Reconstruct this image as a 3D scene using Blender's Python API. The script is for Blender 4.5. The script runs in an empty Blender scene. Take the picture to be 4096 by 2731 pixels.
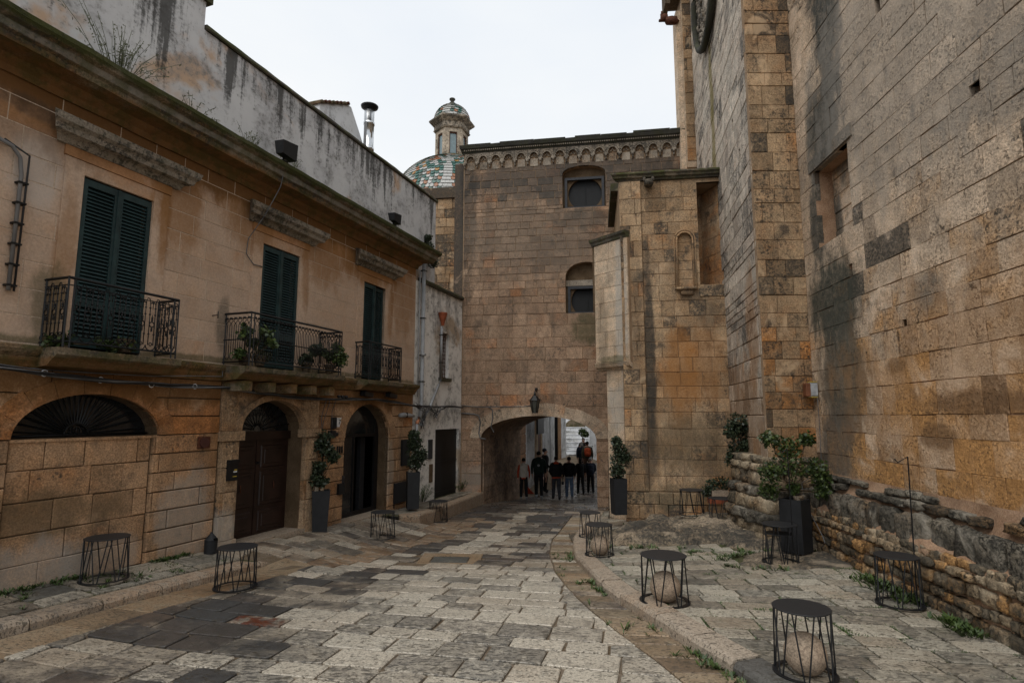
import bpy, bmesh, math, random
from mathutils import Vector, Matrix, noise as mnoise
C = bpy.context.scene.collection
sc = bpy.context.scene
R = random.Random(11)
rad = math.radians

# ------------------------------------------------------------------ camera, sky, sun, exposure
cam = bpy.data.objects.new('camera', bpy.data.cameras.new('camera')); C.objects.link(cam)
cam.data.sensor_width = 36.0; cam.data.lens = 20.21; cam.data.clip_end = 2000
PITCH = 7.4
cam.location = (0, 0, 0); cam.rotation_euler = (rad(90 + PITCH), 0, 0)
sc.camera = cam
sc.view_settings.view_transform = 'Standard'; sc.view_settings.look = 'None'
sc.view_settings.gamma = 1; sc.view_settings.use_curve_mapping = False
sc.view_settings.exposure = 0.0
world = bpy.data.worlds.new('World'); sc.world = world; world.use_nodes = True
wt = world.node_tree; wt.nodes.clear()
wo = wt.nodes.new('ShaderNodeOutputWorld'); wb = wt.nodes.new('ShaderNodeBackground')
sky = wt.nodes.new('ShaderNodeTexSky'); sky.sky_type = 'NISHITA'; sky.sun_disc = False
sky.sun_elevation = rad(57); sky.sun_rotation = rad(208)
wtc = wt.nodes.new('ShaderNodeTexCoord'); wn = wt.nodes.new('ShaderNodeTexNoise')
wmp = wt.nodes.new('ShaderNodeMapping'); wmp.inputs['Scale'].default_value = (1, 1, 2.4)
wn.inputs['Scale'].default_value = 1.7; wn.inputs['Detail'].default_value = 5
wt.links.new(wtc.outputs['Generated'], wmp.inputs['Vector']); wt.links.new(wmp.outputs[0], wn.inputs['Vector'])
wr = wt.nodes.new('ShaderNodeValToRGB')
wr.color_ramp.elements[0].position = .35; wr.color_ramp.elements[0].color = (8.8, 9.3, 9.9, 1)
wr.color_ramp.elements[1].position = .68; wr.color_ramp.elements[1].color = (9.9, 10.1, 10.2, 1)
wt.links.new(wn.outputs[0], wr.inputs[0])
wm = wt.nodes.new('ShaderNodeMix'); wm.data_type = 'RGBA'; wm.inputs[0].default_value = .95
wt.links.new(sky.outputs[0], wm.inputs[6]); wt.links.new(wr.outputs[0], wm.inputs[7])
wt.links.new(wm.outputs[2], wb.inputs[0]); wb.inputs[1].default_value = 0.1
wt.links.new(wb.outputs[0], wo.inputs[0])
sun = bpy.data.objects.new('sun', bpy.data.lights.new('sun', 'SUN')); C.objects.link(sun)
sun.data.energy = 1.5; sun.data.angle = rad(50); sun.data.color = (1, .96, .9)
sun.rotation_euler = (rad(33), 0, rad(-28)); sun.location = (0, -5, 30)

# ------------------------------------------------------------------ calibration: pixel (2352 wide view) -> ray
KP = 4096 / 2352.0
def ray(x, y):
    x *= KP; y *= KP
    v = y - 1365.5; t = rad(PITCH); f = 2300.0
    F = f * math.cos(t) + v * math.sin(t); U = f * math.sin(t) - v * math.cos(t)
    return (x - 2048) / F, U / F
def at(x, y, Y):
    l, r = ray(x, y); return Vector((l * Y, Y, r * Y))
def interp(tab, x):
    if x <= tab[0][0]: return tab[0][1]
    for (a, p), (b, q) in zip(tab, tab[1:]):
        if x <= b: return p + (q - p) * (x - a) / (b - a)
    return tab[-1][1]

# ------------------------------------------------------------------ node helpers / materials
class NB:
    def __init__(s, name):
        s.m = bpy.data.materials.new(name); s.m.use_nodes = True
        s.t = s.m.node_tree; s.t.nodes.clear()
        s.out = s.t.nodes.new('ShaderNodeOutputMaterial')
        s.b = s.t.nodes.new('ShaderNodeBsdfPrincipled')
        s.t.links.new(s.b.outputs[0], s.out.inputs[0])
        s.tc = s.t.nodes.new('ShaderNodeTexCoord').outputs['Object']
    def add(s, typ, ins, out=0, **kw):
        n = s.t.nodes.new(typ)
        for k, v in kw.items(): setattr(n, k, v)
        for k, v in ins.items():
            if isinstance(v, bpy.types.NodeSocket): s.t.links.new(v, n.inputs[k])
            else: n.inputs[k].default_value = v
        return n.outputs[out]
    def noise(s, scale, detail=4, rough=.55, vec=None, sx=None, dist=0):
        v = vec or s.tc
        if sx: v = s.add('ShaderNodeMapping', {'Vector': v, 'Scale': sx})
        return s.add('ShaderNodeTexNoise', {'Vector': v, 'Scale': scale, 'Detail': detail, 'Roughness': rough, 'Distortion': dist})
    def mr(s, v, a, b, c=0., d=1., smooth=True):
        n = s.t.nodes.new('ShaderNodeMapRange')
        if smooth: n.interpolation_type = 'SMOOTHSTEP'
        if isinstance(v, bpy.types.NodeSocket): s.t.links.new(v, n.inputs[0])
        for i, x in ((1, a), (2, b), (3, c), (4, d)):
            if isinstance(x, bpy.types.NodeSocket): s.t.links.new(x, n.inputs[i])
            else: n.inputs[i].default_value = x
        return n.outputs[0]
    def ma(s, op, a, b=0., c=None):
        n = s.t.nodes.new('ShaderNodeMath'); n.operation = op
        for i, x in enumerate((a, b, c)):
            if x is None: continue
            if isinstance(x, bpy.types.NodeSocket): s.t.links.new(x, n.inputs[i])
            else: n.inputs[i].default_value = x
        return n.outputs[0]
    def mix(s, f, a, b, mode='MIX'):
        n = s.t.nodes.new('ShaderNodeMix'); n.data_type = 'RGBA'; n.blend_type = mode; n.clamp_factor = True
        for i, x in ((0, f), (6, a), (7, b)):
            if isinstance(x, bpy.types.NodeSocket): s.t.links.new(x, n.inputs[i])
            elif i == 0: n.inputs[0].default_value = x
            else: n.inputs[i].default_value = (*x, 1) if len(x) == 3 else x
        return n.outputs[2]
    def gray(s, v):
        return s.add('ShaderNodeCombineColor', {0: v, 1: v, 2: v})
    def fin(s, col, rough=.9, bump=None, bs=.3, bd=.02, metal=0, spec=.3):
        for k, v in (('Base Color', col), ('Roughness', rough), ('Metallic', metal), ('Specular IOR Level', spec)):
            if isinstance(v, bpy.types.NodeSocket): s.t.links.new(v, s.b.inputs[k])
            else: s.b.inputs[k].default_value = (*v, 1) if k == 'Base Color' else v
        if bump is not None:
            n = s.add('ShaderNodeBump', {'Height': bump, 'Strength': bs, 'Distance': bd}, 0)
            s.t.links.new(n, s.b.inputs['Normal'])
        return s.m
def plain(name, col, rough=.6, metal=0, spec=.4, var=.25, sc_=8):
    b = NB(name); n = b.noise(sc_, 5)
    c = b.mix(b.mr(n, .3, .7), [x * (1 - var) for x in col], [min(1, x * (1 + var)) for x in col])
    return b.fin(c, rough, n, .15, .01, metal, spec)

def stone(name, c1, c2, c3, zb=0, lich=(.045, .044, .04), pits=.5, lich_base=0., stains=(), bs=.5, rough=.92, fine=45, moss=.0, spec=.2, streak=0., blot=.5, weather=0., grain=1., bd=.02, sat=1.06):
    """c1/c2 two tones, c3 orange patina; tone attribute: r lightness, g orange, b lichen."""
    b = NB(name)
    at_ = b.add('ShaderNodeAttribute', {}, 0, attribute_name='tone')
    sep = b.t.nodes.new('ShaderNodeSeparateColor'); b.t.links.new(at_, sep.inputs[0])
    r, g, l = sep.outputs
    big = b.noise(.9, 5, .6); med = b.noise(5.5, 5, .65); fi = b.noise(fine, 4, .7); n3 = b.noise(1.7, 6, .65, dist=.6)
    col = b.mix(b.mr(b.ma('ADD', b.ma('MULTIPLY', big, .6), b.ma('MULTIPLY', med, .4)), .38, .62), c1, c2)
    col = b.mix(b.mr(b.ma('ADD', n3, b.ma('SUBTRACT', g, .5)), .42, .85), col, c3)
    k = b.ma('MULTIPLY', b.mr(r, 0, 1, 1 - .34 * min(1, grain * 1.2), 1 + .3 * min(1, grain), False), b.mr(fi, .32, .68, 1 - .42 * grain, 1 + .36 * grain))
    k = b.ma('MULTIPLY', k, b.mr(med, .32, .68, 1 - .28 * grain, 1 + .22 * grain))
    col = b.mix(1, col, b.gray(k), 'MULTIPLY')
    # pits and dark lichen speckle
    sp = b.noise(26, 3, .7); sp2 = b.noise(9, 5, .7)
    sp = b.ma('ADD', b.ma('MULTIPLY', sp, .7), b.ma('MULTIPLY', fi, .3))
    pf = b.ma('MULTIPLY', b.mr(sp, .52, .60), b.mr(b.ma('ADD', b.ma('MULTIPLY', n3, .6), b.ma('MULTIPLY', med, .4)), .44, .58, .12, 1)); col = b.mix(b.ma('MULTIPLY', pf, pits), col, [x * .28 for x in c2])
    lv = b.ma('ADD', b.ma('MULTIPLY', l, .24), b.ma('MULTIPLY', b.ma('SUBTRACT', big, .5), .35))
    lv = b.ma('ADD', lv, lich_base)
    lf = b.mr(b.ma('ADD', b.ma('MULTIPLY', sp2, .6), b.ma('ADD', b.ma('MULTIPLY', sp, .4), lv)), .62, .74)
    lf = b.ma('MULTIPLY', lf, b.mr(b.ma('ADD', b.ma('MULTIPLY', sp, .6), b.ma('MULTIPLY', fi, .4)), .42, .56, .55, 1))
    col = b.mix(b.ma('MULTIPLY', lf, .9), col, lich)
    bl = b.noise(2.9, 7, .78, sx=(1, 1, .8)); bl2 = b.ma('SUBTRACT', 1.0, n3)
    col = b.mix(b.ma('MULTIPLY', b.mr(bl, .52, .66), blot), col, [x * .42 + .02 for x in lich])
    col = b.mix(b.ma('MULTIPLY', b.mr(bl2, .56, .68), blot * .8), col, [min(1, x * 1.25 + .03) for x in c1])
    if weather:
        wn_ = b.noise(1.15, 7, .72, sx=(1.5, 1.5, .42), dist=.3); wf = b.ma('MULTIPLY', b.mr(wn_, .50, .63), b.mr(b.ma('ADD', sp2, b.ma('MULTIPLY', fi, .5)), .5, .9, 1, .35))
        col = b.mix(b.ma('MULTIPLY', wf, weather), col, [x * 1.3 for x in lich])
    if streak:
        st = b.noise(1.0, 5, .7, sx=(5, 5, .35))
        col = b.mix(b.ma('MULTIPLY', b.mr(st, .5, .7), streak), col, lich)
    sx = b.t.nodes.new('ShaderNodeSeparateXYZ'); b.t.links.new(b.tc, sx.inputs[0])
    for (cx, cz, rx, rz, sc_, stg) in stains:
        dx = b.ma('DIVIDE', b.ma('SUBTRACT', sx.outputs[0], cx), rx); dz = b.ma('DIVIDE', b.ma('SUBTRACT', sx.outputs[2], cz - zb), rz)
        d = b.ma('SQRT', b.ma('ADD', b.ma('MULTIPLY', dx, dx), b.ma('MULTIPLY', dz, dz)))
        d = b.ma('ADD', d, b.ma('MULTIPLY', b.ma('SUBTRACT', b.noise(2.6, 6, .7, sx=(1, 1, .45)), .5), 1.7))
        f = b.ma('MULTIPLY', b.mr(d, .55, 1.05, 1, 0), stg)
        col = b.mix(b.ma('MULTIPLY', f, b.mr(b.ma('ADD', sp2, b.ma('MULTIPLY', fi, .5)), .62, .95, 1, .8)), col, sc_)
    if moss:
        nz = b.t.nodes.new('ShaderNodeSeparateXYZ'); b.t.links.new(b.add('ShaderNodeNewGeometry', {}, 3), nz.inputs[0])
        mf = b.ma('MULTIPLY', b.mr(b.noise(4, 6, .7), .42, .6), moss)
        col = b.mix(b.ma('MULTIPLY', mf, b.mr(nz.outputs[2], -.3, .6, .55, 1)), col, (.055, .06, .018))
    h = b.ma('SUBTRACT', b.ma('ADD', b.ma('MULTIPLY', med, .9), b.ma('MULTIPLY', fi, .35)), b.ma('MULTIPLY', pf, .5))
    col = b.add('ShaderNodeHueSaturation', {'Hue': .4995, 'Saturation': sat, 'Value': 1.0, 'Color': col})
    return b.fin(col, rough, h, bs, bd, 0, spec)

# ------------------------------------------------------------------ object helpers
ZB = {}
def tag(o, label=None, cat=None, group=None, kind=None):
    if label: o['label'] = label
    if cat: o['category'] = cat
    if group: o['group'] = group
    if kind: o['kind'] = kind
    return o
def thing(name, loc, bearing, label, cat, group=None, kind=None):
    """Empty; local X runs along the compass bearing, local Y lies 90 deg to its left, Z up."""
    o = bpy.data.objects.new(name, None); C.objects.link(o)
    o.location = loc; o.rotation_euler = (0, 0, rad(90 - bearing)); o.empty_display_size = .3
    ZB[o.name] = loc[2]
    return tag(o, label, cat, group, kind)
def link_mesh(name, me, parent=None):
    o = bpy.data.objects.new(name, me); C.objects.link(o)
    if parent is not None: o.parent = parent; ZB[o.name] = ZB.get(parent.name, 0)
    else: ZB[o.name] = 0
    return o
class MB:
    def __init__(s): s.v = []; s.f = []; s.t = []; s.m = []; s.sm = []
    def add(s, vs, fs, tone=(.5, .3, .2), mi=0, smooth=False):
        n = len(s.v); s.v += [tuple(p) for p in vs]; s.f += [tuple(i + n for i in f) for f in fs]
        s.t += [tone] * len(vs); s.m += [mi] * len(fs); s.sm += [smooth] * len(fs)
    def box(s, x0, x1, y0, y1, z0, z1, **k):
        vs = [(x, y, z) for z in (z0, z1) for y in (y0, y1) for x in (x0, x1)]
        s.add(vs, [(0, 1, 5, 4), (1, 3, 7, 5), (3, 2, 6, 7), (2, 0, 4, 6), (4, 5, 7, 6), (1, 0, 2, 3)], **k)
    def prism(s, poly, y0, y1, ch=0, **k):
        """poly in (x,z), counter-clockwise seen from -Y; front at y0."""
        n = len(poly); vs = []; fs = []
        if ch:
            cx = sum(p[0] for p in poly) / n; cz = sum(p[1] for p in poly) / n
            w = max(p[0] for p in poly) - min(p[0] for p in poly); h = max(p[1] for p in poly) - min(p[1] for p in poly)
            kx = 1 - 2 * ch / max(w, 4 * ch); kz = 1 - 2 * ch / max(h, 4 * ch)
            fr = [(cx + (p[0] - cx) * kx, y0, cz + (p[1] - cz) * kz) for p in poly]
            vs = fr + [(p[0], y0 + ch, p[1]) for p in poly] + [(p[0], y1, p[1]) for p in poly]
            fs = [tuple(range(n))] + [(i, i + n, (i + 1) % n + n, (i + 1) % n) for i in range(n)] + \
                 [(i + n, i + 2 * n, (i + 1) % n + 2 * n, (i + 1) % n + n) for i in range(n)]
        else:
            vs = [(p[0], y0, p[1]) for p in poly] + [(p[0], y1, p[1]) for p in poly]
            fs = [tuple(range(n))] + [(i, i + n, (i + 1) % n + n, (i + 1) % n) for i in range(n)] + [tuple(range(2 * n - 1, n - 1, -1))]
        s.add(vs, fs, **k)
    def tube(s, pts, r, n=6, cap=True, **k):
        pts = [Vector(p) for p in pts]; vs = []; fs = []; m = len(pts)
        for i, p in enumerate(pts):
            d = (pts[min(i + 1, m - 1)] - pts[max(i - 1, 0)]); d = d.normalized() if d.length > 1e-9 else Vector((0, 0, 1))
            a = Vector((0, 0, 1)) if abs(d.z) < .9 else Vector((1, 0, 0))
            u = d.cross(a).normalized(); w = d.cross(u)
            rr = r[i] if isinstance(r, (list, tuple)) else r
            vs += [p + (u * math.cos(2 * math.pi * j / n) + w * math.sin(2 * math.pi * j / n)) * rr for j in range(n)]
        for i in range(m - 1):
            fs += [(i * n + j, i * n + (j + 1) % n, (i + 1) * n + (j + 1) % n, (i + 1) * n + j) for j in range(n)]
        if cap: fs += [tuple(range(n - 1, -1, -1)), tuple((m - 1) * n + j for j in range(n))]
        k.setdefault('smooth', True); s.add(vs, fs, **k)
    def lathe(s, prof, c=(0, 0, 0), n=16, a0=0, **k):
        vs = []; fs = []; m = len(prof)
        for r, z in prof:
            vs += [(c[0] + r * math.cos(a0 + 2 * math.pi * j / n), c[1] + r * math.sin(a0 + 2 * math.pi * j / n), c[2] + z) for j in range(n)]
        for i in range(m - 1):
            fs += [(i * n + j, i * n + (j + 1) % n, (i + 1) * n + (j + 1) % n, (i + 1) * n + j) for j in range(n)]
        fs += [tuple(range(n - 1, -1, -1)), tuple((m - 1) * n + j for j in range(n))]
        s.add(vs, fs, **k)
    def blob(s, c, sz, p=3.2, jit=.12, seed=0, rot=0, D=2, **k):
        r = random.Random(seed); vs = []; idx = {}; fs = []; so = r.uniform(0, 99); h_ = D / 2
        def V(i, j, kk):
            key = (i, j, kk)
            if key not in idx:
                q = Vector((i / h_ - 1, j / h_ - 1, kk / h_ - 1)); L = (abs(q.x) ** p + abs(q.y) ** p + abs(q.z) ** p) ** (1 / p)
                q = q / L; q *= 1 + (r.uniform(-jit, jit) if D == 2 else jit * 1.6 * mnoise.noise(q * 1.3 + Vector((so, 0, 0))) + jit * .7 * mnoise.noise(q * 3.1 + Vector((0, so, 0))))
                x, y, z = q.x * sz[0], q.y * sz[1], q.z * sz[2]
                ca, sa = math.cos(rot), math.sin(rot)
                vs.append((c[0] + x * ca - z * sa, c[1] + y, c[2] + x * sa + z * ca)); idx[key] = len(vs) - 1
            return idx[key]
        for a in range(D):
            for b in range(D):
                for q in (0, D):
                    o = lambda L: tuple(L) if q == D else tuple(reversed(L))
                    fs.append(o([V(q, a, b), V(q, a + 1, b), V(q, a + 1, b + 1), V(q, a, b + 1)]))
                    fs.append(o([V(a, q, b), V(a, q, b + 1), V(a + 1, q, b + 1), V(a + 1, q, b)]))
                    fs.append(o([V(a, b, q), V(a + 1, b, q), V(a + 1, b + 1, q), V(a, b + 1, q)]))
        k.setdefault('smooth', True); s.add(vs, fs, **k)
    def build(s, name, mat, parent=None):
        z = ZB.get(parent.name, 0) if parent is not None else 0
        me = bpy.data.meshes.new(name)
        me.from_pydata([(a, b, c - z) for a, b, c in s.v], [], s.f)
        ms = mat if isinstance(mat, (list, tuple)) else [mat]
        for m in ms: me.materials.append(m)
        at_ = me.attributes.new('tone', 'FLOAT_COLOR', 'POINT')
        at_.data.foreach_set('color', [x for t in s.t for x in (t[0], t[1], t[2], 1)])
        me.polygons.foreach_set('material_index', s.m); me.polygons.foreach_set('use_smooth', s.sm)
        me.update()
        return link_mesh(name, me, parent)
def copy_tree(o, parent=None):
    c = o.copy(); C.objects.link(c); c.parent = parent
    for ch in list(o.children): copy_tree(ch, c)
    return c

class Op:
    """an opening: x a..b, bottom z0, straight top z1 or elliptic head springing at z1 with given rise"""
    def __init__(s, a, b, z0, z1, rise=0): s.a, s.b, s.z0, s.z1, s.rise = a, b, z0, z1, rise
    def top(s, x):
        if not s.rise: return s.z1
        t = (x - (s.a + s.b) / 2) / ((s.b - s.a) / 2); return s.z1 + s.rise * math.sqrt(max(0, 1 - t * t))
    def xs(s, n=14):
        if not s.rise: return [s.a, s.b]
        c, h = (s.a + s.b) / 2, (s.b - s.a) / 2
        return [c - h * math.cos(math.pi * i / n) for i in range(n + 1)]
def pieces(x0, x1, za, zb, ops):
    rel = [o for o in ops if o.a < x1 - 1e-4 and o.b > x0 + 1e-4 and o.z0 <= za + 1e-3 and o.z1 + o.rise > za + 1e-3]
    if not rel: return [([(x0, za), (x1, za), (x1, zb), (x0, zb)], True)]
    xs = {x0, x1}
    for o in rel: xs |= {x for x in o.xs() if x0 < x < x1}
    xs = sorted(xs); out = []; low = []; cur = None
    def flush():
        nonlocal low
        if len(low) >= 2 and low[-1][0] - low[0][0] > .012:
            poly = [low[0]]
            for p in low[1:]:
                if abs(p[0] - poly[-1][0]) > 1e-5 or abs(p[1] - poly[-1][1]) > 1e-5: poly.append(p)
            if poly[-1][1] < zb - 1e-4: poly.append((poly[-1][0], zb))
            if poly[0][1] < zb - 1e-4: poly.append((poly[0][0], zb))
            if len(poly) >= 3: out.append((poly, len(poly) == 4 and abs(poly[0][1] - poly[1][1]) < 1e-5))
        low = []
    for p, q in zip(xs, xs[1:]):
        m = (p + q) / 2; o = next((o for o in rel if o.a < m < o.b), None)
        if o is None: L, Rr = za, za
        else: L, Rr = max(za, o.top(p)), max(za, o.top(q))
        if L >= zb - 1e-4 and Rr >= zb - 1e-4: flush(); continue
        a, b = p, q
        if L > zb: a = p + (q - p) * (L - zb) / (L - Rr); L = zb; flush()
        endcut = False
        if Rr > zb: b = p + (q - p) * (zb - L) / (Rr - L); Rr = zb; endcut = True
        low += [(a, L), (b, Rr)]
        if endcut: flush()
    flush()
    return out
def courses(z0, z1, h, jit=.18, ops=(), rnd=R):
    zs = [z0]
    while zs[-1] < z1 - h * .6: zs.append(zs[-1] + h * rnd.uniform(1 - jit, 1 + jit))
    zs[-1] = z1
    for o in ops:
        if z0 + .03 < o.z0 < z1 - .03:
            j = min(range(1, len(zs) - 1), key=lambda i: abs(zs[i] - o.z0)) if len(zs) > 2 else 0
            if j and abs(zs[j] - o.z0) < h * .35: zs[j] = o.z0
            else: zs.append(o.z0); zs.sort()
    return sorted(zs)
def core(P, mat, x0, x1, z0, z1, ops, y0=.03, y1=.5, name='wall_core'):
    m = MB(); zs = sorted({z0, z1} | {o.z0 for o in ops if z0 < o.z0 < z1})
    for a, b in zip(zs, zs[1:]):
        for poly, _ in pieces(x0, x1, a, b, ops): m.prism(poly, y0, y1)
    return m.build(name, mat, P)
def masonry(P, mat, x0, x1, zs, ops=(), lw=(.4, .8), tonefn=None, joint=.006, ch=.008, proud=.014, depth=.12, y=0, name='stone', seed=1, shape=None, cap=290, xlim=None, nearest='+'):
    rnd = random.Random(seed); items = []
    for a, b in zip(zs, zs[1:]):
        x = x0 - rnd.uniform(0, lw[0] * .8) if len(zs) > 2 else x0
        while x < x1 - .02:
            w = rnd.uniform(*lw); e = x + w
            if x1 - e < lw[0] * .35: e = x1
            p, q = max(x, x0), min(e, x1)
            if q - p > .03:
                j = joint / 2
                for poly, rect in pieces(p + j, q - j, a + j, b - j, ops):
                    cx = sum(v[0] for v in poly) / len(poly); cz = sum(v[1] for v in poly) / len(poly)
                    if xlim and not xlim(cx, cz): continue
                    t = tonefn(cx, cz, rnd) if tonefn else (rnd.random(), rnd.random() * .5, rnd.random() * .4)
                    pr = rnd.uniform(0, proud)
                    m = MB()
                    if rect:
                        if shape: poly = [(vx + rnd.uniform(-1, 1) * shape, vz + rnd.uniform(-1, 1) * shape) for vx, vz in poly]
                        m.prism(poly, y - pr, y + depth, ch=ch, tone=t)
                    else: m.prism(poly, y - pr, y + depth, tone=t)
                    items.append((cx, cz, m))
            x = e
    wm = P.matrix_basis if P.type == 'EMPTY' else None
    def dist(it):
        loc = Vector(P.location); an = P.rotation_euler.z
        X = loc.x + it[0] * math.cos(an) - y * math.sin(an); Y = loc.y + it[0] * math.sin(an) + y * math.cos(an)
        return X * X + Y * Y + it[1] ** 2
    items.sort(key=dist); rest = MB()
    for i, (cx, cz, m) in enumerate(items):
        if i < cap: m.build(name, mat, P)
        else:
            rest.add(m.v, m.f); rest.t[-len(m.t):] = m.t
    if rest.v:
        tag(rest.build(name + '_courses', mat, P), kind='stuff')
    return len(items)
def voussoirs(P, mat, op, w, n, y0, y1, name='voussoir', tone=None, seed=3, span=1.0, ch=.008):
    rnd = random.Random(seed); c, h = (op.a + op.b) / 2, (op.b - op.a) / 2
    for i in range(n):
        poly = []; A = [math.pi * (i + e) / n for e in (.012, .34, .67, .988)]
        inn = [(c - h * math.cos(a), op.z1 + op.rise * math.sin(a)) for a in A]
        ww = w * rnd.uniform(.9, 1.1)
        nn = []
        for a in A:
            d = Vector((-math.cos(a) / h, math.sin(a) / max(op.rise, .01))); d = Vector((-math.cos(a) * op.rise, math.sin(a) * h)).normalized() if True else d
            nn.append(d)
        outp = [(p[0] + d.x * ww, p[1] + d.y * ww) for p, d in zip(inn, nn)]
        poly = list(reversed(outp)) + inn
        m = MB(); t = tone(rnd) if tone else (rnd.random(), rnd.random() * .5, rnd.random() * .4)
        m.prism(poly[::-1] if False else poly, y0 - rnd.uniform(0, .01), y1, tone=t)
        m.build(name, mat, P)

# ------------------------------------------------------------------ materials
TAN = (.40, .30, .205); OCH = (.30, .185, .095); BRN = (.21, .115, .05); GRY = (.33, .29, .24)
def paving(name, pale=(.46, .42, .34), mid=(.30, .255, .19), dark=(.052, .054, .056), rough=.62, fine=60, green=0.):
    b = NB(name)
    at_ = b.add('ShaderNodeAttribute', {}, 0, attribute_name='tone')
    sep = b.t.nodes.new('ShaderNodeSeparateColor'); b.t.links.new(at_, sep.inputs[0]); r, g, l = sep.outputs
    big = b.noise(2.2, 6, .65); med = b.noise(9, 6, .7); fi = b.noise(fine, 4, .7)
    pit = b.noise(34, 2, .6, sx=(1, 1.7, 1)); pit2 = b.noise(13, 3, .6, sx=(1, 2.2, 1), dist=.4)
    v = b.ma('ADD', r, b.ma('MULTIPLY', b.ma('SUBTRACT', big, .5), .85))
    col = b.mix(b.mr(v, .18, .42), dark, mid); col = b.mix(b.mr(v, .40, .72), col, pale)
    col = b.mix(b.ma('MULTIPLY', g, b.mr(med, .3, .62)), col, (.27, .15, .07))
    col = b.mix(b.mr(g, .93, .97), col, b.mix(b.mr(big, .44, .56), (.36, .32, .25), (.13, .032, .012)))
    k = b.ma('MULTIPLY', b.mr(fi, .3, .7, .66, 1.28), b.mr(med, .3, .7, .78, 1.18))
    col = b.mix(1, col, b.gray(k), 'MULTIPLY')
    pf = b.mr(pit, .57, .64); pf2 = b.mr(b.ma('ADD', pit2, b.ma('MULTIPLY', l, .12)), .63, .69)
    pa = b.ma('MAXIMUM', pf, pf2)
    col = b.mix(b.ma('MULTIPLY', pa, .78), col, (.055, .045, .03))
    sm = b.mr(b.ma('ADD', b.ma('ADD', b.ma('MULTIPLY', med, .6), b.ma('MULTIPLY', fi, .4)), b.ma('MULTIPLY', l, .14)), .555, .64)
    col = b.mix(b.ma('MULTIPLY', sm, .62), col, dark)
    if green: col = b.mix(b.ma('MULTIPLY', b.mr(b.noise(3, 6, .7), .55, .68), green), col, (.06, .07, .025))
    h = b.ma('SUBTRACT', b.ma('ADD', b.ma('MULTIPLY', med, .5), b.ma('MULTIPLY', fi, .3)), pa)
    return b.fin(col, b.mr(b.noise(1.3, 4), .4, .6, rough - .14, rough + .14), h, .6, .014, 0, .45)
M = {}
M['paving'] = paving('weathered paving limestone', (.55, .50, .41), (.37, .32, .25), (.055, .056, .056), rough=.42)
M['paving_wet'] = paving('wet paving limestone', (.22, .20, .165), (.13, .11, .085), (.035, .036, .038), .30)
M['sidewalk'] = paving('mossy sidewalk limestone', (.46, .425, .345), (.34, .30, .235), (.09, .09, .08), .56, green=.25)
M['kerb'] = paving('kerb limestone', (.44, .37, .29), (.37, .29, .21), (.11, .105, .095), .75)
M['gutter'] = paving('ochre gutter limestone', (.36, .29, .20), (.28, .21, .135), (.13, .105, .075), .5)
def mortar(name, a, b_, green=0, s=3):
    b = NB(name); n = b.noise(s, 7, .7); f = b.noise(60, 3, .7)
    c = b.mix(b.mr(n, .35, .65), a, b_)
    if green: c = b.mix(b.ma('MULTIPLY', b.mr(b.noise(2.6, 6, .7), .5 - green * .1, .62 - green * .1), .7), c, (.045, .058, .018))
    c = b.mix(1, c, b.gray(b.mr(f, .3, .7, .7, 1.2)), 'MULTIPLY')
    return b.fin(c, .95, b.ma('ADD', n, b.ma('MULTIPLY', f, .3)), .4, .02, 0, .1)
M['road_mortar'] = mortar('earthy road joints', (.13, .095, .06), (.20, .16, .12))
M['walk_mortar'] = mortar('mossy sidewalk joints', (.10, .085, .055), (.17, .14, .10), 1)
M['wall_mortar'] = mortar('wall joint mortar', (.27, .18, .11), (.34, .24, .155))
M['pale_joint'] = mortar('pale lime joint', (.50, .39, .29), (.58, .46, .35), 0, 2)
M['dark_joint'] = mortar('dark joint mortar', (.09, .06, .035), (.15, .105, .065))
M['pink_mortar'] = mortar('pinkish lime mortar', (.32, .195, .12), (.44, .29, .19), 0, 5)
M['iron'] = plain('dark iron', (.010, .0105, .011), .5, .3, .4)
M['blackpaint'] = plain('black powder coated steel', (.014, .015, .017), .42, .2, .4, .15, 60)
M['tabletop'] = plain('black tabletop steel', (.02, .021, .023), .5, .1, .35, .2, 90)
M['planter'] = plain('anthracite planter', (.017, .018, .02), .6, 0, .3, .15)
M['shutter'] = plain('green shutter paint', (.016, .036, .037), .55, 0, .35, .3, 5)
M['door'] = plain('dark brown door paint', (.022, .011, .008), .45, 0, .4, .3, 4)
M['darkdoor'] = plain('almost black door metal', (.010, .009, .009), .5, 0, .3, .2, 4)
M['inside'] = plain('dark interior', (.006, .006, .006), .9, 0, .05)  # near-black colour carries the shade inside rooms and openings
M['mesh'] = plain('dark window mesh', (.013, .014, .015), .55, .2, .3, .2, 30)
M['frame'] = plain('grey window frame metal', (.035, .036, .04), .5, .4, .4, .2, 20)
M['glass'] = plain('dark glass', (.012, .014, .016), .08, 0, .6, .1)
M['paleglass'] = plain('pale frosted glass', (.20, .27, .29), .25, 0, .5, .1)
M['lampglass'] = plain('dusty lantern glass', (.06, .062, .05), .3, 0, .4)
M['steel'] = plain('stainless flue steel', (.55, .56, .57), .18, 1, .5, .1)
M['cable'] = plain('grey cable', (.10, .10, .10), .5, 0, .4, .5, 3)
M['darkcable'] = plain('black cable', (.02, .02, .021), .5, 0, .4)
M['pipe'] = plain('grey plastic pipe', (.30, .31, .32), .45, 0, .4, .15, 3)
M['oldpipe'] = plain('dull grey conduit', (.15, .145, .14), .6, 0, .3, .2, 3)
M['terracotta'] = plain('terracotta', (.30, .085, .04), .8, 0, .2)
M['copper'] = plain('orange plastic pipe', (.40, .17, .09), .5, 0, .3)
M['rust'] = plain('rusty grille', (.085, .032, .018), .8, 0, .2, .4, 20)
M['bark'] = plain('plant bark', (.10, .075, .05), .9, 0, .1, .4, 30)
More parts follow.
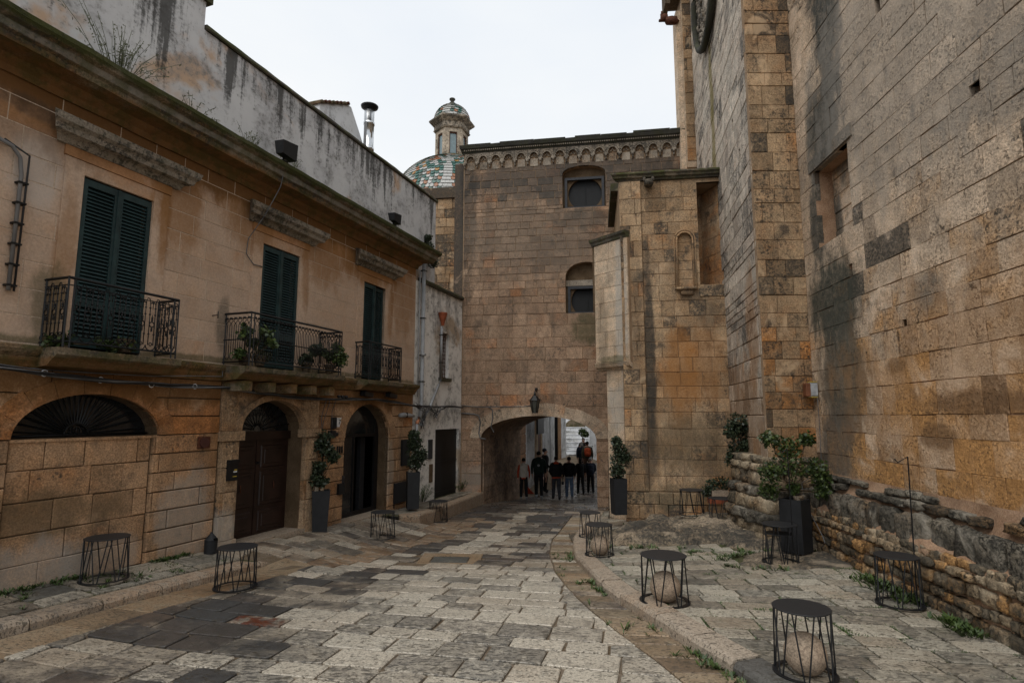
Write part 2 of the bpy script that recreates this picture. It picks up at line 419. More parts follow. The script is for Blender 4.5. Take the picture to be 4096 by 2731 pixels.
M['skin'] = plain('skin', (.40, .23, .16), .5, 0, .4, .1)
M['white'] = plain('white print', (.65, .66, .66), .5)
M['grey_plastic'] = plain('aged white plastic', (.36, .37, .38), .5)
M['yellow'] = plain('yellow print', (.50, .36, .04), .5)
M['wood'] = plain('speaker wood', (.17, .065, .03), .55)
M['plaque'] = plain('maroon plaque', (.07, .025, .02), .5)
def leafm(name, a, b_):
    b = NB(name); n = b.noise(9, 3)
    at_ = b.add('ShaderNodeAttribute', {}, 0, attribute_name='tone')
    sep = b.t.nodes.new('ShaderNodeSeparateColor'); b.t.links.new(at_, sep.inputs[0])
    c = b.mix(b.mr(b.ma('ADD', b.ma('MULTIPLY', sep.outputs[0], .8), b.ma('MULTIPLY', n, .4)), .2, 1, 0, 1, False), a, b_)
    return b.fin(c, .42, None, 0, 0, 0, .4)
M['leaf_dark'] = leafm('dark olive leaf', (.014, .022, .011), (.05, .07, .036))
M['leaf_green'] = leafm('green leaf', (.016, .032, .010), (.08, .115, .028))
M['leaf_bright'] = leafm('succulent leaf', (.03, .075, .014), (.10, .20, .04))
M['weed'] = leafm('weed leaf', (.022, .045, .010), (.075, .115, .028))
M['dryweed'] = leafm('dry weed', (.05, .06, .03), (.13, .14, .07))
M['ball'] = stone('travertine ball', (.42, .34, .26), (.36, .28, .21), (.38, .27, .18), pits=.4, blot=.15, lich_base=-.2, bs=.2, fine=60)
M['rock'] = stone('grey bedrock', (.36, .29, .21), (.12, .10, .075), (.30, .18, .10), lich_base=.10, bs=1.0, fine=30, streak=.25)
def plaster(name, zb=0, drips=.8, base=(.60, .60, .60), b2=(.50, .50, .51), peach=(.52, .37, .26), top=None):
    b = NB(name); n = b.noise(1.1, 6, .65); n2 = b.noise(.55, 5, .6, dist=.5); sp = b.noise(15, 5, .75); sp2 = b.noise(4, 6, .7)
    c = b.mix(b.mr(n, .35, .65), base, b2)
    c = b.mix(b.mr(n2, .56, .66), c, peach)
    spk = b.mr(b.ma('ADD', b.ma('ADD', b.ma('MULTIPLY', sp, .45), b.ma('MULTIPLY', sp2, .3)), b.ma('MULTIPLY', n, .25)), .515, .60)
    c = b.mix(b.ma('MULTIPLY', spk, .75), c, (.13, .125, .115))
    c = b.mix(b.ma('MULTIPLY', b.mr(b.ma('ADD', b.ma('MULTIPLY', sp2, .5), b.ma('MULTIPLY', n, .5)), .47, .60), .55), c, (.25, .245, .235))
    if drips:
        st = b.noise(1, 4, .7, sx=(3.4, 3.4, .22)); sx = b.t.nodes.new('ShaderNodeSeparateXYZ'); b.t.links.new(b.tc, sx.inputs[0])
        if top is not None:
            hz = b.mr(sx.outputs[2], top - zb - 1.7, top - zb, 0, .17)
            st = b.ma('ADD', st, hz)
        c = b.mix(b.ma('MULTIPLY', b.mr(b.ma('ADD', st, b.ma('MULTIPLY', b.ma('SUBTRACT', sp, .5), .35)), .60, .74), drips), c, (.045, .044, .04))
    return b.fin(c, .95, b.ma('ADD', n, b.ma('MULTIPLY', sp, .4)), .35, .02, 0, .1)
M['whitewall'] = plaster('far whitewash', 0, .25, (.72, .73, .74), (.62, .63, .64), (.66, .66, .65))

# ------------------------------------------------------------------ the ground
FS, FC = math.sin(rad(19.9)), math.cos(rad(19.9))
def wdist(X, Y): return (X + 8.0) * FC - Y * FS
ROAD = [(-6, -1.8), (0, -1.98), (4, -2.10), (6.7, -2.19), (8.5, -2.29), (10.5, -2.42), (13, -2.53), (17.8, -2.62), (21.5, -2.98), (25, -3.05), (38, -2.42), (70, -1.6)]
ZK = [(-6, -1.72), (0, -1.90), (4, -2.01), (5, -2.04), (6.7, -2.07), (8.5, -2.19), (10.5, -2.32), (13, -2.42), (17.8, -2.52)]
ZW = [(0, -2.10), (5.5, -2.13), (7.6, -2.10), (9.6, -2.13), (12, -2.09), (18, -2.2)]
ZL = [(-6, -1.6), (4, -1.83), (6.6, -1.92), (9.6, -2.06), (11, -2.12), (12.5, -2.17), (13.4, -2.22), (15, -2.24), (19, -2.26)]
def hitY(px, py, fn):
    l, r = ray(px / KP, py / KP); Y = 6.0
    for _ in range(60): Y = .5 * Y + .5 * fn(l * Y, Y) / r
    return l * Y, Y
def table_from(pts, fn):
    t = sorted((lambda q: (q[1], q[0]))(hitY(x, y, fn)) for x, y in pts)
    (a, p), (b, q) = t[0], t[1]; k = (q - p) / (b - a)
    return [(-6, p + k * (-6 - a))] + t
XK = table_from([(3072, 2731), (2875, 2614), (2675, 2494), (2566, 2427), (2460, 2366), (2388, 2309), (2344, 2261), (2303, 2222), (2292, 2179), (2294, 2139), (2327, 2096), (2385, 2030)], lambda X, Y: interp(ZK, Y))
XG = table_from([(2290, 2060), (2209, 2157), (2198, 2213), (2222, 2287), (2274, 2353), (2353, 2431), (2418, 2484), (2488, 2540), (2588, 2610), (2701, 2701)], lambda X, Y: interp(ROAD, Y))
def Xk(Y): return interp(XK, Y)
def Xg(Y): return interp(XG, Y)
def sm(t): t = max(0, min(1, t)); return t * t * (3 - 2 * t)
def zroad(X, Y):
    z = interp(ROAD, Y); w = wdist(X, Y)
    if Y < 12: z += .085 * (1 - sm((w - .6) / 2.2)) * sm((12 - Y) / 3)
    if 8.6 < Y < 13.8 and w < 1.9:
        e = sm((Y - 8.6) / .8) * sm((13.8 - Y) / .4)
        z = z + (interp(ZL, Y) - .02 - z) * (1 - sm(w / 1.9)) * e
    return z
def zwalk(X, Y):
    a = Xk(Y); b = 4.25 + .07 * Y
    t = max(-.2, min(1.2, (X - a) / (b - a)))
    return interp(ZK, Y) + (interp(ZW, Y) - interp(ZK, Y)) * sm(t)
def zleft(X, Y):
    w = wdist(X, Y); return interp(ZL, Y) - .105 * w
def sheet(name, mat, xs, ys, zf, off, keep=None):
    vs = []; fs = []; nx, ny = len(xs), len(ys)
    for y in ys:
        for x in xs: vs.append((x, y, zf(x, y) + off))
    for j in range(ny - 1):
        for i in range(nx - 1):
            if keep and not keep((xs[i] + xs[i + 1]) / 2, (ys[j] + ys[j + 1]) / 2): continue
            fs.append((j * nx + i, j * nx + i + 1, (j + 1) * nx + i + 1, (j + 1) * nx + i))
    m = MB(); m.add(vs, fs, smooth=True); return m.build(name, mat)
fr = lambda a, b, n: [a + (b - a) * i / n for i in range(n + 1)]
g = MB(); g.add([(-900, -900, -3.75), (900, -900, -3.75), (900, 900, -3.75), (-900, 900, -3.75)], [(0, 1, 2, 3)])
tag(g.build('ground', M['road_mortar']), kind='structure')
road = sheet('road', M['road_mortar'], fr(-10, 10, 90), fr(-5, 70, 260), lambda x, y: zroad(x, y), -.020)
tag(road, kind='structure')
walk = sheet('right_pavement', M['walk_mortar'], [0, 1], [0, 1], lambda x, y: -50, 0)
def strip(name, mat, ys, xa, xb, n, zf, off, drop=.35):
    vs = []; fs = []
    for y in ys:
        a, b = xa(y), xb(y); vs.append((a, y, zf(a, y) - drop))
        for i in range(n + 1): x = a + (b - a) * i / n; vs.append((x, y, zf(x, y) + off))
    w = n + 2
    for j in range(len(ys) - 1):
        for i in range(w - 1): fs.append((j * w + i, j * w + i + 1, (j + 1) * w + i + 1, (j + 1) * w + i))
    m = MB(); m.add(vs, fs, smooth=False); return m.build(name, mat)
bpy.data.objects.remove(walk)
walk = tag(strip('right_pavement', M['walk_mortar'], fr(-3, 15.5, 90), lambda y: Xk(y) + .06, lambda y: 5.6 + .07 * y, 14, zwalk, -.022), kind='structure')
xw = lambda y: -8.0 + y * FS / FC
lpav = tag(strip('left_pavement', M['walk_mortar'], fr(1.0, 8.95, 40), lambda y: xw(y) + .9 / FC, lambda y: xw(y) - .3, 6, zleft, -.022), kind='structure')
def w2(y): return interp([(13.3, .02), (13.42, .55), (13.7, .86), (15, .84), (17.6, .62), (18.4, .6)], y)
lpav2 = tag(strip('doorstep_pavement', M['walk_mortar'], fr(13.5, 18.2, 40), lambda y: xw(y) + (w2(y) - .05) / FC, lambda y: xw(y) - .3, 6, lambda x, y: interp(ZL, y) - .03 * wdist(x, y), -.022), kind='structure')

def clip(poly, n, d):
    """keep n.p <= d"""
    out = []
    for i, p in enumerate(poly):
        q = poly[(i + 1) % len(poly)]; a = n[0] * p[0] + n[1] * p[1] - d; b = n[0] * q[0] + n[1] * q[1] - d
        if a <= 0: out.append(p)
        if (a < 0 < b) or (b < 0 < a):
            t = a / (a - b); out.append((p[0] + (q[0] - p[0]) * t, p[1] + (q[1] - p[1]) * t))
    return out
def area(p): return abs(sum(a[0] * b[1] - b[0] * a[1] for a, b in zip(p, p[1:] + p[:1]))) / 2
def slab(poly, zf, th=.10, ch=.007, lift=0., tone=(.5, .3, .2)):
    n = len(poly); cx = sum(p[0] for p in poly) / n; cy = sum(p[1] for p in poly) / n
    size = math.sqrt(area(poly)) + 1e-6; k = 1 - 2.2 * ch / size
    top = [(cx + (p[0] - cx) * k, cy + (p[1] - cy) * k) for p in poly]
    vs = [(x, y, zf(x, y) + lift) for x, y in top] + [(x, y, zf(x, y) + lift - ch) for x, y in poly] + [(x, y, zf(x, y) - th) for x, y in poly]
    fs = [tuple(range(n))] + [(i + n, (i + 1) % n + n, (i + 1) % n, i) for i in range(n)] + [(i + 2 * n, (i + 1) % n + 2 * n, (i + 1) % n + n, i + n) for i in range(n)]
    m = MB(); m.add(vs, fs, tone=tone); return (cx, cy, m)
def quad_round(x0, x1, y0, y1, rnd, j, c):
    """stone outline with knocked corners and wavering sides"""
    r = lambda s=1: rnd.uniform(-j, j) * s
    w, h = x1 - x0, y1 - y0; c = min(c, w * .25, h * .25); q = lambda: c * rnd.uniform(.3, 1.4)
    P = [(x0 + q(), y0 + r()), (x0 + w * .5, y0 + r()), (x1 - q(), y0 + r()), (x1 + r(), y0 + q()), (x1 + r(), y1 - q()), (x1 - q(), y1 + r()),
         (x0 + w * .5, y1 + r()), (x0 + q(), y1 + r()), (x0 + r(), y1 - q()), (x0 + r(), y0 + q())]
    return P
EDGES = {}
def pave(parent, mat, bearing, org, prng, qrng, dh, lw, zf, keep, clips, tonef, seed, name='slab', joint=.02, jit=.012, corner=.04, ch=.007, liftv=.008, cap=290, matf=None):
    rnd = random.Random(seed); s, c = math.sin(rad(bearing)), math.cos(rad(bearing)); items = []; polys = []
    p = prng[0]
    while p < prng[1]:
        d = rnd.uniform(*dh); q = qrng[0] - rnd.random() * lw[0]
        while q < qrng[1]:
            w = rnd.uniform(*lw); j = joint / 2
            lp = quad_round(q + j, q + w - j, p + j, p + d - j, rnd, jit, corner)
            wp = [(org[0] + a * c + b * s, org[1] - a * s + b * c) for a, b in lp]
            q += w
            for n_, d_ in clips(sum(v[0] for v in wp) / len(wp), sum(v[1] for v in wp) / len(wp)):
                wp = clip(wp, n_, d_)
                if len(wp) < 3: break
            if len(wp) < 3 or area(wp) < .006: continue
            cx = sum(v[0] for v in wp) / len(wp); cy = sum(v[1] for v in wp) / len(wp)
            if not keep(cx, cy): continue
            polys.append(wp); items.append(slab(wp, zf, ch=ch, lift=rnd.uniform(0, liftv), tone=tonef(cx, cy, rnd)))
        p += d
    EDGES.setdefault(parent.name, []).extend(polys)
    items.sort(key=lambda it: it[0] ** 2 + it[1] ** 2 if it[1] > 2.6 and abs(it[0]) < it[1] else 900 + it[0] ** 2)
    rest = {}
    for i, (cx, cy, m) in enumerate(items):
        mt = matf(cx, cy) if matf else mat
        if i < cap: m.build(name, mt, parent)
        else:
            k = rest.setdefault(mt.name, (MB(), mt))[0]; k.add(m.v, m.f); k.t[-len(m.t):] = m.t
    for k, mt in rest.values():
        if k.v: tag(k.build(name + '_field', mt, parent), kind='stuff')
def line_clip(a, b, side):
    """half plane left/right of a->b ; keep points on given side (+1 = right of direction +Y i.e. larger X)"""
    dx, dy = b[0] - a[0], b[1] - a[1]; n = (dy, -dx)  # points to larger X when going +Y
    d = n[0] * a[0] + n[1] * a[1]
    return (n, d) if side < 0 else ((-n[0], -n[1]), -d)
def curve_clip(fx, Y, side, off=0):
    return line_clip((fx(Y - .15) + off, Y - .15), (fx(Y + .15) + off, Y + .15), side)
def rclips(X, Y):
    out = [curve_clip(Xg, Y, -1, -.012)] if Y < 15.6 else []
    if Y < 9.3: out.append(line_clip((xw(Y) + 1.52 / FC, Y), (xw(Y + 1) + 1.52 / FC, Y + 1), 1))
    elif Y > 13.3: out.append(line_clip((xw(Y) + (w2(Y) + .05) / FC, Y), (xw(Y + 1) + (w2(Y) + .05) / FC, Y + 1), 1))
    return out
def road_keep(X, Y):
    w = wdist(X, Y)
    if Y < 9.3: return w > 1.45 and X < 6
    if Y < 13.3: return w > .02
    if Y < 18.2: return w > w2(Y)
    return -1.6 < X < 6.5
def road_tone(X, Y, rnd):
    q = (X + 1.86) * math.cos(rad(12.9)) - (Y - 5.1) * math.sin(rad(12.9))
    nn = mnoise.noise(Vector((X * .7, Y * .5, 4))) * .35
    if q > -.62: r = rnd.choice([.95, .85, .8, .75, .9, .68, .6]) + nn * .6
    else: r = rnd.choice([.12, .18, .22, .28, .32, .38, .42, .5, .75, .85]) + nn * .6
    if q > 0 and Y > 9.5: r *= rnd.choice([.9, .6, .3])
    if Y > 13: r *= .6
    gg = rnd.uniform(0, .22) if Y < 9 else rnd.uniform(.05, .4)
    w = wdist(X, Y)
    if 9 < Y < 13.6 and w < 1.35: r = rnd.choice([.3, .4, .5, .35, .6]); gg = rnd.uniform(.1, .5)
    elif 9 < Y < 15 and w < 2.0: r = rnd.uniform(.3, .5); gg = .85
    l, rr = (hitx := (X, Y))
    if abs(X + 2.62) < .2 and abs(Y - 6.45) < .16: return (.9, .99, .5)
    return (r, gg, rnd.random())
MANH = hitY(1800, 2236, lambda X, Y: zroad(X, Y))
def mh(X, Y, m=0.0): return abs(X - MANH[0]) < .52 + m and abs(Y - MANH[1]) < .42 + m
pave(road, M['paving'], 12.9, (-1.86, 5.1), (-3.2, 33), (-4.5, 9), (.27, .42), (.34, .68), lambda x, y: zroad(x, y), lambda X, Y: road_keep(X, Y) and not mh(X, Y, .10), rclips, road_tone, 4,
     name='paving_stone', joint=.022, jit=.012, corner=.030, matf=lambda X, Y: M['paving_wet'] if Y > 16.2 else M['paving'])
# gutter slabs and kerb stones, right
rnd = random.Random(21)
Y = .6
while Y < 15.5:
    d = rnd.uniform(.22, .36); n = Y + d
    P = [(Xg(Y) + .012, Y + .008), (Xk(Y) + .02, Y + .008 - .05), (Xk(n) + .02, n - .008 - .05), (Xg(n) + .012, n - .008)]
    if Xk(Y) - Xg(Y) > .08:
        slab(P, zroad, ch=.008, lift=rnd.uniform(-.004, .004), tone=(rnd.uniform(.3, .95), rnd.uniform(0, .7), rnd.random()))[2].build('gutter_slab', M['gutter'] if rnd.random() < .72 else M['paving'], road)
    Y = n
# left gutter
Y = 2.2
while Y < 13.2:
    d = rnd.uniform(.5, .8); n = Y + d
    a = lambda y: xw(y) + (1.0 if y < 9.2 else 1.0) / FC; b = lambda y: xw(y) + 1.5 / FC
    if Y < 9.1:
        slab([(a(Y), Y), (b(Y), Y - .1), (b(n) - .0, n - .115), (a(n), n - .015)], zroad, ch=.006, lift=-.012, tone=(rnd.uniform(.3, .8), rnd.uniform(.3, .8), .2))[2].build('gutter_slab', M['gutter'], road)
    Y = n
def kerb_run(parent, pts_fn, ys, wid, top, bot, tonef, side, seed, tip=0):
    rnd = random.Random(seed); Y = ys[0]
    while Y < ys[1] - .1:
        d = rnd.uniform(.55, .95); n = min(Y + d, ys[1]); m = MB(); vs = []; fs = []; t = tonef(Y, rnd); lf = rnd.uniform(-.008, .012)
        K = 5
        for i in range(K + 1):
            y = Y + .008 + (n - Y - .016) * i / K; x = pts_fn(y); y2 = y
            dx = pts_fn(y + .05) - pts_fn(y - .05); L = math.hypot(dx, .1); nx, ny = .1 / L * side, -dx / L * side
            e = .006 * rnd.uniform(-1, 1)
            prof = [(e - .0, bot(y) - .12), (e, top(x, y) - .045), (.022 + e, top(x, y) - .008), (.05, top(x, y)), (wid - .012, top(x, y) + .004), (wid, top(x, y) - .008), (wid, top(x, y) - .15)]
            for u, z in prof: vs.append((x + nx * u, y + ny * u, z + (lf if z > bot(y) else 0)))
        k = 7
        for i in range(K):
            for j in range(k - 1): fs.append((i * k + j, i * k + j + 1, (i + 1) * k + j + 1, (i + 1) * k + j))
        fs += [tuple(range(k)), tuple(K * k + j for j in range(k - 1, -1, -1))]
        m.add(vs, fs, tone=t); m.build('kerb_stone', M['kerb'], parent); Y = n
kerb_run(walk, Xk, (.3, 15.6), .29, lambda x, y: zwalk(x, y) + .006, lambda y: interp(ROAD, y), lambda Y, r: ((.1, 0, .6) if 3.9 < Y < 4.7 or Y < 2 else (r.uniform(.7, 1), r.uniform(.1, .5), r.uniform(0, .3))), 1, 5)
kerb_run(lpav, lambda y: xw(y) + .97 / FC, (2.0, 9.2), .26, lambda x, y: zleft(x, y) + .006 - max(0, y - 8.8) * .25, lambda y: interp(ROAD, y) + .05, lambda Y, r: (r.uniform(.1, .55), .1, .6) if Y < 6.7 else (r.uniform(.6, .8), r.uniform(.4, .7), .1), -1, 6)
kerb_run(lpav2, lambda y: xw(y) + w2(y) / FC, (13.42, 18.0), .24, lambda x, y: interp(ZL, y) - .02, lambda y: interp(ROAD, y), lambda Y, r: (r.uniform(.5, .7), .6, .2), -1, 7)
ROCKS = [((3.2, 11.35), (1.75, 1.1), .18), ((4.35, 8.9), (1.15, .62), .03), ((4.6, 10.3), (1.1, .9), .12)]
def inrock(X, Y, k=1): return any(((X - c[0]) / a[0]) ** 2 + ((Y - c[1]) / a[1]) ** 2 < k for c, a, _ in ROCKS)
def wt_(X, Y, rnd):
    r = rnd.choice([.75, .65, .6, .85, .55, .5, .95, .38, .7])
    return (r, rnd.uniform(0, .35), rnd.random())
pave(walk, M['sidewalk'], 4, (3, 4), (-3.5, 13), (-3, 5), (.22, .36), (.30, .62), zwalk, lambda X, Y: not inrock(X, Y, .8) and Y < 15.4, lambda X, Y: [curve_clip(Xk, Y, 1, .30), line_clip((4.22 + .07 * Y, Y), (4.22 + .07 * (Y + 1), Y + 1), -1)],
     wt_, 8, name='paving_stone', joint=.024, jit=.010, corner=.022)
pave(lpav, M['sidewalk'], 19.9, (-8, 0), (2.2, 9.6), (-.05, .72), (.45, .8), (.33, .4), zleft, lambda X, Y: Y < 9.1, lambda X, Y: [line_clip((xw(Y) + .70 / FC, Y), (xw(Y + 1) + .70 / FC, Y + 1), -1), line_clip((xw(Y) + .02, Y), (xw(Y + 1) + .02, Y + 1), 1)],
     lambda X, Y, r: (r.choice([.25, .4, .5, .6, .3]), r.uniform(0, .4), r.random()), 9, name='paving_stone', joint=.03, jit=.016, corner=.05)
pave(lpav2, M['sidewalk'], 19.9, (-8, 0), (14, 19.6), (-.05, .72), (.45, .8), (.3, .4), lambda x, y: interp(ZL, y) - .03 * wdist(x, y), lambda X, Y: Y > 13.45, lambda X, Y: [line_clip((xw(Y) + (w2(Y) - .26) / FC, Y), (xw(Y + 1) + (w2(Y) - .26) / FC, Y + 1), -1), line_clip((xw(Y) + .02, Y), (xw(Y + 1) + .02, Y + 1), 1)],
     lambda X, Y, r: (r.choice([.25, .4, .5, .3]), r.uniform(0, .4), r.random()), 10, name='paving_stone', joint=.03)
# manhole cover set in the road
mt = thing('manhole_cover', (MANH[0], MANH[1], zroad(*MANH)), 90 + 3, 'rectangular grey stone inspection cover framed by brown slabs in the road', 'manhole cover')
zb = zroad(*MANH)
m = MB(); m.box(-.30, .30, -.2, .2, zb - .06, zb - .004, tone=(.15, 0, .3)); m.build('lid', M['sidewalk'], mt)
for x0, x1, y0, y1 in ((-.52, .52, -.42, -.225), (-.52, .52, .225, .42), (-.52, -.325, -.215, .215), (.325, .52, -.215, .215)):
    m = MB(); m.box(x0, x1, y0, y1, zb - .08, zb - .001, tone=(.5, .5, .1)); m.build('frame_slab', M['gutter'], mt)
# bedrock outcrops
for i, (c, a, h) in enumerate(ROCKS):
    m = MB(); N = 60; vs = []; fs = []
    for j in range(N + 1):
        for k in range(N + 1):
            u, v = -1.15 + 2.3 * k / N, -1.15 + 2.3 * j / N; X, Y = c[0] + u * a[0], c[1] + v * a[1]
            d = math.sqrt(u * u + v * v) + .28 * mnoise.noise(Vector((X * 1.6, Y * 1.6, i)))
            e = sm((1.02 - d) / (.09 if h > .2 else .2))
            nz = mnoise.fractal(Vector((X * 2.2, Y * 2.2, 3 + i)), 1.0, 2.0, 5)
            st = round((nz * .5 + .5) * 4) / 4
            z = zwalk(X, Y) - .06 + e * (h + .06 + .09 * nz * (1 if h > .1 else .35) + .10 * (st - .5) * (1 if h > .1 else .25)) + .012 * mnoise.noise(Vector((X * 14, Y * 14, 0)))
            vs.append((X, Y, z))
    for j in range(N):
        for k in range(N): fs.append((j * (N + 1) + k, j * (N + 1) + k + 1, (j + 1) * (N + 1) + k + 1, (j + 1) * (N + 1) + k))
    m.add(vs, fs, smooth=True, tone=(.5, .4, .35)); o = m.build('bedrock', M['rock'])
    tag(o, ['raised grey bedrock shelf under the two tables before the chapel wall', 'flat bare rock patch among the slabs below the buttress', 'low rough bedrock between the chapel and the foot of the buttress'][i], 'rock', 'bedrock showing through the right pavement')

# ------------------------------------------------------------------ building helpers
def on(P, u, y, z):
    an = P.rotation_euler.z
    return Vector((P.location.x + u * math.cos(an) - y * math.sin(an), P.location.y + u * math.sin(an) + y * math.cos(an), z))
def bear(P): return 90 - math.degrees(P.rotation_euler.z)
def extr(m, prof, x0, x1, wav=0, seg=1, x0r=0, x1r=0, **k):
    """profile list of (y,z) swept along x, with mitred returns (x0r/x1r=1) at the ends"""
    n = len(prof); vs = []; fs = []
    for i in range(seg + 1):
        t = i / seg
        for y, z in prof:
            a = x0 - (-y) * x0r if x0r else x0; b = x1 + (-y) * x1r if x1r else x1
            x = a + (b - a) * t
            vs.append((x, y + (mnoise.noise(Vector((x * 3, y * 9, z * 5))) * wav), z + (mnoise.noise(Vector((x * 2.3, z * 7, y * 5 + 9))) * wav)))
    for i in range(seg):
        for j in range(n - 1): fs.append((i * n + j, (i + 1) * n + j, (i + 1) * n + j + 1, i * n + j + 1))
    fs += [tuple(range(n)), tuple(seg * n + j for j in range(n - 1, -1, -1))]
    m.add(vs, fs, **k)
def part(P, name, mat, fn, **kw):
    m = MB(); fn(m); return m.build(name, mat, P)
def fix(name, P, u, y, z, label, cat, group=None):
    return thing(name, on(P, u, y, z), bear(P), label, cat, group)
def bx(P, name, mat, *a, tone=(.5, .3, .2)):
    m = MB(); m.box(*a, tone=tone); return m.build(name, mat, P)
def ringpts(cx, cz, r, y, n=12, a0=0, a1=2 * math.pi, rz=None):
    return [(cx + r * math.cos(a0 + (a1 - a0) * i / n), y, cz + (rz or r) * math.sin(a0 + (a1 - a0) * i / n)) for i in range(n + 1)]

# ================================================================== TOWNHOUSE (left)
TH = thing('townhouse', (-8.0, 0, -2.2), 19.9, 'long ochre limestone townhouse with green shutters and three iron balconies on the left', 'building')
zb = -2.2
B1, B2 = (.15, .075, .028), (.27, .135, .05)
M['th_up'] = stone('ochre ashlar upper', (.53, .395, .295), (.47, .33, .23), (.45, .245, .125), zb, sat=1.02, pits=.06, blot=.14, lich_base=-.16, bs=.22, fine=30, grain=.30, stains=[  # base colour raised to carry the brighter light on the upper floor
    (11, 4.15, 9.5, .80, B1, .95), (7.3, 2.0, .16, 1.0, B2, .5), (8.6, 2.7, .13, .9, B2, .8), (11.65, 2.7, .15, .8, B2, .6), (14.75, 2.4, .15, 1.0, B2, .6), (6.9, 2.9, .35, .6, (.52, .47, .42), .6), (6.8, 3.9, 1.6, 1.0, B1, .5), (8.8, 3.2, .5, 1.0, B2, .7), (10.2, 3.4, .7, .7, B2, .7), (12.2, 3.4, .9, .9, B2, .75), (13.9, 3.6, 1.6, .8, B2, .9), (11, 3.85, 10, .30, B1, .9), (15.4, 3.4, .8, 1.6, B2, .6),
    (11, .85, 9, .10, (.06, .06, .02), .7), (7.0, 3.62, .9, .16, (.05, .045, .04), .5), (7.2, 1.4, .25, .5, (.08, .075, .035), .6), (9.75, 1.5, .15, .5, (.06, .06, .045), .6)])
M['th_low'] = stone('ochre ashlar ground floor', (.44, .285, .17), (.35, .205, .11), (.37, .165, .065), zb, sat=1.03, pits=.45, lich_base=-.05, bs=.5, blot=.45, weather=.25, stains=[  # ochre stone, base also darkened to carry the ground floor's shade
    (11, .5, 9, .42, B1, .9), (7.0, -1.15, 1.6, .35, (.13, .09, .05), .7), (9.3, -1.5, .6, .8, (.40, .37, .32), .5), (6.9, -1.75, 1.3, .4, (.37, .34, .30), .55), (8.2, -1.9, .7, .4, (.37, .34, .30), .45), (14.9, -1.3, .25, .8, (.42, .39, .33), .4), (12.0, -.3, .5, .5, (.08, .05, .03), .3), (9.9, -.4, .3, .8, B1, .5)])
M['th_trim'] = stone('mossy moulding stone', (.25, .20, .14), (.14, .11, .075), (.22, .12, .05), zb, pits=.6, lich_base=.05, bs=.8, blot=.7, weather=.45, moss=.95, streak=.25, stains=[(11, 3.98, 14, .17, (.19, .10, .042), .95), (11, .60, 14, .10, (.19, .10, .042), .8), (11, 4.40, 14, .10, (.04, .046, .016), .95), (11, 4.24, 14, .05, (.24, .23, .20), .6)])
M['hood'] = stone('lichened hood stone', (.30, .265, .22), (.23, .195, .155), (.26, .19, .12), zb, pits=.6, lich_base=.05, bs=.35, moss=.4, blot=.12, grain=.6)
M['th_orn'] = stone('carved door surround stone', (.42, .30, .195), (.32, .215, .13), (.30, .16, .075), zb, pits=.5, lich_base=0, bs=.5, blot=.7, stains=[(9.9, -1.9, .5, .5, (.42, .40, .36), .6), (11, .45, 1.4, .25, B1, .6)])
W = [(7.45, 8.40), (10.52, 11.46), (13.60, 14.50)]
wops = [Op(a, b, .80, 3.04) for a, b in W]
LUN = Op(6.95, 8.78, -.26, -.26, .54); DOOR = Op(10.22, 11.80, -3.2, -.22, .50); GD = Op(13.10, 14.85, -3.2, -.45, .72)
core(TH, M['dark_joint'], 2.5, 15.98, -3.2, .70, [LUN, DOOR, GD, Op(6.951, 8.73, -3.2, -.261)], .03, .45)
bx(TH, 'infill_core', M['dark_joint'], 6.951, 8.73, .065, .45, -3.2, -.268)
core(TH, M['pale_joint'], 2.5, 15.98, .70, 4.3, wops, .003, .45)
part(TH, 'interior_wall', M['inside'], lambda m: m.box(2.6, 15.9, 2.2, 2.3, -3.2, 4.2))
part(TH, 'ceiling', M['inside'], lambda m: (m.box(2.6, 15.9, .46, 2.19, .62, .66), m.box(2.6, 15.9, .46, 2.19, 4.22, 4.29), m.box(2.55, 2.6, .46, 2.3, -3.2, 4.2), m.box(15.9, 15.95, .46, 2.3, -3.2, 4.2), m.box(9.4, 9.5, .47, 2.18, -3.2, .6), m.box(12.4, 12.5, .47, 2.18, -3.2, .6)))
def t_up(x, z, r): return (r.uniform(.35, .7) if r.random() < .85 else r.uniform(.1, .9), r.uniform(.0, .5) + (.3 if z > 3.3 else 0), r.uniform(0, .3))
def t_low(x, z, r): return (r.uniform(.2, .8), r.uniform(.0, .55) + (.25 if z > -.3 else 0), r.uniform(0, .5))
masonry(TH, M['th_up'], 2.6, 15.96, courses(.84, 4.0, .315, .04), wops, (.42, .80), t_up, .013, .002, .003, .1, 0, seed=31, xlim=lambda x, z: x > 4.5)
zs = [-3.0, -2.65, -2.385] + [-.265 * k for k in range(8, -3, -1)]; zs = sorted(set(round(z, 3) for z in zs)); zs[-1] = .56
INF = Op(6.95, 8.72, -3.2, -.262, 0)
masonry(TH, M['th_low'], 2.6, 9.83, zs, [INF, LUN], (.6, 1.05), t_low, .016, .010, .006, .1, 0, seed=32, name='rusticated_stone', xlim=lambda x, z: x > 4.5)
masonry(TH, M['th_low'], 6.97, 8.70, [-3.0, -2.35, -2.0, -1.68, -1.34, -.98, -.62, -.265], [], (.4, .75), t_low, .010, .008, .008, .06, .045, seed=33, name='infill_stone', shape=.006)
masonry(TH, M['th_low'], 12.22, 15.96, zs, [GD], (.5, 1.0), t_low, .016, .010, .006, .1, 0, seed=34, name='rusticated_stone')
voussoirs(TH, M['th_low'], LUN, .24, 9, -.012, .09, tone=lambda r: (r.uniform(.3, .6), .7, .2))
voussoirs(TH, M['th_low'], GD, .25, 9, -.014, .09, tone=lambda r: (r.uniform(.3, .7), .5, .3))
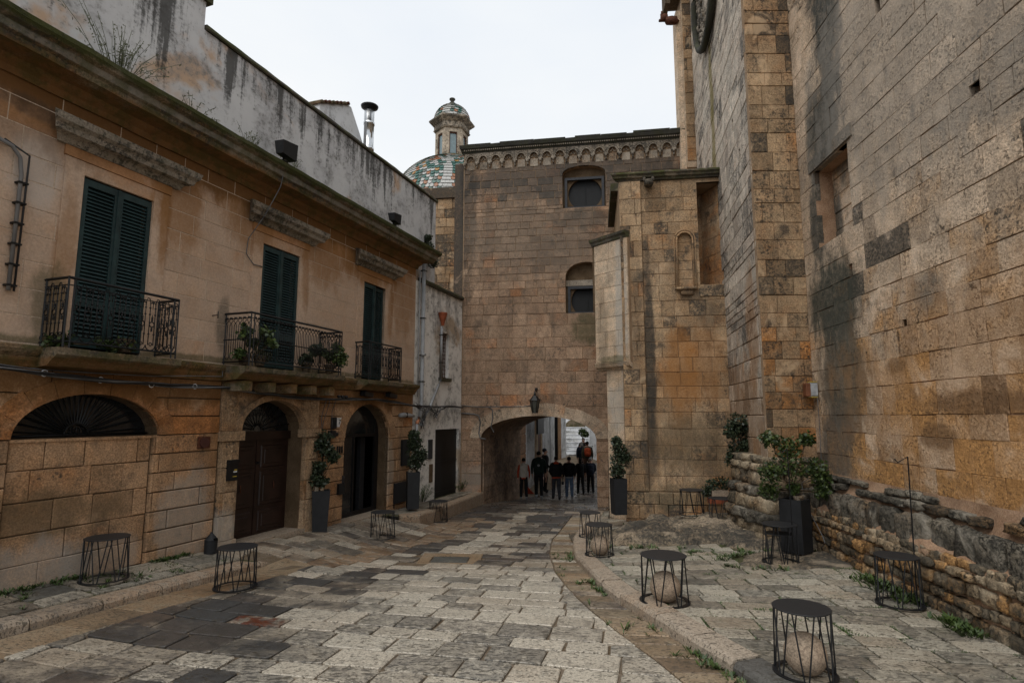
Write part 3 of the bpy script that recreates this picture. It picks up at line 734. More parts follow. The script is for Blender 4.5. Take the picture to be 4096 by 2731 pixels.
# door surround
for a_, b_ in ((9.86, 10.20), (11.82, 12.19)):
    bx(TH, 'pilaster_core', M['dark_joint'], a_ + .004, b_ - .004, -.05, .1, -2.9, -.40)
    for z_, z2_ in ((-1.95, -1.56), (-1.56, -1.20), (-1.20, -.82), (-.82, -.40)):
        part(TH, 'pilaster_stone', M['th_orn'], lambda m: m.prism([(a_, z_ + .004), (b_, z_ + .004), (b_, z2_ - .004), (a_, z2_ - .004)], -.062, .09, ch=.006, tone=(R.uniform(.3, .9), R.uniform(0, .6), R.uniform(0, .5))))
        part(TH, 'pilaster_panel', M['th_orn'], lambda m: m.box(a_ + .07, b_ - .07, -.074, -.063, z_ + .012, z2_ - .012, tone=(R.uniform(.4, .9), .3, R.uniform(0, .5))))
bx(TH, 'impost', M['th_orn'], 9.82, 10.27, -.10, .1, -.395, -.24, tone=(.55, .3, .2)); bx(TH, 'impost', M['th_orn'], 11.77, 12.22, -.10, .1, -.395, -.24, tone=(.55, .3, .2))
m = MB()
for poly, _ in pieces(9.84, 12.2, -.235, .56, [Op(10.22, 11.80, -3, -.235, .515)]): m.prism(poly, -.03, .1, tone=(.5, .5, .3))
m.build('spandrel_panel', M['th_orn'], TH)
voussoirs(TH, M['th_orn'], Op(10.22, 11.80, -3, -.235, .515), .11, 9, -.075, .1, name='archivolt_stone', tone=lambda r: (r.uniform(.4, .7), .5, .2))
for u in (10.03, 12.0):      # carved pendants and spandrel flowers
    m = MB()
    for i in range(4): m.blob((u, -.075, -.5 - i * .065), (.03 - .004 * i, .025, .04), seed=i)
    m.build('carved_pendant', M['th_orn'], TH)
    m = MB()
    for i in range(7): m.blob((u + .05 * math.cos(i) * (i > 0), -.04, .24 + .06 * math.sin(i) * (i > 0)), (.035, .03, .04), seed=i + 9)
    m.build('carved_flower', M['th_orn'], TH)
    bx(TH, 'plinth_block', M['th_orn'], u - .19, u + .19, -.085, .1, -2.9, -1.95, tone=(.75, .1, .3))
bx(TH, 'doorstep', M['kerb'], 10.2, 11.85, -.10, .5, -2.4, -2.075, tone=(.8, .3, .1)); bx(TH, 'doorstep', M['kerb'], 13.0, 14.95, -.12, .5, -2.5, -2.195, tone=(.6, .2, .1))
# string course, cornice, hoods
scp = [(.05, .555), (-.02, .56), (-.035, .60), (-.06, .64), (-.065, .68), (-.11, .72), (-.13, .76), (-.13, .80), (.05, .835)]
part(TH, 'string_course', M['th_trim'], lambda m: extr(m, scp, 2.5, 15.98, .006, 70, x1r=.8, tone=(.6, .6, .1), smooth=False))
cp = [(.1, 3.9), (-.03, 3.9), (-.05, 3.98), (-.10, 4.02), (-.13, 4.07), (-.36, 4.10), (-.38, 4.17), (-.42, 4.20), (-.44, 4.28), (-.49, 4.31), (-.52, 4.36), (-.52, 4.42), (.12, 4.50), (.12, 3.9)]
part(TH, 'cornice', M['th_trim'], lambda m: extr(m, cp, 2.3, 15.98, .012, 110, x1r=.9, tone=(.5, .5, .35)))
for k, (a, b) in enumerate(W):
    hp = [(.05, 3.34), (-.05, 3.35), (-.08, 3.40), (-.10, 3.42), (-.19, 3.44), (-.21, 3.50), (-.26, 3.54), (-.28, 3.62), (-.10, 3.69), (.05, 3.76)]
    e = .34; hb = .35
    part(TH, 'window_hood', M['hood'], lambda m: extr(m, hp, a - e, b + e, .002, 16, x0r=.8, x1r=.8, tone=(.8, .1, .45)))
    part(TH, 'frieze', M['th_up'], lambda m: m.box(a - .26, b + .26, -.035, .05, 3.22, 3.36, tone=(.4, .8, .1)))
    for x0, x1 in ((a - .24, a - .005), (b + .005, b + .24)): bx(TH, 'window_jamb', M['th_up'], x0, x1, -.022, .09, .82, 3.215, tone=(.62, .25, .1))
    bx(TH, 'window_head', M['th_up'], a - .004, b + .004, -.022, .09, 3.045, 3.214, tone=(.5, .6, .1))
# shutters
for k, (a, b) in enumerate(W):
    mid = (a + b) / 2
    bx(TH, 'window_pane', M['inside'], a, b, .20, .22, .8, 3.04)
    for s, (x0, x1) in enumerate(((a + .01, mid - .004), (mid + .004, b - .01))):
        y0 = .0 if k < 2 else (0 if s == 0 else .05)
        m = MB(); t = (.5, .3, .2); z0, z1, zm = .86, 3.02, 1.42
        for bb in ((x0, x0 + .055, z0, z1), (x1 - .055, x1, z0, z1), (x0 + .056, x1 - .056, z1 - .09, z1), (x0 + .056, x1 - .056, z0, z0 + .12), (x0 + .056, x1 - .056, zm - .05, zm + .05)):
            m.box(bb[0], bb[1], y0, y0 + .045, bb[2], bb[3], tone=t)
        if s == 0: m.box(x1 - .02, x1 + .03, y0 - .012, y0 - .001, z0, z1, tone=t)
        leaf = m.build('shutter', M['shutter'], TH)
        sl = None
        for lo, hi in ((z0 + .13, zm - .06), (zm + .06, z1 - .1)):
            n = int((hi - lo) / .047)
            for i in range(n):
                z = lo + (i + .5) * (hi - lo) / n
                if sl is None:
                    m = MB(); w = (x1 - x0) - .112; c = .5 * (x0 + x1)
                    m.add([(c + sx * w / 2, y0 + yy, z + zz - zb + ZB[leaf.name] * 0) for sx in (-1, 1) for yy, zz in ((.004, -.021), (.010, -.025), (.044, .017), (.038, .021))],
                          [(0, 1, 2, 3), (7, 6, 5, 4), (0, 4, 5, 1), (1, 5, 6, 2), (2, 6, 7, 3), (3, 7, 4, 0)], tone=t)
                    m.v = [(q[0], q[1], q[2] + zb) for q in m.v]
                    sl = m.build('slat', M['shutter'], leaf); zf = z
                else:
                    o = sl.copy(); C.objects.link(o); o.parent = leaf; o.location = (0, 0, z - zf); o.rotation_euler = (0, R.uniform(-.008, .008) * 0, 0)
# balconies
def scroll(m, cx, cz, y, r, flip=1, n=8):
    m.tube([(cx + flip * r * (1 - i / n * .6) * math.cos(i * .75), y, cz + r * (1 - i / n * .6) * math.sin(i * .75)) for i in range(n)], .007, 4, tone=(.5, 0, 0))
def unitA(m, x, z0, z1, w, y=0):
    h = z1 - z0; T = dict(tone=(.5, 0, 0)); q = w * .27
    for s in (-1, 1):
        m.tube([(x + s * q, y, z0 + .10 * h), (x + s * q, y, z0 + .84 * h)], .0075, 4, **T)
        for f in (.3, .66, .78): m.tube([(x + s * q, y, z0 + f * h - .008), (x + s * q, y, z0 + f * h + .008)], .013, 5, **T)
    m.tube(ringpts(x, z0 + .84 * h, q, y, 6, 0, math.pi), .007, 4, **T); m.tube(ringpts(x + w / 2, z0 + .84 * h, w / 2 - q, y, 5, 0, math.pi, .09), .007, 4, **T)
    m.tube(ringpts(x, z0 + .48 * h, q * .95, y, 8), .009, 4, **T)
    for f in (.37, .40, .56, .60, .88): m.tube([(x, y, z0 + f * h - .014), (x, y, z0 + f * h + .014)], .012, 5, **T)
    m.tube([(x, y, z0 + .60 * h), (x, y, z0 + .66 * h)], .006, 4, **T); m.tube([(x, y, z0 + .76 * h), (x, y, z0 + .88 * h)], .006, 4, **T)
    m.tube(ringpts(x, z0 + .10 * h, w / 2, y, 6, math.pi, 2 * math.pi, .07), .008, 4, **T); m.tube(ringpts(x, z0 + .12 * h, .022, y, 6), .007, 4, **T)
def unitB(m, x, z0, z1, w, y=0):
    h = z1 - z0; T = dict(tone=(.5, 0, 0)); q = w * .25
    for s in (-1, 1):
        m.tube([(x + s * q, y, z0 + .16 * h), (x + s * q, y, z0 + .76 * h)], .007, 4, **T)
        m.tube([(x + s * q, y, z0 + .76 * h), (x + s * q * .6, y, z0 + .80 * h), (x - s * w * .45, y, z0 + .87 * h), (x - s * w * .1, y, z0 + .93 * h)], .007, 4, **T)
        m.tube([(x + s * q, y, z0 + .16 * h), (x, y, z0 + .11 * h), (x - s * w * .45, y, z0 + .05 * h)], .007, 4, **T)
    m.tube([(x - w / 2, y, z0 + .47 * h), (x + w / 2, y, z0 + .47 * h)], .010, 4, **T)
    m.tube([(x, y, z0 + .91 * h), (x, y, z0 + .945 * h)], .024, 6, **T)
BAL = [(0, 7.14, 8.60, .42, unitA, .145), (1, 9.80, 12.14, .55, unitB, .088), (2, 13.36, 14.70, .37, unitA, .115)]
for k, a, b, p, unit, uw in BAL:
    bal = part(TH, 'balcony', M['th_trim'], lambda m: extr(m, [(.06, .56), (-p + .16, .58), (-p + .08, .64), (-p + .02, .67), (-p - .03, .70), (-p - .04, .78), (.06, .80)], a - .02, b + .02, .006, 14, x0r=.12, x1r=.12, tone=(.45, .45, .3)))
    z0, z1 = (.86, 1.60 if k != 1 else 1.63)
    m = MB(); T = dict(tone=(.5, 0, 0))
    for z, r in ((z1 + .012, .018), (z0, .012), (z1 - .075, .007)):
        m.tube([(a, 0, z), (a, -p, z)], r, 4, smooth=False, **T); m.tube([(a, -p, z), (b, -p, z)], r, 4, smooth=False, **T); m.tube([(b, -p, z), (b, 0, z)], r, 4, smooth=False, **T)
    rail = m.build('railing', M['iron'], bal)
    for x, y in ((a, -p), (b, -p), (a, -.03), (b, -.03), (a + .07, -p), (b - .07, -p)):
        part(bal, 'post', M['iron'], lambda m: m.tube([(x, y, .79), (x, y, z1 + .01)], .013, 4, smooth=False, **T))
    n = max(2, round((b - a - .08) / uw)); w = (b - a - .08) / n; first = None
    for i in range(n):
        x = a + .04 + w * (i + .5)
        if first is None:
            m = MB(); unit(m, 0, z0, z1 - .01, w); first = m.build('baluster', M['iron'], bal); o = first
        else: o = first.copy(); C.objects.link(o); o.parent = bal
        o.location = (x, -p, 0)
    ns = max(2, round(p / uw)); w = p / ns
    for s in (a, b):
        for i in range(ns):
            o = first.copy(); C.objects.link(o); o.parent = bal; o.location = (s, -w * (i + .5), 0); o.rotation_euler = (0, 0, rad(90))
    if k == 1:
        for i in range(5):
            u = a + .12 + (b - a - .24) * i / 4
            part(bal, 'corbel', M['th_trim'], lambda m: m.prism([(0, 0)] * 0 or [(u - .08, .40), (u + .08, .40), (u + .08, .555), (u - .08, .555)], -p + .10, .05, tone=(.6, .6, .1)))
# lunette window
lu = bx(TH, 'lunette_window', M['glass'], 6.90, 8.85, .26, .28, -.40, .30)
hubx, hubz = 7.80, -.235
for i in range(21):
    an = math.pi * (i + .5) / 21; c_, s_ = math.cos(an), math.sin(an); t = 1 / math.sqrt((c_ / .90) ** 2 + (s_ / .52) ** 2)
    part(lu, 'bar', M['iron'], lambda m: m.tube([(hubx + .15 * c_, .22, hubz + .13 * s_), (hubx + t * c_, .22, hubz + t * s_)], .009, 4, smooth=False))
part(lu, 'hub', M['iron'], lambda m: (m.tube(ringpts(hubx, hubz, .15, .22, 12, 0, math.pi, .14), .014, 5), m.tube(ringpts(hubx - .06, hubz + .05, .035, .22, 8), .008, 4), m.tube(ringpts(hubx + .06, hubz + .05, .035, .22, 8), .008, 4), m.tube([(hubx, .22, hubz), (hubx, .22, hubz + .11)], .009, 4), m.tube([(6.95, .22, hubz), (8.78, .22, hubz)], .013, 4)))
bx(TH, 'lunette_sill', M['th_low'], 6.96, 8.77, .02, .21, -.30, -.266, tone=(.6, .3, .2))
# panelled double door with fanlight
dr = part(TH, 'double_door', M['door'], lambda m: (m.box(10.15, 11.87, .34, .38, -2.6, -.40), m.box(10.15, 11.87, .29, .40, -.42, -.27), m.box(10.99, 11.04, .325, .34, -2.07, -.42)))
for x0, x1 in ((10.32, 10.93), (11.10, 11.72)):
    for z0, z1 in ((-2.02, -1.66), (-1.58, -.98), (-.92, -.52)):
        m = MB(); m.prism([(x0, z0), (x1, z0), (x1, z1), (x0, z1)], .318, .34, ch=.018); m.prism([(x0 + .07, z0 + .07), (x1 - .07, z0 + .07), (x1 - .07, z1 - .07), (x0 + .07, z1 - .07)], .305, .318, ch=.01)
        m.build('door_panel', M['door'], dr)
    part(dr, 'handle', M['rust'], lambda m: m.tube([((x0 + x1) / 2, .29, -1.18), ((x0 + x1) / 2, .28, -1.30)], .010, 5))
part(dr, 'knob', M['iron'], lambda m: m.lathe([(.0, 0), (.03, .01), (.035, .04), (.02, .05)], (11.015, .3, -.85), 8))
bx(TH, 'fanlight', M['glass'], 10.15, 11.87, .36, .38, -.27, .34)
m = MB()
for i in range(11):
    an = math.pi * (i + .5) / 11; t = 1 / math.sqrt((math.cos(an) / .80) ** 2 + (math.sin(an) / .52) ** 2)
    m.tube([(11.01 + .12 * math.cos(an), .33, -.25 + .1 * math.sin(an)), (11.01 + t * math.cos(an), .33, -.25 + t * math.sin(an))], .009, 4)
    m.tube(ringpts(11.01 + .62 * t * math.cos(an), -.25 + .62 * t * math.sin(an), .05, .33, 6), .006, 4)
m.tube(ringpts(11.01, -.25, .12, .33, 8, 0, math.pi, .1), .013, 4); m.build('fanlight_grille', M['iron'], TH)
# glazed arched door
gd = part(TH, 'glazed_door', M['darkdoor'], lambda m: [m.box(a, b, .30, .35, c, d) for a, b, c, d in ((13.08, 13.14, -2.6, .2), (14.70, 14.86, -2.6, .2), (13.86, 13.91, -2.6, -.44), (13.14, 14.7, -.47, -.40), (13.14, 13.86, -2.2, -2.1), (13.91, 14.7, -2.2, -2.1))])
bx(gd, 'pane', M['glass'], 13.14, 13.86, .32, .33, -2.1, -.47); bx(gd, 'pane', M['glass'], 13.14, 14.7, .32, .33, -.40, .4)
part(gd, 'interior_post', M['frame'], lambda m: m.box(14.42, 14.60, .5, .6, -2.3, -.5))
part(gd, 'dark_backing', M['inside'], lambda m: m.box(13.0, 15.0, 1.1, 1.12, -2.6, .5))  # near-black sheet put in for the shade of the room behind the glass
# things fixed to the facade
def txt(name, body, P, x, y, z, size, mat, ex=.004, bold=0):
    cu = bpy.data.curves.new(name, 'FONT'); cu.body = body; cu.size = size; cu.extrude = ex; cu.align_x = 'CENTER'; cu.align_y = 'CENTER'; cu.offset = bold
    o = bpy.data.objects.new(name, cu); C.objects.link(o); me = bpy.data.meshes.new_from_object(o); bpy.data.objects.remove(o)
    me.materials.clear(); me.materials.append(mat); o = link_mesh(name, me, P); o.location = (x, y, z - ZB.get(P.name, 0)); o.rotation_euler = (rad(90), 0, 0)
    return o
f = fix('wall_plaque', TH, 9.54, -.01, -.50, 'small maroon oval plaque in a scalloped square frame left of the brown door', 'plaque')
z = -.50; part(f, 'frame', M['rust'], lambda m: m.box(-.11, .11, -.015, .01, z + .01, z + .19)); part(f, 'oval', M['plaque'], lambda m: m.prism([(.09 * math.cos(i * .5236), z + .10 + .075 * math.sin(i * .5236)) for i in range(12)], -.028, -.016))
f = fix('mailbox', TH, 10.04, -.11, -1.02, 'dark grey metal mailbox with small white and yellow labels beside the brown door', 'mailbox'); z = -1.02
part(f, 'box_body', M['darkdoor'], lambda m: m.box(-.09, .09, -.03, .05, z, z + .28)); part(f, 'lid', M['iron'], lambda m: m.prism([(-.10, z + .282), (.10, z + .282), (.09, z + .33), (-.09, z + .33)], -.05, .05))
bx(f, 'name_label', M['white'], -.01, .06, -.033, -.0305, z + .13, z + .15); bx(f, 'yellow_label', M['yellow'], .0, .06, -.033, -.0305, z + .16, z + .175); bx(f, 'lower_label', M['yellow'], -.02, .06, -.033, -.0305, z + .06, z + .07)
f = fix('house_number', TH, 10.02, -.035, -.06, 'faded ochre number tile left of the arched fanlight above the brown door', 'house number'); part(f, 'tile', M['th_orn'], lambda m: m.box(-.06, .06, -.012, .01, -.06, .08)); txt('digit', '11', f, 0, -.013, .01, .09, M['rust'])
f = fix('house_number', TH, 12.87, 0, -.22, 'white number tile with a black 7 right of the black intercom', 'house number'); part(f, 'tile', M['white'], lambda m: m.box(-.085, .085, -.014, -.002, -.22, -.03)); txt('digit', '7', f, .02, -.015, -.125, .15, M['blackpaint'])
f = fix('intercom', TH, 12.67, 0, -.25, 'black rounded intercom panel left of the number 7 tile', 'intercom'); part(f, 'panel', M['blackpaint'], lambda m: m.prism([(-.06, -.23), (-.04, -.25), (.04, -.25), (.06, -.23), (.06, -.04), (.04, -.02), (-.04, -.02), (-.06, -.04)], -.07, 0)); bx(f, 'keypad', M['mesh'], -.03, .03, -.073, -.0705, -.2, -.08)
f = fix('security_camera', TH, 12.62, 0, -.45, 'black box camera with round lens under the intercom', 'camera'); part(f, 'housing', M['blackpaint'], lambda m: m.box(-.09, .05, -.10, 0, -.44, -.29)); part(f, 'lens', M['blackpaint'], lambda m: m.tube([(.05, -.05, -.365), (.13, -.07, -.365)], .045, 10))
f = fix('restaurant_sign', TH, 12.73, 0, -.80, 'raised black letters of a name partly hidden by the tall plant', 'sign')
for i, ch in enumerate('INTAS III'):
    if ch != ' ': txt('letter', ch, f, -.32 + i * .076 + (.0 if i < 6 else -.02), -.022, -.70, .20, M['blackpaint'], .012, .006)
f = fix('card_holder', TH, 13.02, 0, -1.60, 'black square box with a torn poster stub beside the arched glass door', 'wall box'); part(f, 'box_body', M['blackpaint'], lambda m: m.box(-.12, .07, -.06, 0, -1.60, -1.38)); part(f, 'torn_paper', M['frame'], lambda m: m.prism([(.071, -1.75), (.09, -1.62), (.11, -1.5), (.10, -1.4), (.12, -1.25), (.03, -1.22), (.03, -1.375), (.071, -1.375)], -.012, -.006))
for u, y, lab in ((13.67, -.12, 'black spotlight box under the third balcony, the left one'), (14.62, -.16, 'black spotlight box tilted down right of the arched glass door head')):
    f = fix('spotlight', TH, u, y, .42, lab, 'lamp', 'black spotlights over the glass door'); part(f, 'housing', M['blackpaint'], lambda m: m.prism([(-.16, .45), (.16, .42), (.17, .51), (-.15, .54)], -.08, .05)); part(f, 'bracket', M['iron'], lambda m: m.box(-.02, .02, .0, .12, .54, .56))
f = fix('menu_board', TH, 15.58, 0, -1.2, 'tall narrow black board on the pier beside the right planter', 'board'); bx(f, 'panel', M['blackpaint'], -.17, .17, -.05, -.005, -1.2, -.60); bx(f, 'frame', M['iron'], -.19, .19, -.045, -.002, -1.22, -.58)
f = fix('menu_board', TH, 15.35, 0, -2.08, 'wide black board hung low on the wall left of the tall planter', 'board'); bx(f, 'panel', M['blackpaint'], -.28, .32, -.07, -.02, -2.08, -1.60); bx(f, 'batten', M['iron'], -.24, -.2, -.018, 0, -2.2, -1.62)
f = fix('sleeved_pipe', TH, 15.5, -.06, .0, 'short horizontal pipe wrapped in pale plastic at the end of the facade', 'pipe'); part(f, 'sleeve', M['pipe'], lambda m: m.tube([(-.28, 0, .02), (-.1, 0, .035), (.2, 0, .02), (.42, 0, .0)], [.05, .06, .05, .03], 8)); bx(f, 'clip', M['iron'], -.02, .0, -.06, .06, -.03, .09)
for u, zz, lab in ((9.55, 1.58, 'T-shaped iron hook left of the middle balcony'), (12.25, 1.60, 'T-shaped iron hook right of the middle window'), (14.98, 1.56, 'T-shaped iron hook right of the third window')):
    f = fix('wall_hook', TH, u, 0, zz, lab, 'hook', 'T hooks on the upper facade'); part(f, 'stem', M['iron'], lambda m: m.tube([(0, 0, zz), (0, -.12, zz)], .008, 5)); part(f, 'crossbar', M['iron'], lambda m: m.tube([(0, -.12, zz - .05), (0, -.12, zz + .06)], .008, 5))
def flood(u, lab, s):
    f = fix('floodlight', TH, u, -.42, 4.46, lab, 'floodlight', 'floodlights on the townhouse cornice')
    part(f, 'housing', M['blackpaint'], lambda m: m.add([(-.15 * s, -.12 * s, 4.55), (.15 * s, -.16 * s, 4.50), (.17 * s, .02, 4.52), (-.14 * s, .04, 4.56), (-.17 * s, -.14 * s, 4.46 + .32 * s), (.15 * s, -.18 * s, 4.46 + .34 * s), (.15 * s, .06, 4.46 + .36 * s), (-.15 * s, .08, 4.46 + .34 * s)], [(0, 1, 5, 4), (1, 2, 6, 5), (2, 3, 7, 6), (3, 0, 4, 7), (4, 5, 6, 7), (3, 2, 1, 0)]))
    part(f, 'yoke', M['iron'], lambda m: (m.box(-.06, .06, -.06, .1, 4.455, 4.475), m.tube([(0, 0, 4.46), (0, 0, 4.54)], .02, 5)))
flood(10.45, 'larger black floodlight on the mossy cornice above the middle window', 1.0); flood(14.1, 'smaller black floodlight on the cornice nearer the street end', .82)
# downpipe at far left
f = fix('downpipe', TH, 6.74, -.06, 1.5, 'grey conduit pipe with clips at the left end of the upper facade', 'pipe')
part(f, 'pipe', M['oldpipe'], lambda m: m.tube([(-.25, 0, 3.08), (-.12, 0, 3.05), (-.03, 0, 2.95), (0, 0, 2.75), (.0, 0, 1.4)], .022, 8)); part(f, 'wire', M['darkcable'], lambda m: m.tube([(-.2, 0, 3.1), (.05, -.02, 3.0), (.06, 0, 2.7), (.055, 0, 1.4)], .012, 5))
for i in range(6): bx(f, 'clip', M['iron'], -.03, .07, -.03, .06, 2.65 - i * .24, 2.67 - i * .24)
# upper whitewashed storey
M['up_plaster'] = plaster('whitewashed upper storey', 4.4, .85, top=6.3)
UW = thing('whitewashed_upper_storey', on(TH, 3, .1, 4.4), 19.9, 'stained white plastered upper wall rising behind the townhouse cornice', 'building')
part(UW, 'wall', M['up_plaster'], lambda m: (m.box(-1.5, 6.11, 0, .5, 4.2, 6.70), m.box(6.11, 14.22, 0, .5, 4.2, 6.22), m.box(13.2, 14.22, 0.001, .5, 3.60, 4.199)))
part(UW, 'coping', M['th_trim'], lambda m: (m.box(-1.5, 6.20, -.05, .55, 6.70, 6.80, tone=(.3, 0, .9)), extr(m, [(-.03, 6.22), (-.05, 6.25), (-.03, 6.31), (.52, 6.33), (.52, 6.22)], 6.13, 14.28, .014, 70, tone=(.3, 0, .9))))
part(UW, 'niche_shade_patch', M['inside'], lambda m: m.box(13.55, 13.85, -.004, .0, 4.62, 5.02))  # flat near-black plate, painted shade in place of a real recess
bx(UW, 'small_window', M['rust'], .95, 1.25, -.006, 0, 6.05, 6.7)
f = thing('cornice_cable', on(TH, 6, -.02, 4.5), 19.9, 'black cable running along the foot of the white upper wall', 'cable')
part(f, 'cable', M['darkcable'], lambda m: m.tube([(x * .5, .06, 4.54 + .012 * math.sin(x * 1.7)) for x in range(-4, 20)], .014, 5))
# whitewashed lower house and its fittings
M['low_plaster'] = plaster('whitewashed lower house', -2.3, .35, (.80, .78, .74), (.68, .66, .62), (.44, .35, .26), top=3.6)
WH = thing('whitewashed_house', on(TH, 16.0, 0, -2.3), 19.9, 'narrow whitewashed house between the townhouse and the stone gate building', 'building')
WD = Op(1.27, 2.80, -3.0, -.37); WW = Op(1.45, 2.04, 1.10, 2.42)
core(WH, M['low_plaster'], 0, 2.95, -3.0, 3.62, [WD, WW], .02, .5, 'wall')
part(WH, 'mossy_ledge', M['th_trim'], lambda m: extr(m, [(.1, 3.60), (-.05, 3.60), (-.07, 3.66), (-.04, 3.72), (.1, 3.74)], .25, 2.9, .012, 20, tone=(.25, .1, .9)))
part(WH, 'metal_door', M['darkdoor'], lambda m: (m.box(1.27, 2.80, .10, .14, -3.0, -.37), m.box(1.27, 2.8, .085, .10, -.55, -.50), m.box(1.27, 2.8, .085, .10, -1.30, -1.27), m.box(1.27, 2.8, .085, .10, -2.16, -2.10)))
w_ = bx(WH, 'window', M['inside'], 1.45, 2.04, .3, .32, 1.1, 2.42)
part(w_, 'grille', M['rust'], lambda m: ([m.box(1.45, 2.04, .12, .135, 1.12 + i * .11, 1.135 + i * .11) for i in range(12)], [m.box(1.50 + i * .12, 1.512 + i * .12, .105, .119, 1.1, 2.42) for i in range(5)]))
bx(WH, 'window_sill', M['th_trim'], 1.40, 2.10, -.06, .1, 1.0, 1.098, tone=(.3, .1, .8)); part(WH, 'backing', M['inside'], lambda m: m.box(.05, 2.9, .55, .6, -3, 3.5))
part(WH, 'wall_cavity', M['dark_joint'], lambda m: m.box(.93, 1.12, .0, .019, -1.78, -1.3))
f = fix('downpipe', WH, .24, -.09, -.05, 'wide grey downpipe running full height beside the townhouse corner', 'pipe')
part(f, 'pipe', M['pipe'], lambda m: (m.tube([(0, 0, 4.5), (0, 0, .3), (-.06, 0, -.05)], .055, 8), m.tube([(-.12, .05, 3.9), (-.12, .05, .5)], .018, 6)))
for zz in (3.9, 2.6, 1.6, .9): bx(f, 'bracket', M['iron'], -.07, .07, -.06, .09, zz, zz + .02)
part(f, 'valve', M['pipe'], lambda m: m.tube([(-.12, -.05, 1.62), (.0, -.09, 1.62)], .035, 8))
f = fix('orange_pipe', WH, .10, -.09, -.9, 'salmon coloured pipe elbow joining a thin pipe behind the right planter', 'pipe')
part(f, 'elbow', M['copper'], lambda m: m.tube([(.02, 0, -.02), (.02, 0, -.10), (-.05, 0, -.14), (-.08, 0, -.2)], .045, 8)); part(f, 'pipe', M['pipe'], lambda m: m.tube([(-.08, 0, -.2), (-.08, 0, -.9)], .035, 8))
f = fix('diagonal_pipe', WH, 1.36, -.07, -.2, 'grey pipe falling straight then slanting across the white wall below the window', 'pipe')
part(f, 'pipe', M['pipe'], lambda m: m.tube([(.02, 0, 2.55), (.02, 0, 1.05), (-.12, 0, .85), (-.6, 0, .25), (-1.0, -.02, -.10), (-1.12, -.02, -.25)], .04, 8))
for zz in (2.3, 1.5): bx(f, 'clip', M['iron'], -.03, .07, -.045, .06, zz, zz + .02)
f = fix('rain_funnel', WH, 1.38, -.10, 2.58, 'terracotta rain funnel on top of the pipe left of the grilled window', 'rain funnel')
part(f, 'funnel', M['terracotta'], lambda m: m.lathe([(.045, 2.58), (.05, 2.64), (.13, 2.92), (.13, 2.95), (.11, 2.95), (.04, 2.7)], (0, 0, 0), 12))
f = fix('meter_cover', WH, .93, 0, -1.15, 'small grey utility cover on the white wall left of the black door', 'meter box'); bx(f, 'cover', M['frame'], -.10, .10, -.03, -.0, -1.15, -.63)
f = fix('dark_vent', WH, .0, -.01, -.55, 'small dark vent plate at the edge of the white wall', 'vent'); bx(f, 'plate', M['rust'], -.02, .07, -.012, .01, -.55, -.34)
# chimney flue and gable behind the white wall
FLU = 14.9
f = thing('chimney_flue', on(TH, FLU, .9, 5.6), 19.9, 'shiny stainless steel chimney flue with a flat cap above the white wall', 'chimney')
part(f, 'flue', M['steel'], lambda m: m.lathe([(.13, 5.6), (.13, 6.9), (.145, 6.91), (.145, 6.97), (.13, 6.98), (.13, 7.6), (.145, 7.61), (.145, 7.68), (.13, 7.69), (.13, 8.0), (.10, 8.05)], (0, 0, 0), 20, smooth=True))
part(f, 'cap', M['iron'], lambda m: m.lathe([(.10, 8.04), (.22, 8.10), (.23, 8.14), (.16, 8.16), (.01, 8.17)], (0, 0, 0), 20, smooth=True))
f = thing('gabled_hut', on(TH, 13.2, 1.2, 6.0), 19.9, 'white gable end with a broken tiled edge behind the flue', 'building')
part(f, 'wall', M['whitewall'], lambda m: m.prism([(.1, 5.6), (2.1, 5.6), (2.05, 7.0), (1.72, 7.45), (1.32, 7.97), (1.22, 7.97), (.1, 7.42)], 0, 1.5))
rf = part(f, 'roof', M['dark_joint'], lambda m: m.prism([(.05, 7.40), (1.2, 7.96), (1.2, 8.01), (.05, 7.46)], -.05, 1.6))
for i in range(8): part(f, 'roof_tile', M['rust'] if i % 3 else M['th_trim'], lambda m: m.tube([(.1 + i * .145, -.08, 7.47 + i * .071), (.1 + i * .145, .3, 7.48 + i * .071)], .035, 6))
# cables
def bundle(name, pts, rs, label, P=TH, n=4, spread=.02, seed=1, mat='darkcable'):
    rnd = random.Random(seed); z0 = min(p[2] for p in pts); f = thing(name, on(P, pts[0][0], pts[0][1], z0), bear(P), label, 'cable')
    for k in range(n):
        ph = rnd.random() * 6; Q = []
        for i in range(len(pts) - 1):
            for j in range(6):
                t = j / 6; p = [pts[i][q] + (pts[i + 1][q] - pts[i][q]) * t for q in range(3)]; a = (i + t) * 1.9 + ph + k * 2.1
                Q.append((p[0] - pts[0][0], p[1] - pts[0][1] + spread * math.sin(a), p[2] + spread * math.cos(a)))
        Q.append((pts[-1][0] - pts[0][0], pts[-1][1] - pts[0][1], pts[-1][2]))
        part(f, 'strand', M[mat if k % 3 else 'cable'], lambda m: m.tube(Q, rs * rnd.uniform(.7, 1.2), 5))
    return f
fb = bundle('cable_bundle', [(5.2, -.14, .66), (6.4, -.14, .57), (7.2, -.14, .49), (8.0, -.14, .44), (8.8, -.14, .43), (9.8, -.14, .46), (10.4, -.14, .40), (11.2, -.14, .34), (12.2, -.14, .34), (13, -.14, .36), (14, -.14, .37), (15, -.14, .33), (16, -.12, .26), (17, -.1, .25), (18.0, -.1, .28), (18.9, -.1, .27)], .013, 'bundle of twisted black cables slung along the facade below the balconies', n=6, spread=.022, seed=4)
for u, z in ((5.9, .62), (6.5, .56), (7.15, .495), (7.8, .455), (8.5, .43), (9.2, .44), (9.9, .455), (11.6, .34), (13.1, .36), (14.5, .35)):
    part(fb, 'cable_tie', M['white'] if u < 10 else M['cable'], lambda m: m.tube(ringpts(u - 5.2, z, .037, 0, 8), .006, 4))
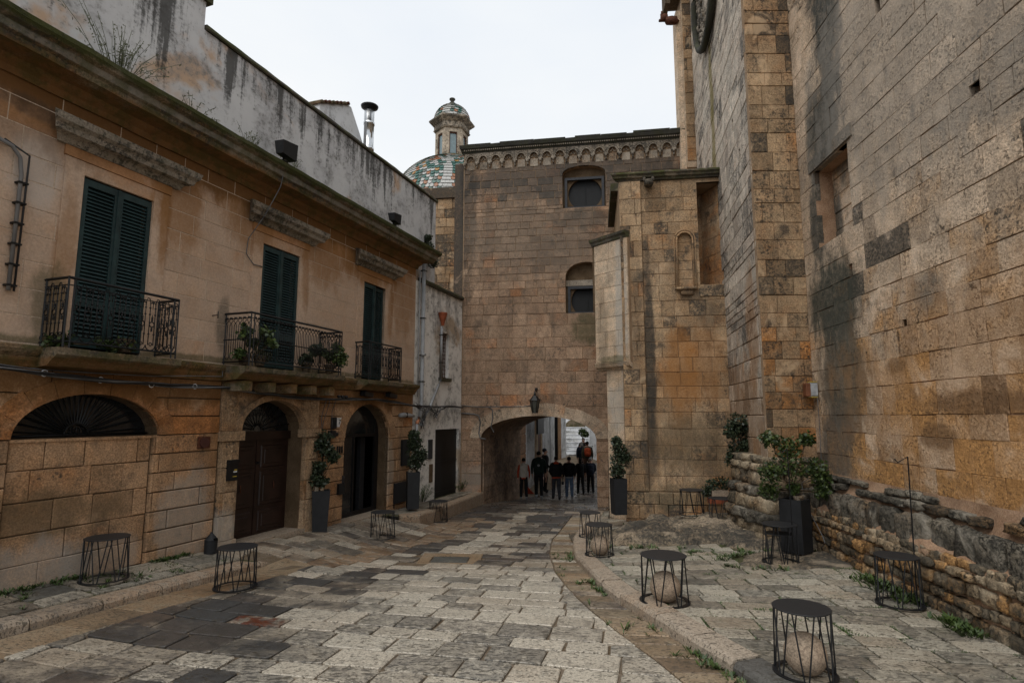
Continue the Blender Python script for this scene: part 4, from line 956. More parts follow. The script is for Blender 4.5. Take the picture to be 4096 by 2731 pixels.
for i in range(3): part(fb, 'connector', M['blackpaint'], lambda m: m.tube([(12.6 - 5.2 + i * .12, -.03, .40), (12.66 - 5.2 + i * .12, -.03, .40)], .03, 6))
bundle('thin_cable', [(5.2, -.1, .70), (7, -.1, .56), (8.5, -.14, .55), (9.7, -.14, .60), (9.75, -.1, .8)], .006, 'thin cable curving above the cable bundle between the balconies', n=1, mat='cable')
bundle('hanging_wire', [(10.52, -.44, 4.5), (10.42, -.42, 4.0), (10.2, -.3, 3.4), (10.14, -.05, 3.0), (10.14, -.03, 2.75), (10.3, -.03, 2.60), (10.5, -.03, 2.6)], .007, 'pale wire hanging from the large floodlight down to the middle window', n=2, spread=.01, mat='cable')
bundle('wire_loop', [(12.34, -.12, .34), (12.28, -.04, 0), (12.24, -.04, -.25), (12.32, -.04, -.30), (12.36, -.04, -.1), (12.42, -.1, .33)], .006, 'loop of thin wire hanging left of the intercom', n=1, mat='cable')
bundle('intercom_wire', [(12.64, -.12, .34), (12.62, -.03, .1), (12.60, -.03, -.3)], .006, 'straight thin wire dropping from the cable bundle to the intercom', n=1, mat='cable')
bundle('wire_tangle', [(15.9, -.1, .3), (16.2, -.14, .2), (16.35, -.12, -.05), (16.3, -.1, -.3), (16.2, -.1, -.15), (16.4, -.12, .1), (16.7, -.1, .24), (17.1, -.1, .1), (17.0, -.1, -.02), (17.3, -.1, .22), (17.6, -.1, .25)], .010, 'tangle of wires around the pipes on the white wall', n=4, spread=.05, seed=8)

# ================================================================== GATE BUILDING with the archway
GB = thing('gate_building', (-1.55, 17.85, -2.6), 99.1, 'tall weathered stone building closing the street with a low archway and two round windows', 'building')
zb = -2.6
GRS = (.10, .105, .11); BLK = (.035, .035, .033)
M['gb'] = stone('gate building ashlar', (.385, .27, .185), (.285, .19, .128), (.41, .20, .10), zb, sat=1.03, pits=.5, lich_base=.0, bs=.55, blot=.5, weather=.4, stains=[
    (3.6, 7.5, 4.6, .9, (.075, .068, .06), .75), (.15, 6.5, .35, 3.2, BLK, .65), (3.9, 6.1, .9, .45, BLK, .6), (3.9, 2.6, .6, .6, (.05, .055, .025), .7), (2.2, 5.6, 2.6, 1.6, (.13, .115, .095), .5), (6.3, 7.0, 1.4, 1.0, BLK, .5), (.3, -1.9, .5, .6, (.35, .33, .29), .4)])
M['gb_trim'] = stone('gate building carved stone', (.33, .29, .24), (.24, .20, .155), (.28, .18, .11), zb, pits=.5, lich_base=.06, bs=.6)
M['vous'] = stone('pale arch stone', (.46, .37, .28), (.33, .25, .18), (.40, .22, .12), zb, pits=.6, blot=.6)
M['gb_dark'] = stone('blackened coping stone', (.085, .08, .07), (.05, .047, .04), (.10, .08, .05), zb, pits=.5, lich_base=.12, bs=.8, moss=.5)
ARC = Op(.62, 4.09, -3.4, -.66, .67); RW1 = Op(3.18, 4.52, 6.46, 7.58, .25); RW2 = Op(3.24, 4.50, 3.10, 4.25, .46)
core(GB, M['wall_mortar'], -.02, 7.6, -3.4, 8.5, [ARC, RW1, RW2], .008, .5)
bx(GB, 'corner_strip', M['gb'], -.34, -.021, .10, .5, -3.2, 8.2, tone=(.15, .4, 1.6))
def t_gb(x, z, r):
    d = max(0, (z - 6.6) / 1.6); k = .5 - .25 * d
    dark = 1 if (z > 6.7 and r.random() < .22) else 0
    return (max(0, min(1, r.gauss(k, .2))), r.uniform(0, .65) - .1 * (z > 4), .9 if dark else r.uniform(0, .45))
vis = lambda x, z: not (x > 4.75 and z < 4.2) and not (x > 5.4 and z < 6.0)
masonry(GB, M['gb'], 0, 7.5, courses(-3.0, 3.46, .34, .14), [ARC, RW2], (.38, .85), t_gb, .010, .008, .014, .1, 0, seed=41, xlim=vis, shape=.004)
masonry(GB, M['gb'], 0, 7.5, courses(3.46, 7.98, .232, .10, [RW1]), [RW1, RW2], (.26, .52), t_gb, .012, .008, .014, .1, 0, seed=42, name='small_stone', xlim=vis, shape=.004)
voussoirs(GB, M['vous'], ARC, .36, 17, -.03, .09, seed=8, tone=lambda r: (r.uniform(.6, 1), r.uniform(0, .6), r.uniform(0, .5)))
# tunnel vault through the building (skewed)
m = MB(); sk = .125; D = 4.4
prof = [(.62, -3.4)] + [(x, ARC.top(x)) for x in ARC.xs(14)] + [(4.09, -3.4)]
vs = []; N = 10
for i in range(N + 1):
    y = .12 + (D - .12) * i / N
    for u, z in prof: vs.append((u + sk * y + .01 * mnoise.noise(Vector((u * 3, y * 3, z * 3))), y, z + .012 * mnoise.noise(Vector((u * 2, y * 4, z * 2 + 5)))))
n = len(prof); fs = [(i * n + j, i * n + j + 1, (i + 1) * n + j + 1, (i + 1) * n + j) for i in range(N) for j in range(n - 1)]
m.add(vs, fs, tone=(.3, .3, .5)); m.build('vault', M['gb'], GB)
def mass(m):
    y0, y1 = .5, D - .02
    m.box(-.3, .60, y0, y1, -3.4, 8.4); m.box(4.8, 7.4, y0, y1, -3.4, 8.4); m.box(.60, 4.8, y0, y1, .32, 2.9)
    m.box(.60, 4.8, 1.6, y1, 2.9, 8.4)
part(GB, 'building_mass', M['gb'], mass)
# tunnel side walls seen in the dark: ashlar pieces
rnd = random.Random(5)
for z0, z1 in zip(fr(-2.9, -.75, 6), fr(-2.9, -.75, 6)[1:]):
    y = .15
    while y < D - .1:
        e = min(D, y + rnd.uniform(.4, .8)); m = MB(); u0, u1 = .62 + sk * (y + .01), .62 + sk * (e - .01)
        m.add([(u0, y + .01, z0 + .01), (u1, e - .01, z0 + .01), (u1, e - .01, z1 - .01), (u0, y + .01, z1 - .01), (u0 + .03, y + .01, z0 + .01), (u1 + .03, e - .01, z0 + .01), (u1 + .03, e - .01, z1 - .01), (u0 + .03, y + .01, z1 - .01)],
              [(0, 1, 2, 3), (4, 7, 6, 5), (0, 4, 5, 1), (1, 5, 6, 2), (2, 6, 7, 3), (3, 7, 4, 0)], tone=(rnd.uniform(.1, .5), .3, .6)); m.build('tunnel_stone', M['gb'], GB); y = e
# windows
part(GB, 'round_window', M['gb_trim'], lambda m: m.add([(3.85 + (.56 if i < 24 else 1) * 0 + 0, 0, 0) for i in range(0)], []))  if False else None
def roundwin(cx, zc, r, x0, x1, z0, z1, ztop):
    w = MB(); y = .22; n = 28
    inner = [(cx + r * math.cos(2 * math.pi * i / n), zc + r * math.sin(2 * math.pi * i / n)) for i in range(n)]
    outer = []
    for i in range(n):
        a = 2 * math.pi * i / n; c_, s_ = math.cos(a), math.sin(a)
        t = min(((x1 + .1 - cx) / c_ if c_ > 1e-6 else (x0 - .1 - cx) / c_ if c_ < -1e-6 else 9), ((ztop + .05 - zc) / s_ if s_ > 1e-6 else (z0 - .05 - zc) / s_ if s_ < -1e-6 else 9))
        outer.append((cx + t * c_, zc + t * s_))
    vs = [(a, y, b) for a, b in outer] + [(a, y, b) for a, b in inner] + [(a, y + .14, b) for a, b in inner]
    w.add(vs, [(i, (i + 1) % n, (i + 1) % n + n, i + n) for i in range(n)] + [(i + n, (i + 1) % n + n, (i + 1) % n + 2 * n, i + 2 * n) for i in range(n)], tone=(.12, .7, .1))
    p = w.build('window', M['dark_joint'], GB)
    part(p, 'mesh_screen', M['mesh'], lambda m: m.prism([(cx + (r + .02) * math.cos(2 * math.pi * i / n), zc + (r + .02) * math.sin(2 * math.pi * i / n)) for i in range(n)], y + .10, y + .12))
    part(p, 'window_frame', M['frame'], lambda m: [m.box(a, b, y - .09, y - .01, c, d) for a, b, c, d in ((x0 + .02, x0 + .10, z0, z1), (x1 - .10, x1 - .02, z0, z1), (x0 + .101, x1 - .101, z1 - .08, z1), (x0 + .101, x1 - .101, z0, z0 + .07))])
    part(p, 'glazing', M['mesh'], lambda m: (m.box(x0 + .02, x1 - .02, y + .36, y + .38, z0 - .1, ztop + .1), m.box(cx - .012, cx + .012, y + .07, y + .09, zc - r, zc + r)))
roundwin(3.88, 6.97, .53, 3.22, 4.50, 6.47, 7.50, 7.85); roundwin(3.90, 3.54, .50, 3.28, 4.48, 3.11, 3.98, 4.75)
bx(GB, 'window_lintel', M['gb_trim'], 3.24, 4.50, .16, .22, 4.0, 4.18, tone=(.8, .2, .1))
# blind arcade and cornice
z0 = 8.0; nA = 18; wA = 7.42 / nA
cor0 = None
for i in range(nA):
    x = .02 + (i + .5) * wA; t = (rnd.uniform(.4, .8), rnd.uniform(0, .4), rnd.uniform(.1, .7)); h = wA / 2
    m = MB(); o = Op(x - h * .66, x + h * .66, z0 - 1, z0 + .20, .15)
    for poly, _ in pieces(x - h + .004, x + h - .004, z0 + .12, z0 + .46, [o]): m.prism(poly, -.075, .03, tone=t)
    a = m.build('blind_arch', M['gb_trim'], GB)
    m = MB(); pts = [(x + h * .66 * math.cos(q) , -.085, z0 + .20 + .15 * math.sin(q)) for q in [math.pi * k / 10 for k in range(11)]]
    m.tube(pts, .016, 5, tone=t); pts = [(x + h * .92 * math.cos(q), -.08, z0 + .20 + .21 * math.sin(q)) for q in [math.pi * k / 10 for k in range(11)]]
    for p in pts[1:-1]: m.blob(p, (.016, .014, .02), seed=i, tone=t)
    m.tube([(x + h * .5, -.03, z0 + .2), (x + h * .2, -.03, z0 + .22), (x, -.03, z0 + .31), (x - h * .2, -.03, z0 + .22), (x - h * .5, -.03, z0 + .2)], .014, 5, tone=t)
    m.build('cusped_moulding', M['gb_trim'], a)
    m = MB(); m.blob((x - h, -.06, z0 + .09), (.045, .06, .07), seed=i, tone=t); m.blob((x - h, -.04, z0 + .0), (.03, .04, .05), seed=i + 50, tone=t); m.build('corbel', M['gb_trim'], a)
    m = MB(); m.prism([(x - h * .62, z0 - .10), (x + h * .62, z0 - .10), (x + h * .62, z0 + .16), (x - h * .62, z0 + .16)], -.02, .03, ch=.008, tone=(rnd.uniform(.3, .9), .5, .2)); m.build('arch_panel', M['gb_trim'], a)
part(GB, 'cornice', M['gb_dark'], lambda m: extr(m, [(.05, 8.45), (-.09, 8.455), (-.10, 8.49), (-.13, 8.50), (-.14, 8.55), (-.19, 8.58), (-.21, 8.64), (-.22, 8.68), (.5, 8.70), (.5, 8.45)], -.02, 7.5, .012, 60, x0r=.5, tone=(.5, .2, .7)))
m = MB()
for i in range(110): m.box(.02 + i * .068, .02 + i * .068 + .034, -.155, -.1, 8.505, 8.545, tone=(.8, .1, .2))
tag(m.build('dentil_row', M['gb_trim'], GB), kind='stuff')
for a, b, h in ((.1, .9, .015), (1.2, 2.3, .03), (2.31, 3.3, .02), (3.6, 4.4, .035), (4.41, 5.2, .02), (5.4, 6.5, .06), (6.51, 7.3, .04)): bx(GB, 'coping_slab', M['gb_dark'], a, b, -.20, .4, 8.70, 8.70 + h, tone=(.4, .1, .8))
part(GB, 'corner_pier', M['gb_dark'], lambda m: m.box(7.2, 7.62, -.12, .4, 7.8, 8.83, tone=(.3, .1, 1)))
# lamp over the arch
f = fix('wall_lantern', GB, 2.32, -.42, .06, 'old glass wall lantern hanging above the archway', 'lantern')
z = .06
part(f, 'cap', M['iron'], lambda m: m.lathe([(.17, z + .40), (.15, z + .43), (.06, z + .54), (.03, z + .56), (.035, z + .60), (.01, z + .66)], (0, 0, 0), 6))
part(f, 'glass', M['lampglass'], lambda m: m.lathe([(.075, z + .05), (.135, z + .39)], (0, 0, 0), 6))
part(f, 'frame', M['iron'], lambda m: ([m.tube([(.08 * math.cos(i * math.pi / 3), .08 * math.sin(i * math.pi / 3), z + .04), (.145 * math.cos(i * math.pi / 3), .145 * math.sin(i * math.pi / 3), z + .40)], .011, 4) for i in range(6)], m.lathe([(.09, z + .03), (.085, z + .055)], (0, 0, 0), 6)))
part(f, 'bracket', M['iron'], lambda m: (m.tube([(0, .42, z + .68), (0, .2, z + .74), (0, 0, z + .66)], .014, 5), m.tube(ringpts(.16, z + .41, .03, 0, 6), .006, 4), m.tube(ringpts(-.16, z + .41, .03, 0, 6), .006, 4)))
part(f, 'junction_box', M['frame'], lambda m: m.lathe([(.045, -.03), (.045, .03)], (0, .38, z + .76), 10))
bundle('arch_cable', [(-.1, -.05, .33), (.3, -.05, .32), (.9, -.05, .28), (1.5, -.05, .27), (1.9, -.05, .30), (2.25, -.05, .36)], .012, 'thin cable running across the gate wall to the lantern', P=GB, n=1, mat='cable')
bundle('looped_cable', [(.0, -.05, .08), (.4, -.05, .08), (.55, -.05, .02), (.60, -.05, -.2), (.55, -.05, -.5), (.62, -.05, -.66), (.78, -.05, -.70)], .018, 'outer grey cable looping down to the left foot of the arch', P=GB, n=2, spread=.015, mat='cable')
bundle('looped_cable', [(.85, -.05, .28), (.98, -.05, .2), (.98, -.05, -.1), (.93, -.05, -.35), (1.02, -.05, -.48)], .014, 'inner grey cable curving down onto the arch stones', P=GB, n=1, mat='cable')

# ================================================================== CHAPEL block and its oblique face
CH = thing('chapel', (2.63, 13.55, -2.1), 98.0, 'square stone chapel block with a blind arched niche and mossy cornice right of the archway', 'building')
zb = -2.1
M['ch'] = stone('chapel ashlar', (.47, .345, .225), (.33, .215, .125), (.46, .20, .075), zb, pits=.6, lich_base=.0, bs=.5, blot=.75, weather=.5, stains=[
    (.62, 1.6, .16, 2.6, BLK, .9), (.55, -.4, .25, 1.4, BLK, .6), (.25, 1.9, .3, 1.6, BLK, .35), (1.3, .9, .5, 1.3, (.33, .15, .05), .6), (1.9, 1.2, .5, 1.2, (.33, .15, .05), .45), (1.5, -.6, 1.0, .8, (.10, .075, .045), .55), (2.0, 2.4, .4, .5, BLK, .4), (1.6, 2.8, .25, .25, BLK, .5), (1.2, -1.8, 1.3, .35, (.08, .075, .05), .5)])
NI = Op(1.35, 1.68, 3.02, 4.18, .17); RC = Op(1.84, 2.44, 3.08, 5.60)
core(CH, M['wall_mortar'], .0, 2.75, -2.9, 5.72, [NI, RC], .012, .9)
part(CH, 'building_mass', M['ch'], lambda m: m.box(.0, 2.9, .91, 3.6, -2.9, 5.72))
def t_ch(x, z, r): return (max(0, min(1, r.gauss(.55, .22))), r.uniform(0, .55), r.choice([0, .1, .2, .3, .4, .9]) if z < 4.5 else r.uniform(0, .5))
masonry(CH, M['ch'], .52, 2.75, courses(-1.70, 5.70, .335, .2, [NI, RC]), [NI, RC], (.26, .62), t_ch, .008, .008, .012, .1, 0, seed=51, shape=.003)
masonry(CH, M['ch'], .0, .515, courses(-1.70, 5.70, .335, .2), [], (.24, .5), t_ch, .008, .008, .010, .1, -.06, seed=52, name='pilaster_stone', shape=.003)
masonry(CH, M['ch'], -.02, 2.75, [-2.6, -2.3, -1.98, -1.71], [], (.3, .62), t_ch, .012, .010, .015, .1, -.10, seed=53, name='base_stone', shape=.006)
part(CH, 'niche_back', M['ch'], lambda m: [m.box(1.33, 1.70, .07, .10, 3.02 + i * .225, 3.235 + i * .225, tone=(.75, .35, 0)) for i in range(6)])
part(CH, 'niche_moulding', M['ch'], lambda m: (m.tube([(1.33, -.015, 3.02), (1.33, -.015, 4.18)] + [(1.515 - .185 * math.cos(q), -.015, 4.18 + .19 * math.sin(q)) for q in [math.pi * k / 10 for k in range(1, 10)]] + [(1.70, -.015, 4.18), (1.70, -.015, 3.02)], .022, 6, tone=(.8, .3, .1)), m.tube([(1.27, -.01, 3.02), (1.27, -.01, 4.2)] + [(1.515 - .245 * math.cos(q), -.01, 4.18 + .25 * math.sin(q)) for q in [math.pi * k / 10 for k in range(1, 10)]] + [(1.76, -.01, 4.18), (1.76, -.01, 3.02)], .016, 6, tone=(.8, .3, .1))))
part(CH, 'niche_sill', M['ch'], lambda m: (m.blob((1.5, -.05, 2.98), (.28, .09, .035), tone=(.6, .2, .6)), m.blob((1.52, -.03, 2.89), (.16, .06, .07), tone=(.8, .1, .3))))
part(CH, 'recess_side', M['ch'], lambda m: [m.add([(2.08, .85, 3.08 + i * .42), (2.44, .05, 3.08 + i * .42), (2.44, .05, 3.49 + i * .42), (2.08, .85, 3.49 + i * .42)], [(0, 1, 2, 3)], tone=(.55, .55, 0)) for i in range(6)])
bx(CH, 'recess_back', M['ch'], 1.8, 2.5, .86, .89, 3.0, 5.65, tone=(.4, .6, 0)); bx(CH, 'recess_sill', M['ch'], 1.80, 2.46, -.03, .1, 2.80, 3.06, tone=(.5, .1, .9))
part(CH, 'cornice', M['th_trim'], lambda m: extr(m, [(.5, 5.70), (-.07, 5.70), (-.08, 5.74), (-.13, 5.76), (-.14, 5.80), (-.18, 5.84), (-.16, 5.89), (.5, 5.92)], -.02, 2.62, .012, 24, x0r=1, tone=(.3, .1, .8)))
part(CH, 'side_cornice', M['th_trim'], lambda m: m.box(-.18, .02, .5, 3.4, 5.70, 5.90, tone=(.2, .1, .9)))
part(CH, 'carved_head', M['rock'], lambda m: (m.blob((.70, -.16, 5.58), (.11, .14, .08), tone=(.3, 0, .8)), m.blob((.60, -.2, 5.66), (.04, .04, .06), tone=(.3, 0, .9)), m.blob((.80, -.2, 5.66), (.04, .04, .06), tone=(.3, 0, .9))))
OF = thing('oblique_buttress', (2.09, 14.23, -2.1), 141.5, 'pale narrow oblique stone buttress beside the right jamb of the archway', 'buttress')
M['of'] = stone('pale oblique ashlar', (.55, .445, .335), (.46, .34, .235), (.43, .25, .13), zb, blot=.3, pits=.3, lich_base=-.04, bs=.35, stains=[(.85, 2.6, .22, 2.2, (.40, .39, .36), .6), (.6, .2, .5, .6, (.40, .38, .34), .6), (.6, 1.35, .6, .12, (.05, .06, .02), .6), (.25, 2.0, .2, 1.2, (.10, .085, .06), .4)])
core(OF, M['wall_mortar'], .0, 1.07, 1.26, 4.30, [], .03, 1.0); core(OF, M['wall_mortar'], .24, 1.07, -2.9, 1.26, [], .15, 1.0)
t_of = lambda x, z, r: (r.uniform(.4, .9), r.uniform(0, .5), r.uniform(0, .4))
masonry(OF, M['of'], 0, 1.07, courses(1.30, 4.28, .37, .1), [], (.35, .6), t_of, .006, .005, .006, .1, 0, seed=54)
masonry(OF, M['of'], .23, 1.07, courses(-2.6, 1.14, .40, .1), [], (.3, .6), t_of, .006, .005, .006, .1, .12, seed=55)
part(OF, 'lower_moulding', M['of'], lambda m: extr(m, [(.2, 1.10), (.10, 1.11), (.07, 1.15), (.0, 1.18), (-.03, 1.24), (-.05, 1.28), (.05, 1.31)], -.02, 1.07, .004, 8, tone=(.6, .1, .5)))
part(OF, 'cornice', M['th_trim'], lambda m: extr(m, [(.6, 4.28), (-.02, 4.28), (-.04, 4.34), (-.09, 4.38), (-.10, 4.44), (.6, 4.5)], -.06, 1.07, .008, 10, x0r=.3, tone=(.3, .1, .8)))
part(OF, 'side_stone', M['dark_joint'], lambda m: m.box(-.06, -.001, .0, .5, 2.6, 4.28))

# ================================================================== CHURCH: right wall, buttress, facade strip
RWL = 10.19
CW = thing('church_wall', (5.31, 10.165, -2.1), 184.0, 'huge tan stone church side wall with square putlog holes and a rubble foot, at the right', 'wall')
def uR(u): return RWL - u
hol = [(uR(7.78), 4.40, .10, .24), (uR(7.38), 5.52, .13, .3), (uR(5.83), 3.28, .16, .30), (uR(5.53), 2.15, .13, .22), (uR(7.63), 2.22, .12, .22), (uR(8.63), 2.10, .12, .22), (uR(7.41), 1.05, .10, .20), (uR(8.66), 1.22, .10, .18), (uR(9.75), 4.1, .09, .22), (uR(5.2), 1.25, .2, .26), (uR(9.9), 7.6, .1, .3)]
hops = [Op(a - w / 2, a + w / 2, z, z + h) for a, z, w, h in hol]
NW = Op(uR(9.62), uR(8.46), 2.66, 4.22)
G1 = (.05, .052, .046)
M['cw'] = stone('church wall limestone', (.62, .50, .385), (.48, .37, .27), (.52, .31, .155), zb, sat=1.12, lich=(.055, .052, .045), pits=.75, lich_base=.02, bs=.9, bd=.03, blot=.6, weather=.22, grain=.9, stains=[
    (1.35, 7.0, .60, 2.6, G1, 1.0), (1.0, 4.9, .75, 1.0, G1, 1.0), (.55, 3.2, .30, 1.0, G1, .9), (.95, 1.9, 1.0, .9, (.06, .062, .05), 1.0), (1.1, .6, .95, 1.2, (.075, .077, .065), .9), (.75, -.4, .75, .7, (.10, .10, .09), .85), (3.9, .15, .9, .17, (.045, .043, .04), .8), (3.25, -.25, .35, .2, (.05, .048, .042), .8), (2.5, .67, .3, .14, (.05, .048, .042), .6), (3.3, 1.5, .35, .3, (.10, .10, .09), .5), (5, 3.4, 1.2, .6, (.12, .12, .11), .35),
    (5, .2, 5, 1.7, (.50, .27, .125), .35), (3.5, 5, 3.5, 2.5, (.34, .31, .27), .5)])
core(CW, M['pink_mortar'], 0, 9.5, -3, 10.5, hops + [NW], .018, .45)
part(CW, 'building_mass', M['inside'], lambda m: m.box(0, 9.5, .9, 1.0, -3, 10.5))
def t_cw(x, z, r):
    o = max(0, min(.6, .45 - z * .12)); l = r.choice([0, .1, .2, .3, .4]); b = r.gauss(.6, .17)
    if z < 3 and r.random() < .03: l = 1.0; b = .2
    return (max(0, min(1, b)), r.uniform(0, .35) + o, l)
visR = lambda x, z: z < .80 * (10.17 - x) + 1.1
zc = [-1.05, -.62, -.25, .02, .42, .78, 1.16, 1.46, 1.78, 2.12] ; zc += courses(2.12, 10.2, .31, .22)[1:]
masonry(CW, M['cw'], 0, 9.4, sorted(set(zc)), hops + [NW], (.28, .68), t_cw, .008, .003, .010, .1, 0, seed=61, xlim=visR, shape=.009, cap=296)
part(CW, 'blocked_window', M['cw'], lambda m: [m.prism([(.52, 2.56 + i * .30), (1.80, 2.56 + i * .30), (1.80, 2.85 + i * .30), (.52, 2.85 + i * .30)], .32 - (i % 2) * .01, .44, ch=.01, tone=(.75, .55, .1)) for i in range(6)])
part(CW, 'window_lintel', M['cw'], lambda m: m.prism([(.45, 4.235), (1.90, 4.235), (1.90, 4.44), (.45, 4.44)], -.035, .3, tone=(.25, 0, .9)))
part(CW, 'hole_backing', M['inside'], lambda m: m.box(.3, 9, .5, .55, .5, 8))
# rubble plinth
M['rub'] = stone('rough rubble stone', (.40, .33, .235), (.26, .19, .12), (.38, .22, .10), zb, lich=(.06, .056, .045), pits=.85, lich_base=.06, bs=1.0, bd=.04, fine=40, blot=.8)
M['rubdark'] = stone('dark lichened block', (.30, .27, .22), (.14, .12, .09), (.27, .17, .09), zb, lich=(.045, .042, .035), pits=.8, lich_base=.09, bs=1.0, bd=.05, fine=40, blot=.8)
rnd = random.Random(71)
m = MB(); xs = fr(-.2, 8.6, 110); zz = fr(-2.5, -.92, 26); vs = []
for z in zz:
    for x in xs:
        t = (z + 2.5) / 1.58; y = -.325 + .26 * sm((z + 1.62) / .62) + .05 * mnoise.fractal(Vector((x * 3, z * 3, 2)), 1, 2, 4)
        vs.append((x, y, z))
n = len(xs); m.add(vs, [(j * n + i, j * n + i + 1, (j + 1) * n + i + 1, (j + 1) * n + i) for j in range(len(zz) - 1) for i in range(n - 1)], smooth=True)
m.build('plinth_core', M['pink_mortar'], CW)
cnt = 0
def rubble(P, x0, x1, z0, z1, hh, lw, yf, mat, seed, name, rot=.06, tone=None, dep=.09, gap=.012):
    r = random.Random(seed); z = z0
    while z < z1 - hh[0] * .5:
        h = min(r.uniform(*hh), z1 - z); x = x0 - r.random() * lw[0]
        while x < x1:
            w = r.uniform(*lw); hz = h * (r.uniform(.8, 1.0) if h < .3 else 1.04); cz = z + h / 2 + r.uniform(-.012, .012)
            m = MB(); t = tone(x, cz, r) if tone else (r.choice([.2, .4, .6, .8, .95, .7]), r.uniform(0, .9), r.choice([0, .2, .5, 1]))
            if x > x0 - lw[0] * .6 and not (name == 'plinth_moulding' and r.random() < .22): m.blob((x + w / 2, yf(cz) + r.uniform(-.01, .03), cz), (w / 2 - gap, dep * r.uniform(.8, 1.2), hz / 2 - gap * .7), D=4, p=7, jit=.17, seed=r.random(), rot=r.uniform(-rot, rot), tone=t)
            if m.v: m.build(name, mat, P)
            x += w
        z += h
rubble(CW, .05, 8.2, -2.32, -1.56, (.12, .22), (.10, .27), lambda z: -.345, M['rub'], 72, 'rubble_stone', .12, dep=.055, gap=.010)
rubble(CW, .05, 8.2, -1.60, -1.47, (.12, .14), (.10, .25), lambda z: -.30, M['rub'], 75, 'rubble_stone', .12, dep=.06, gap=.008)
rubble(CW, .05, 8.2, -1.56, -1.16, (.38, .40), (.26, .46), lambda z: -.245, M['rubdark'], 73, 'plinth_block', .03, lambda x, z, r: (r.uniform(.2, .9), r.uniform(0, .7), r.uniform(0, .8)), .075)
rubble(CW, .05, 8.2, -1.15, -.93, (.10, .12), (.2, .5), lambda z: -.13 + (z + 1.15) * .4, M['rubdark'], 74, 'plinth_moulding', .03, lambda x, z, r: (r.uniform(.3, .9), .7 if x > 3 and r.random() < .6 else .1, r.uniform(0, .8)), .10, .006)
# buttress
BT = thing('church_buttress', (4.455, 10.15, -2.1), 90, 'tall narrow church buttress of banded brown and black stones facing the square', 'buttress')
M['bt'] = stone('buttress limestone', (.47, .34, .215), (.32, .205, .12), (.45, .21, .08), zb, lich=(.035, .035, .032), pits=.7, lich_base=.02, bs=.6, blot=.8, weather=.3, stains=[(.4, -.2, .5, .9, (.13, .09, .055), .4)])
core(BT, M['wall_mortar'], .0, .88, -2.9, 12, [], .018, .10)
def t_bt(x, z, r): return (max(0, min(1, r.gauss(.5, .22))), r.uniform(0, .6) + (.2 if z < 1.5 else -.1), 1.25 if r.random() < .16 else r.choice([0, .2, .4, .6]))
masonry(BT, M['bt'], .0, .855, courses(-.72, 11, .31, .28), [], (.30, .52), t_bt, .008, .008, .014, .1, 0, seed=62, shape=.004)
masonry_l = []
# moulded foot: rolls and steps of weathered stone
for (z, h, o, mt_, nn) in ((-.78, .10, .03, 'rub', 3), (-.90, .09, .08, 'rub', 2), (-1.10, .26, .07, 'rub', 3), (-1.31, .12, .20, 'rubdark', 2), (-1.52, .22, .22, 'rub', 3), (-1.72, .14, .32, 'rubdark', 3), (-1.90, .17, .26, 'rub', 5), (-2.08, .16, .30, 'rub', 6), (-2.22, .1, .34, 'rub', 6)):
    r = random.Random(z)
    xa, xb = -o, .80; w = (xb - xa) / nn
    for i in range(nn):
        x = xa + w * i; m = MB(); m.blob((x + w / 2, -o * .8 + .22 - .1, z), (w / 2 - .006, .24, h / 2 + .03), D=4, p=5.5, jit=.16, seed=r.random(), tone=(r.uniform(.4, 1), r.uniform(0, .6), r.choice([0, .3, .8]))); m.build('foot_stone', M[mt_], BT)
    for i in range(3):
        y = -o * .8 + .30 + i * .42; m = MB(); m.blob((xa + .16, y + .2, z), (.22, .21, h / 2 + .03), D=4, p=5.5, jit=.16, seed=r.random(), tone=(r.uniform(.4, 1), r.uniform(0, .6), r.choice([0, .3, .8]))); m.build('foot_stone', M[mt_], BT)
# facade strip
ST = thing('church_facade', (4.455 + .1702 * 6.3, 10.15 + .9854 * 6.3, -2.1), 189.8, 'grey tan church facade seen edge-on with carved round window at its top', 'wall')
M['st'] = stone('church facade limestone', (.58, .515, .43), (.48, .40, .325), (.46, .27, .15), zb, lich=(.06, .06, .056), pits=.5, lich_base=-.02, bs=.6, blot=.7, weather=.5, stains=[
    (2.75, 6.6, .28, 4.2, (.16, .13, .025), .75), (1.95, 3.6, .3, 2.0, (.10, .10, .04), .5), (4.5, -.4, 2.2, 1.8, (.27, .15, .07), .6), (5.6, 1.6, .5, 1.5, (.33, .17, .07), .5)])
sh = [(2.6, 5.6), (3.6, 6.9), (4.3, 4.2), (3.9, 8.6), (5.2, 3.2), (4.9, 6.0), (5.5, 8.4), (4.8, 9.6), (5.4, 5.1), (4.1, 2.3), (5.3, 2.0), (1.4, 7.4), (3.1, 9.0), (5.7, 9.9), (4.6, 11.0)]
sops = [Op(a - .05, a + .06, z, z + .26) for a, z in sh]
core(ST, M['wall_mortar'], -.1, 6.26, -2.9, 14.5, sops, .025, .14)
part(ST, 'building_mass', M['wall_mortar'], lambda m: (m.box(-.1, 6.0, .35, .9, -2.9, 14.5), m.box(6.0, 6.2, .141, .3, -2.9, 14.5), m.box(-.1, 0, .141, .349, -2.9, 14.5)))
part(ST, 'hole_backing', M['inside'], lambda m: m.box(0, 6.2, .3, .32, 1, 12))
t_st = lambda x, z, r: (max(0, min(1, r.gauss(.55, .2))), r.uniform(0, .4) + max(0, .3 - z * .1), r.choice([0, .2, .4, .6, .9]))
masonry(ST, M['st'], 0, 6.27, courses(-1.2, 14, .36, .18, sops), sops, (.35, .85), t_st, .012, .010, .014, .1, 0, seed=63, shape=.004, xlim=lambda x, z: not (x < 2.9 and z < 5.4) and z < 13.4)
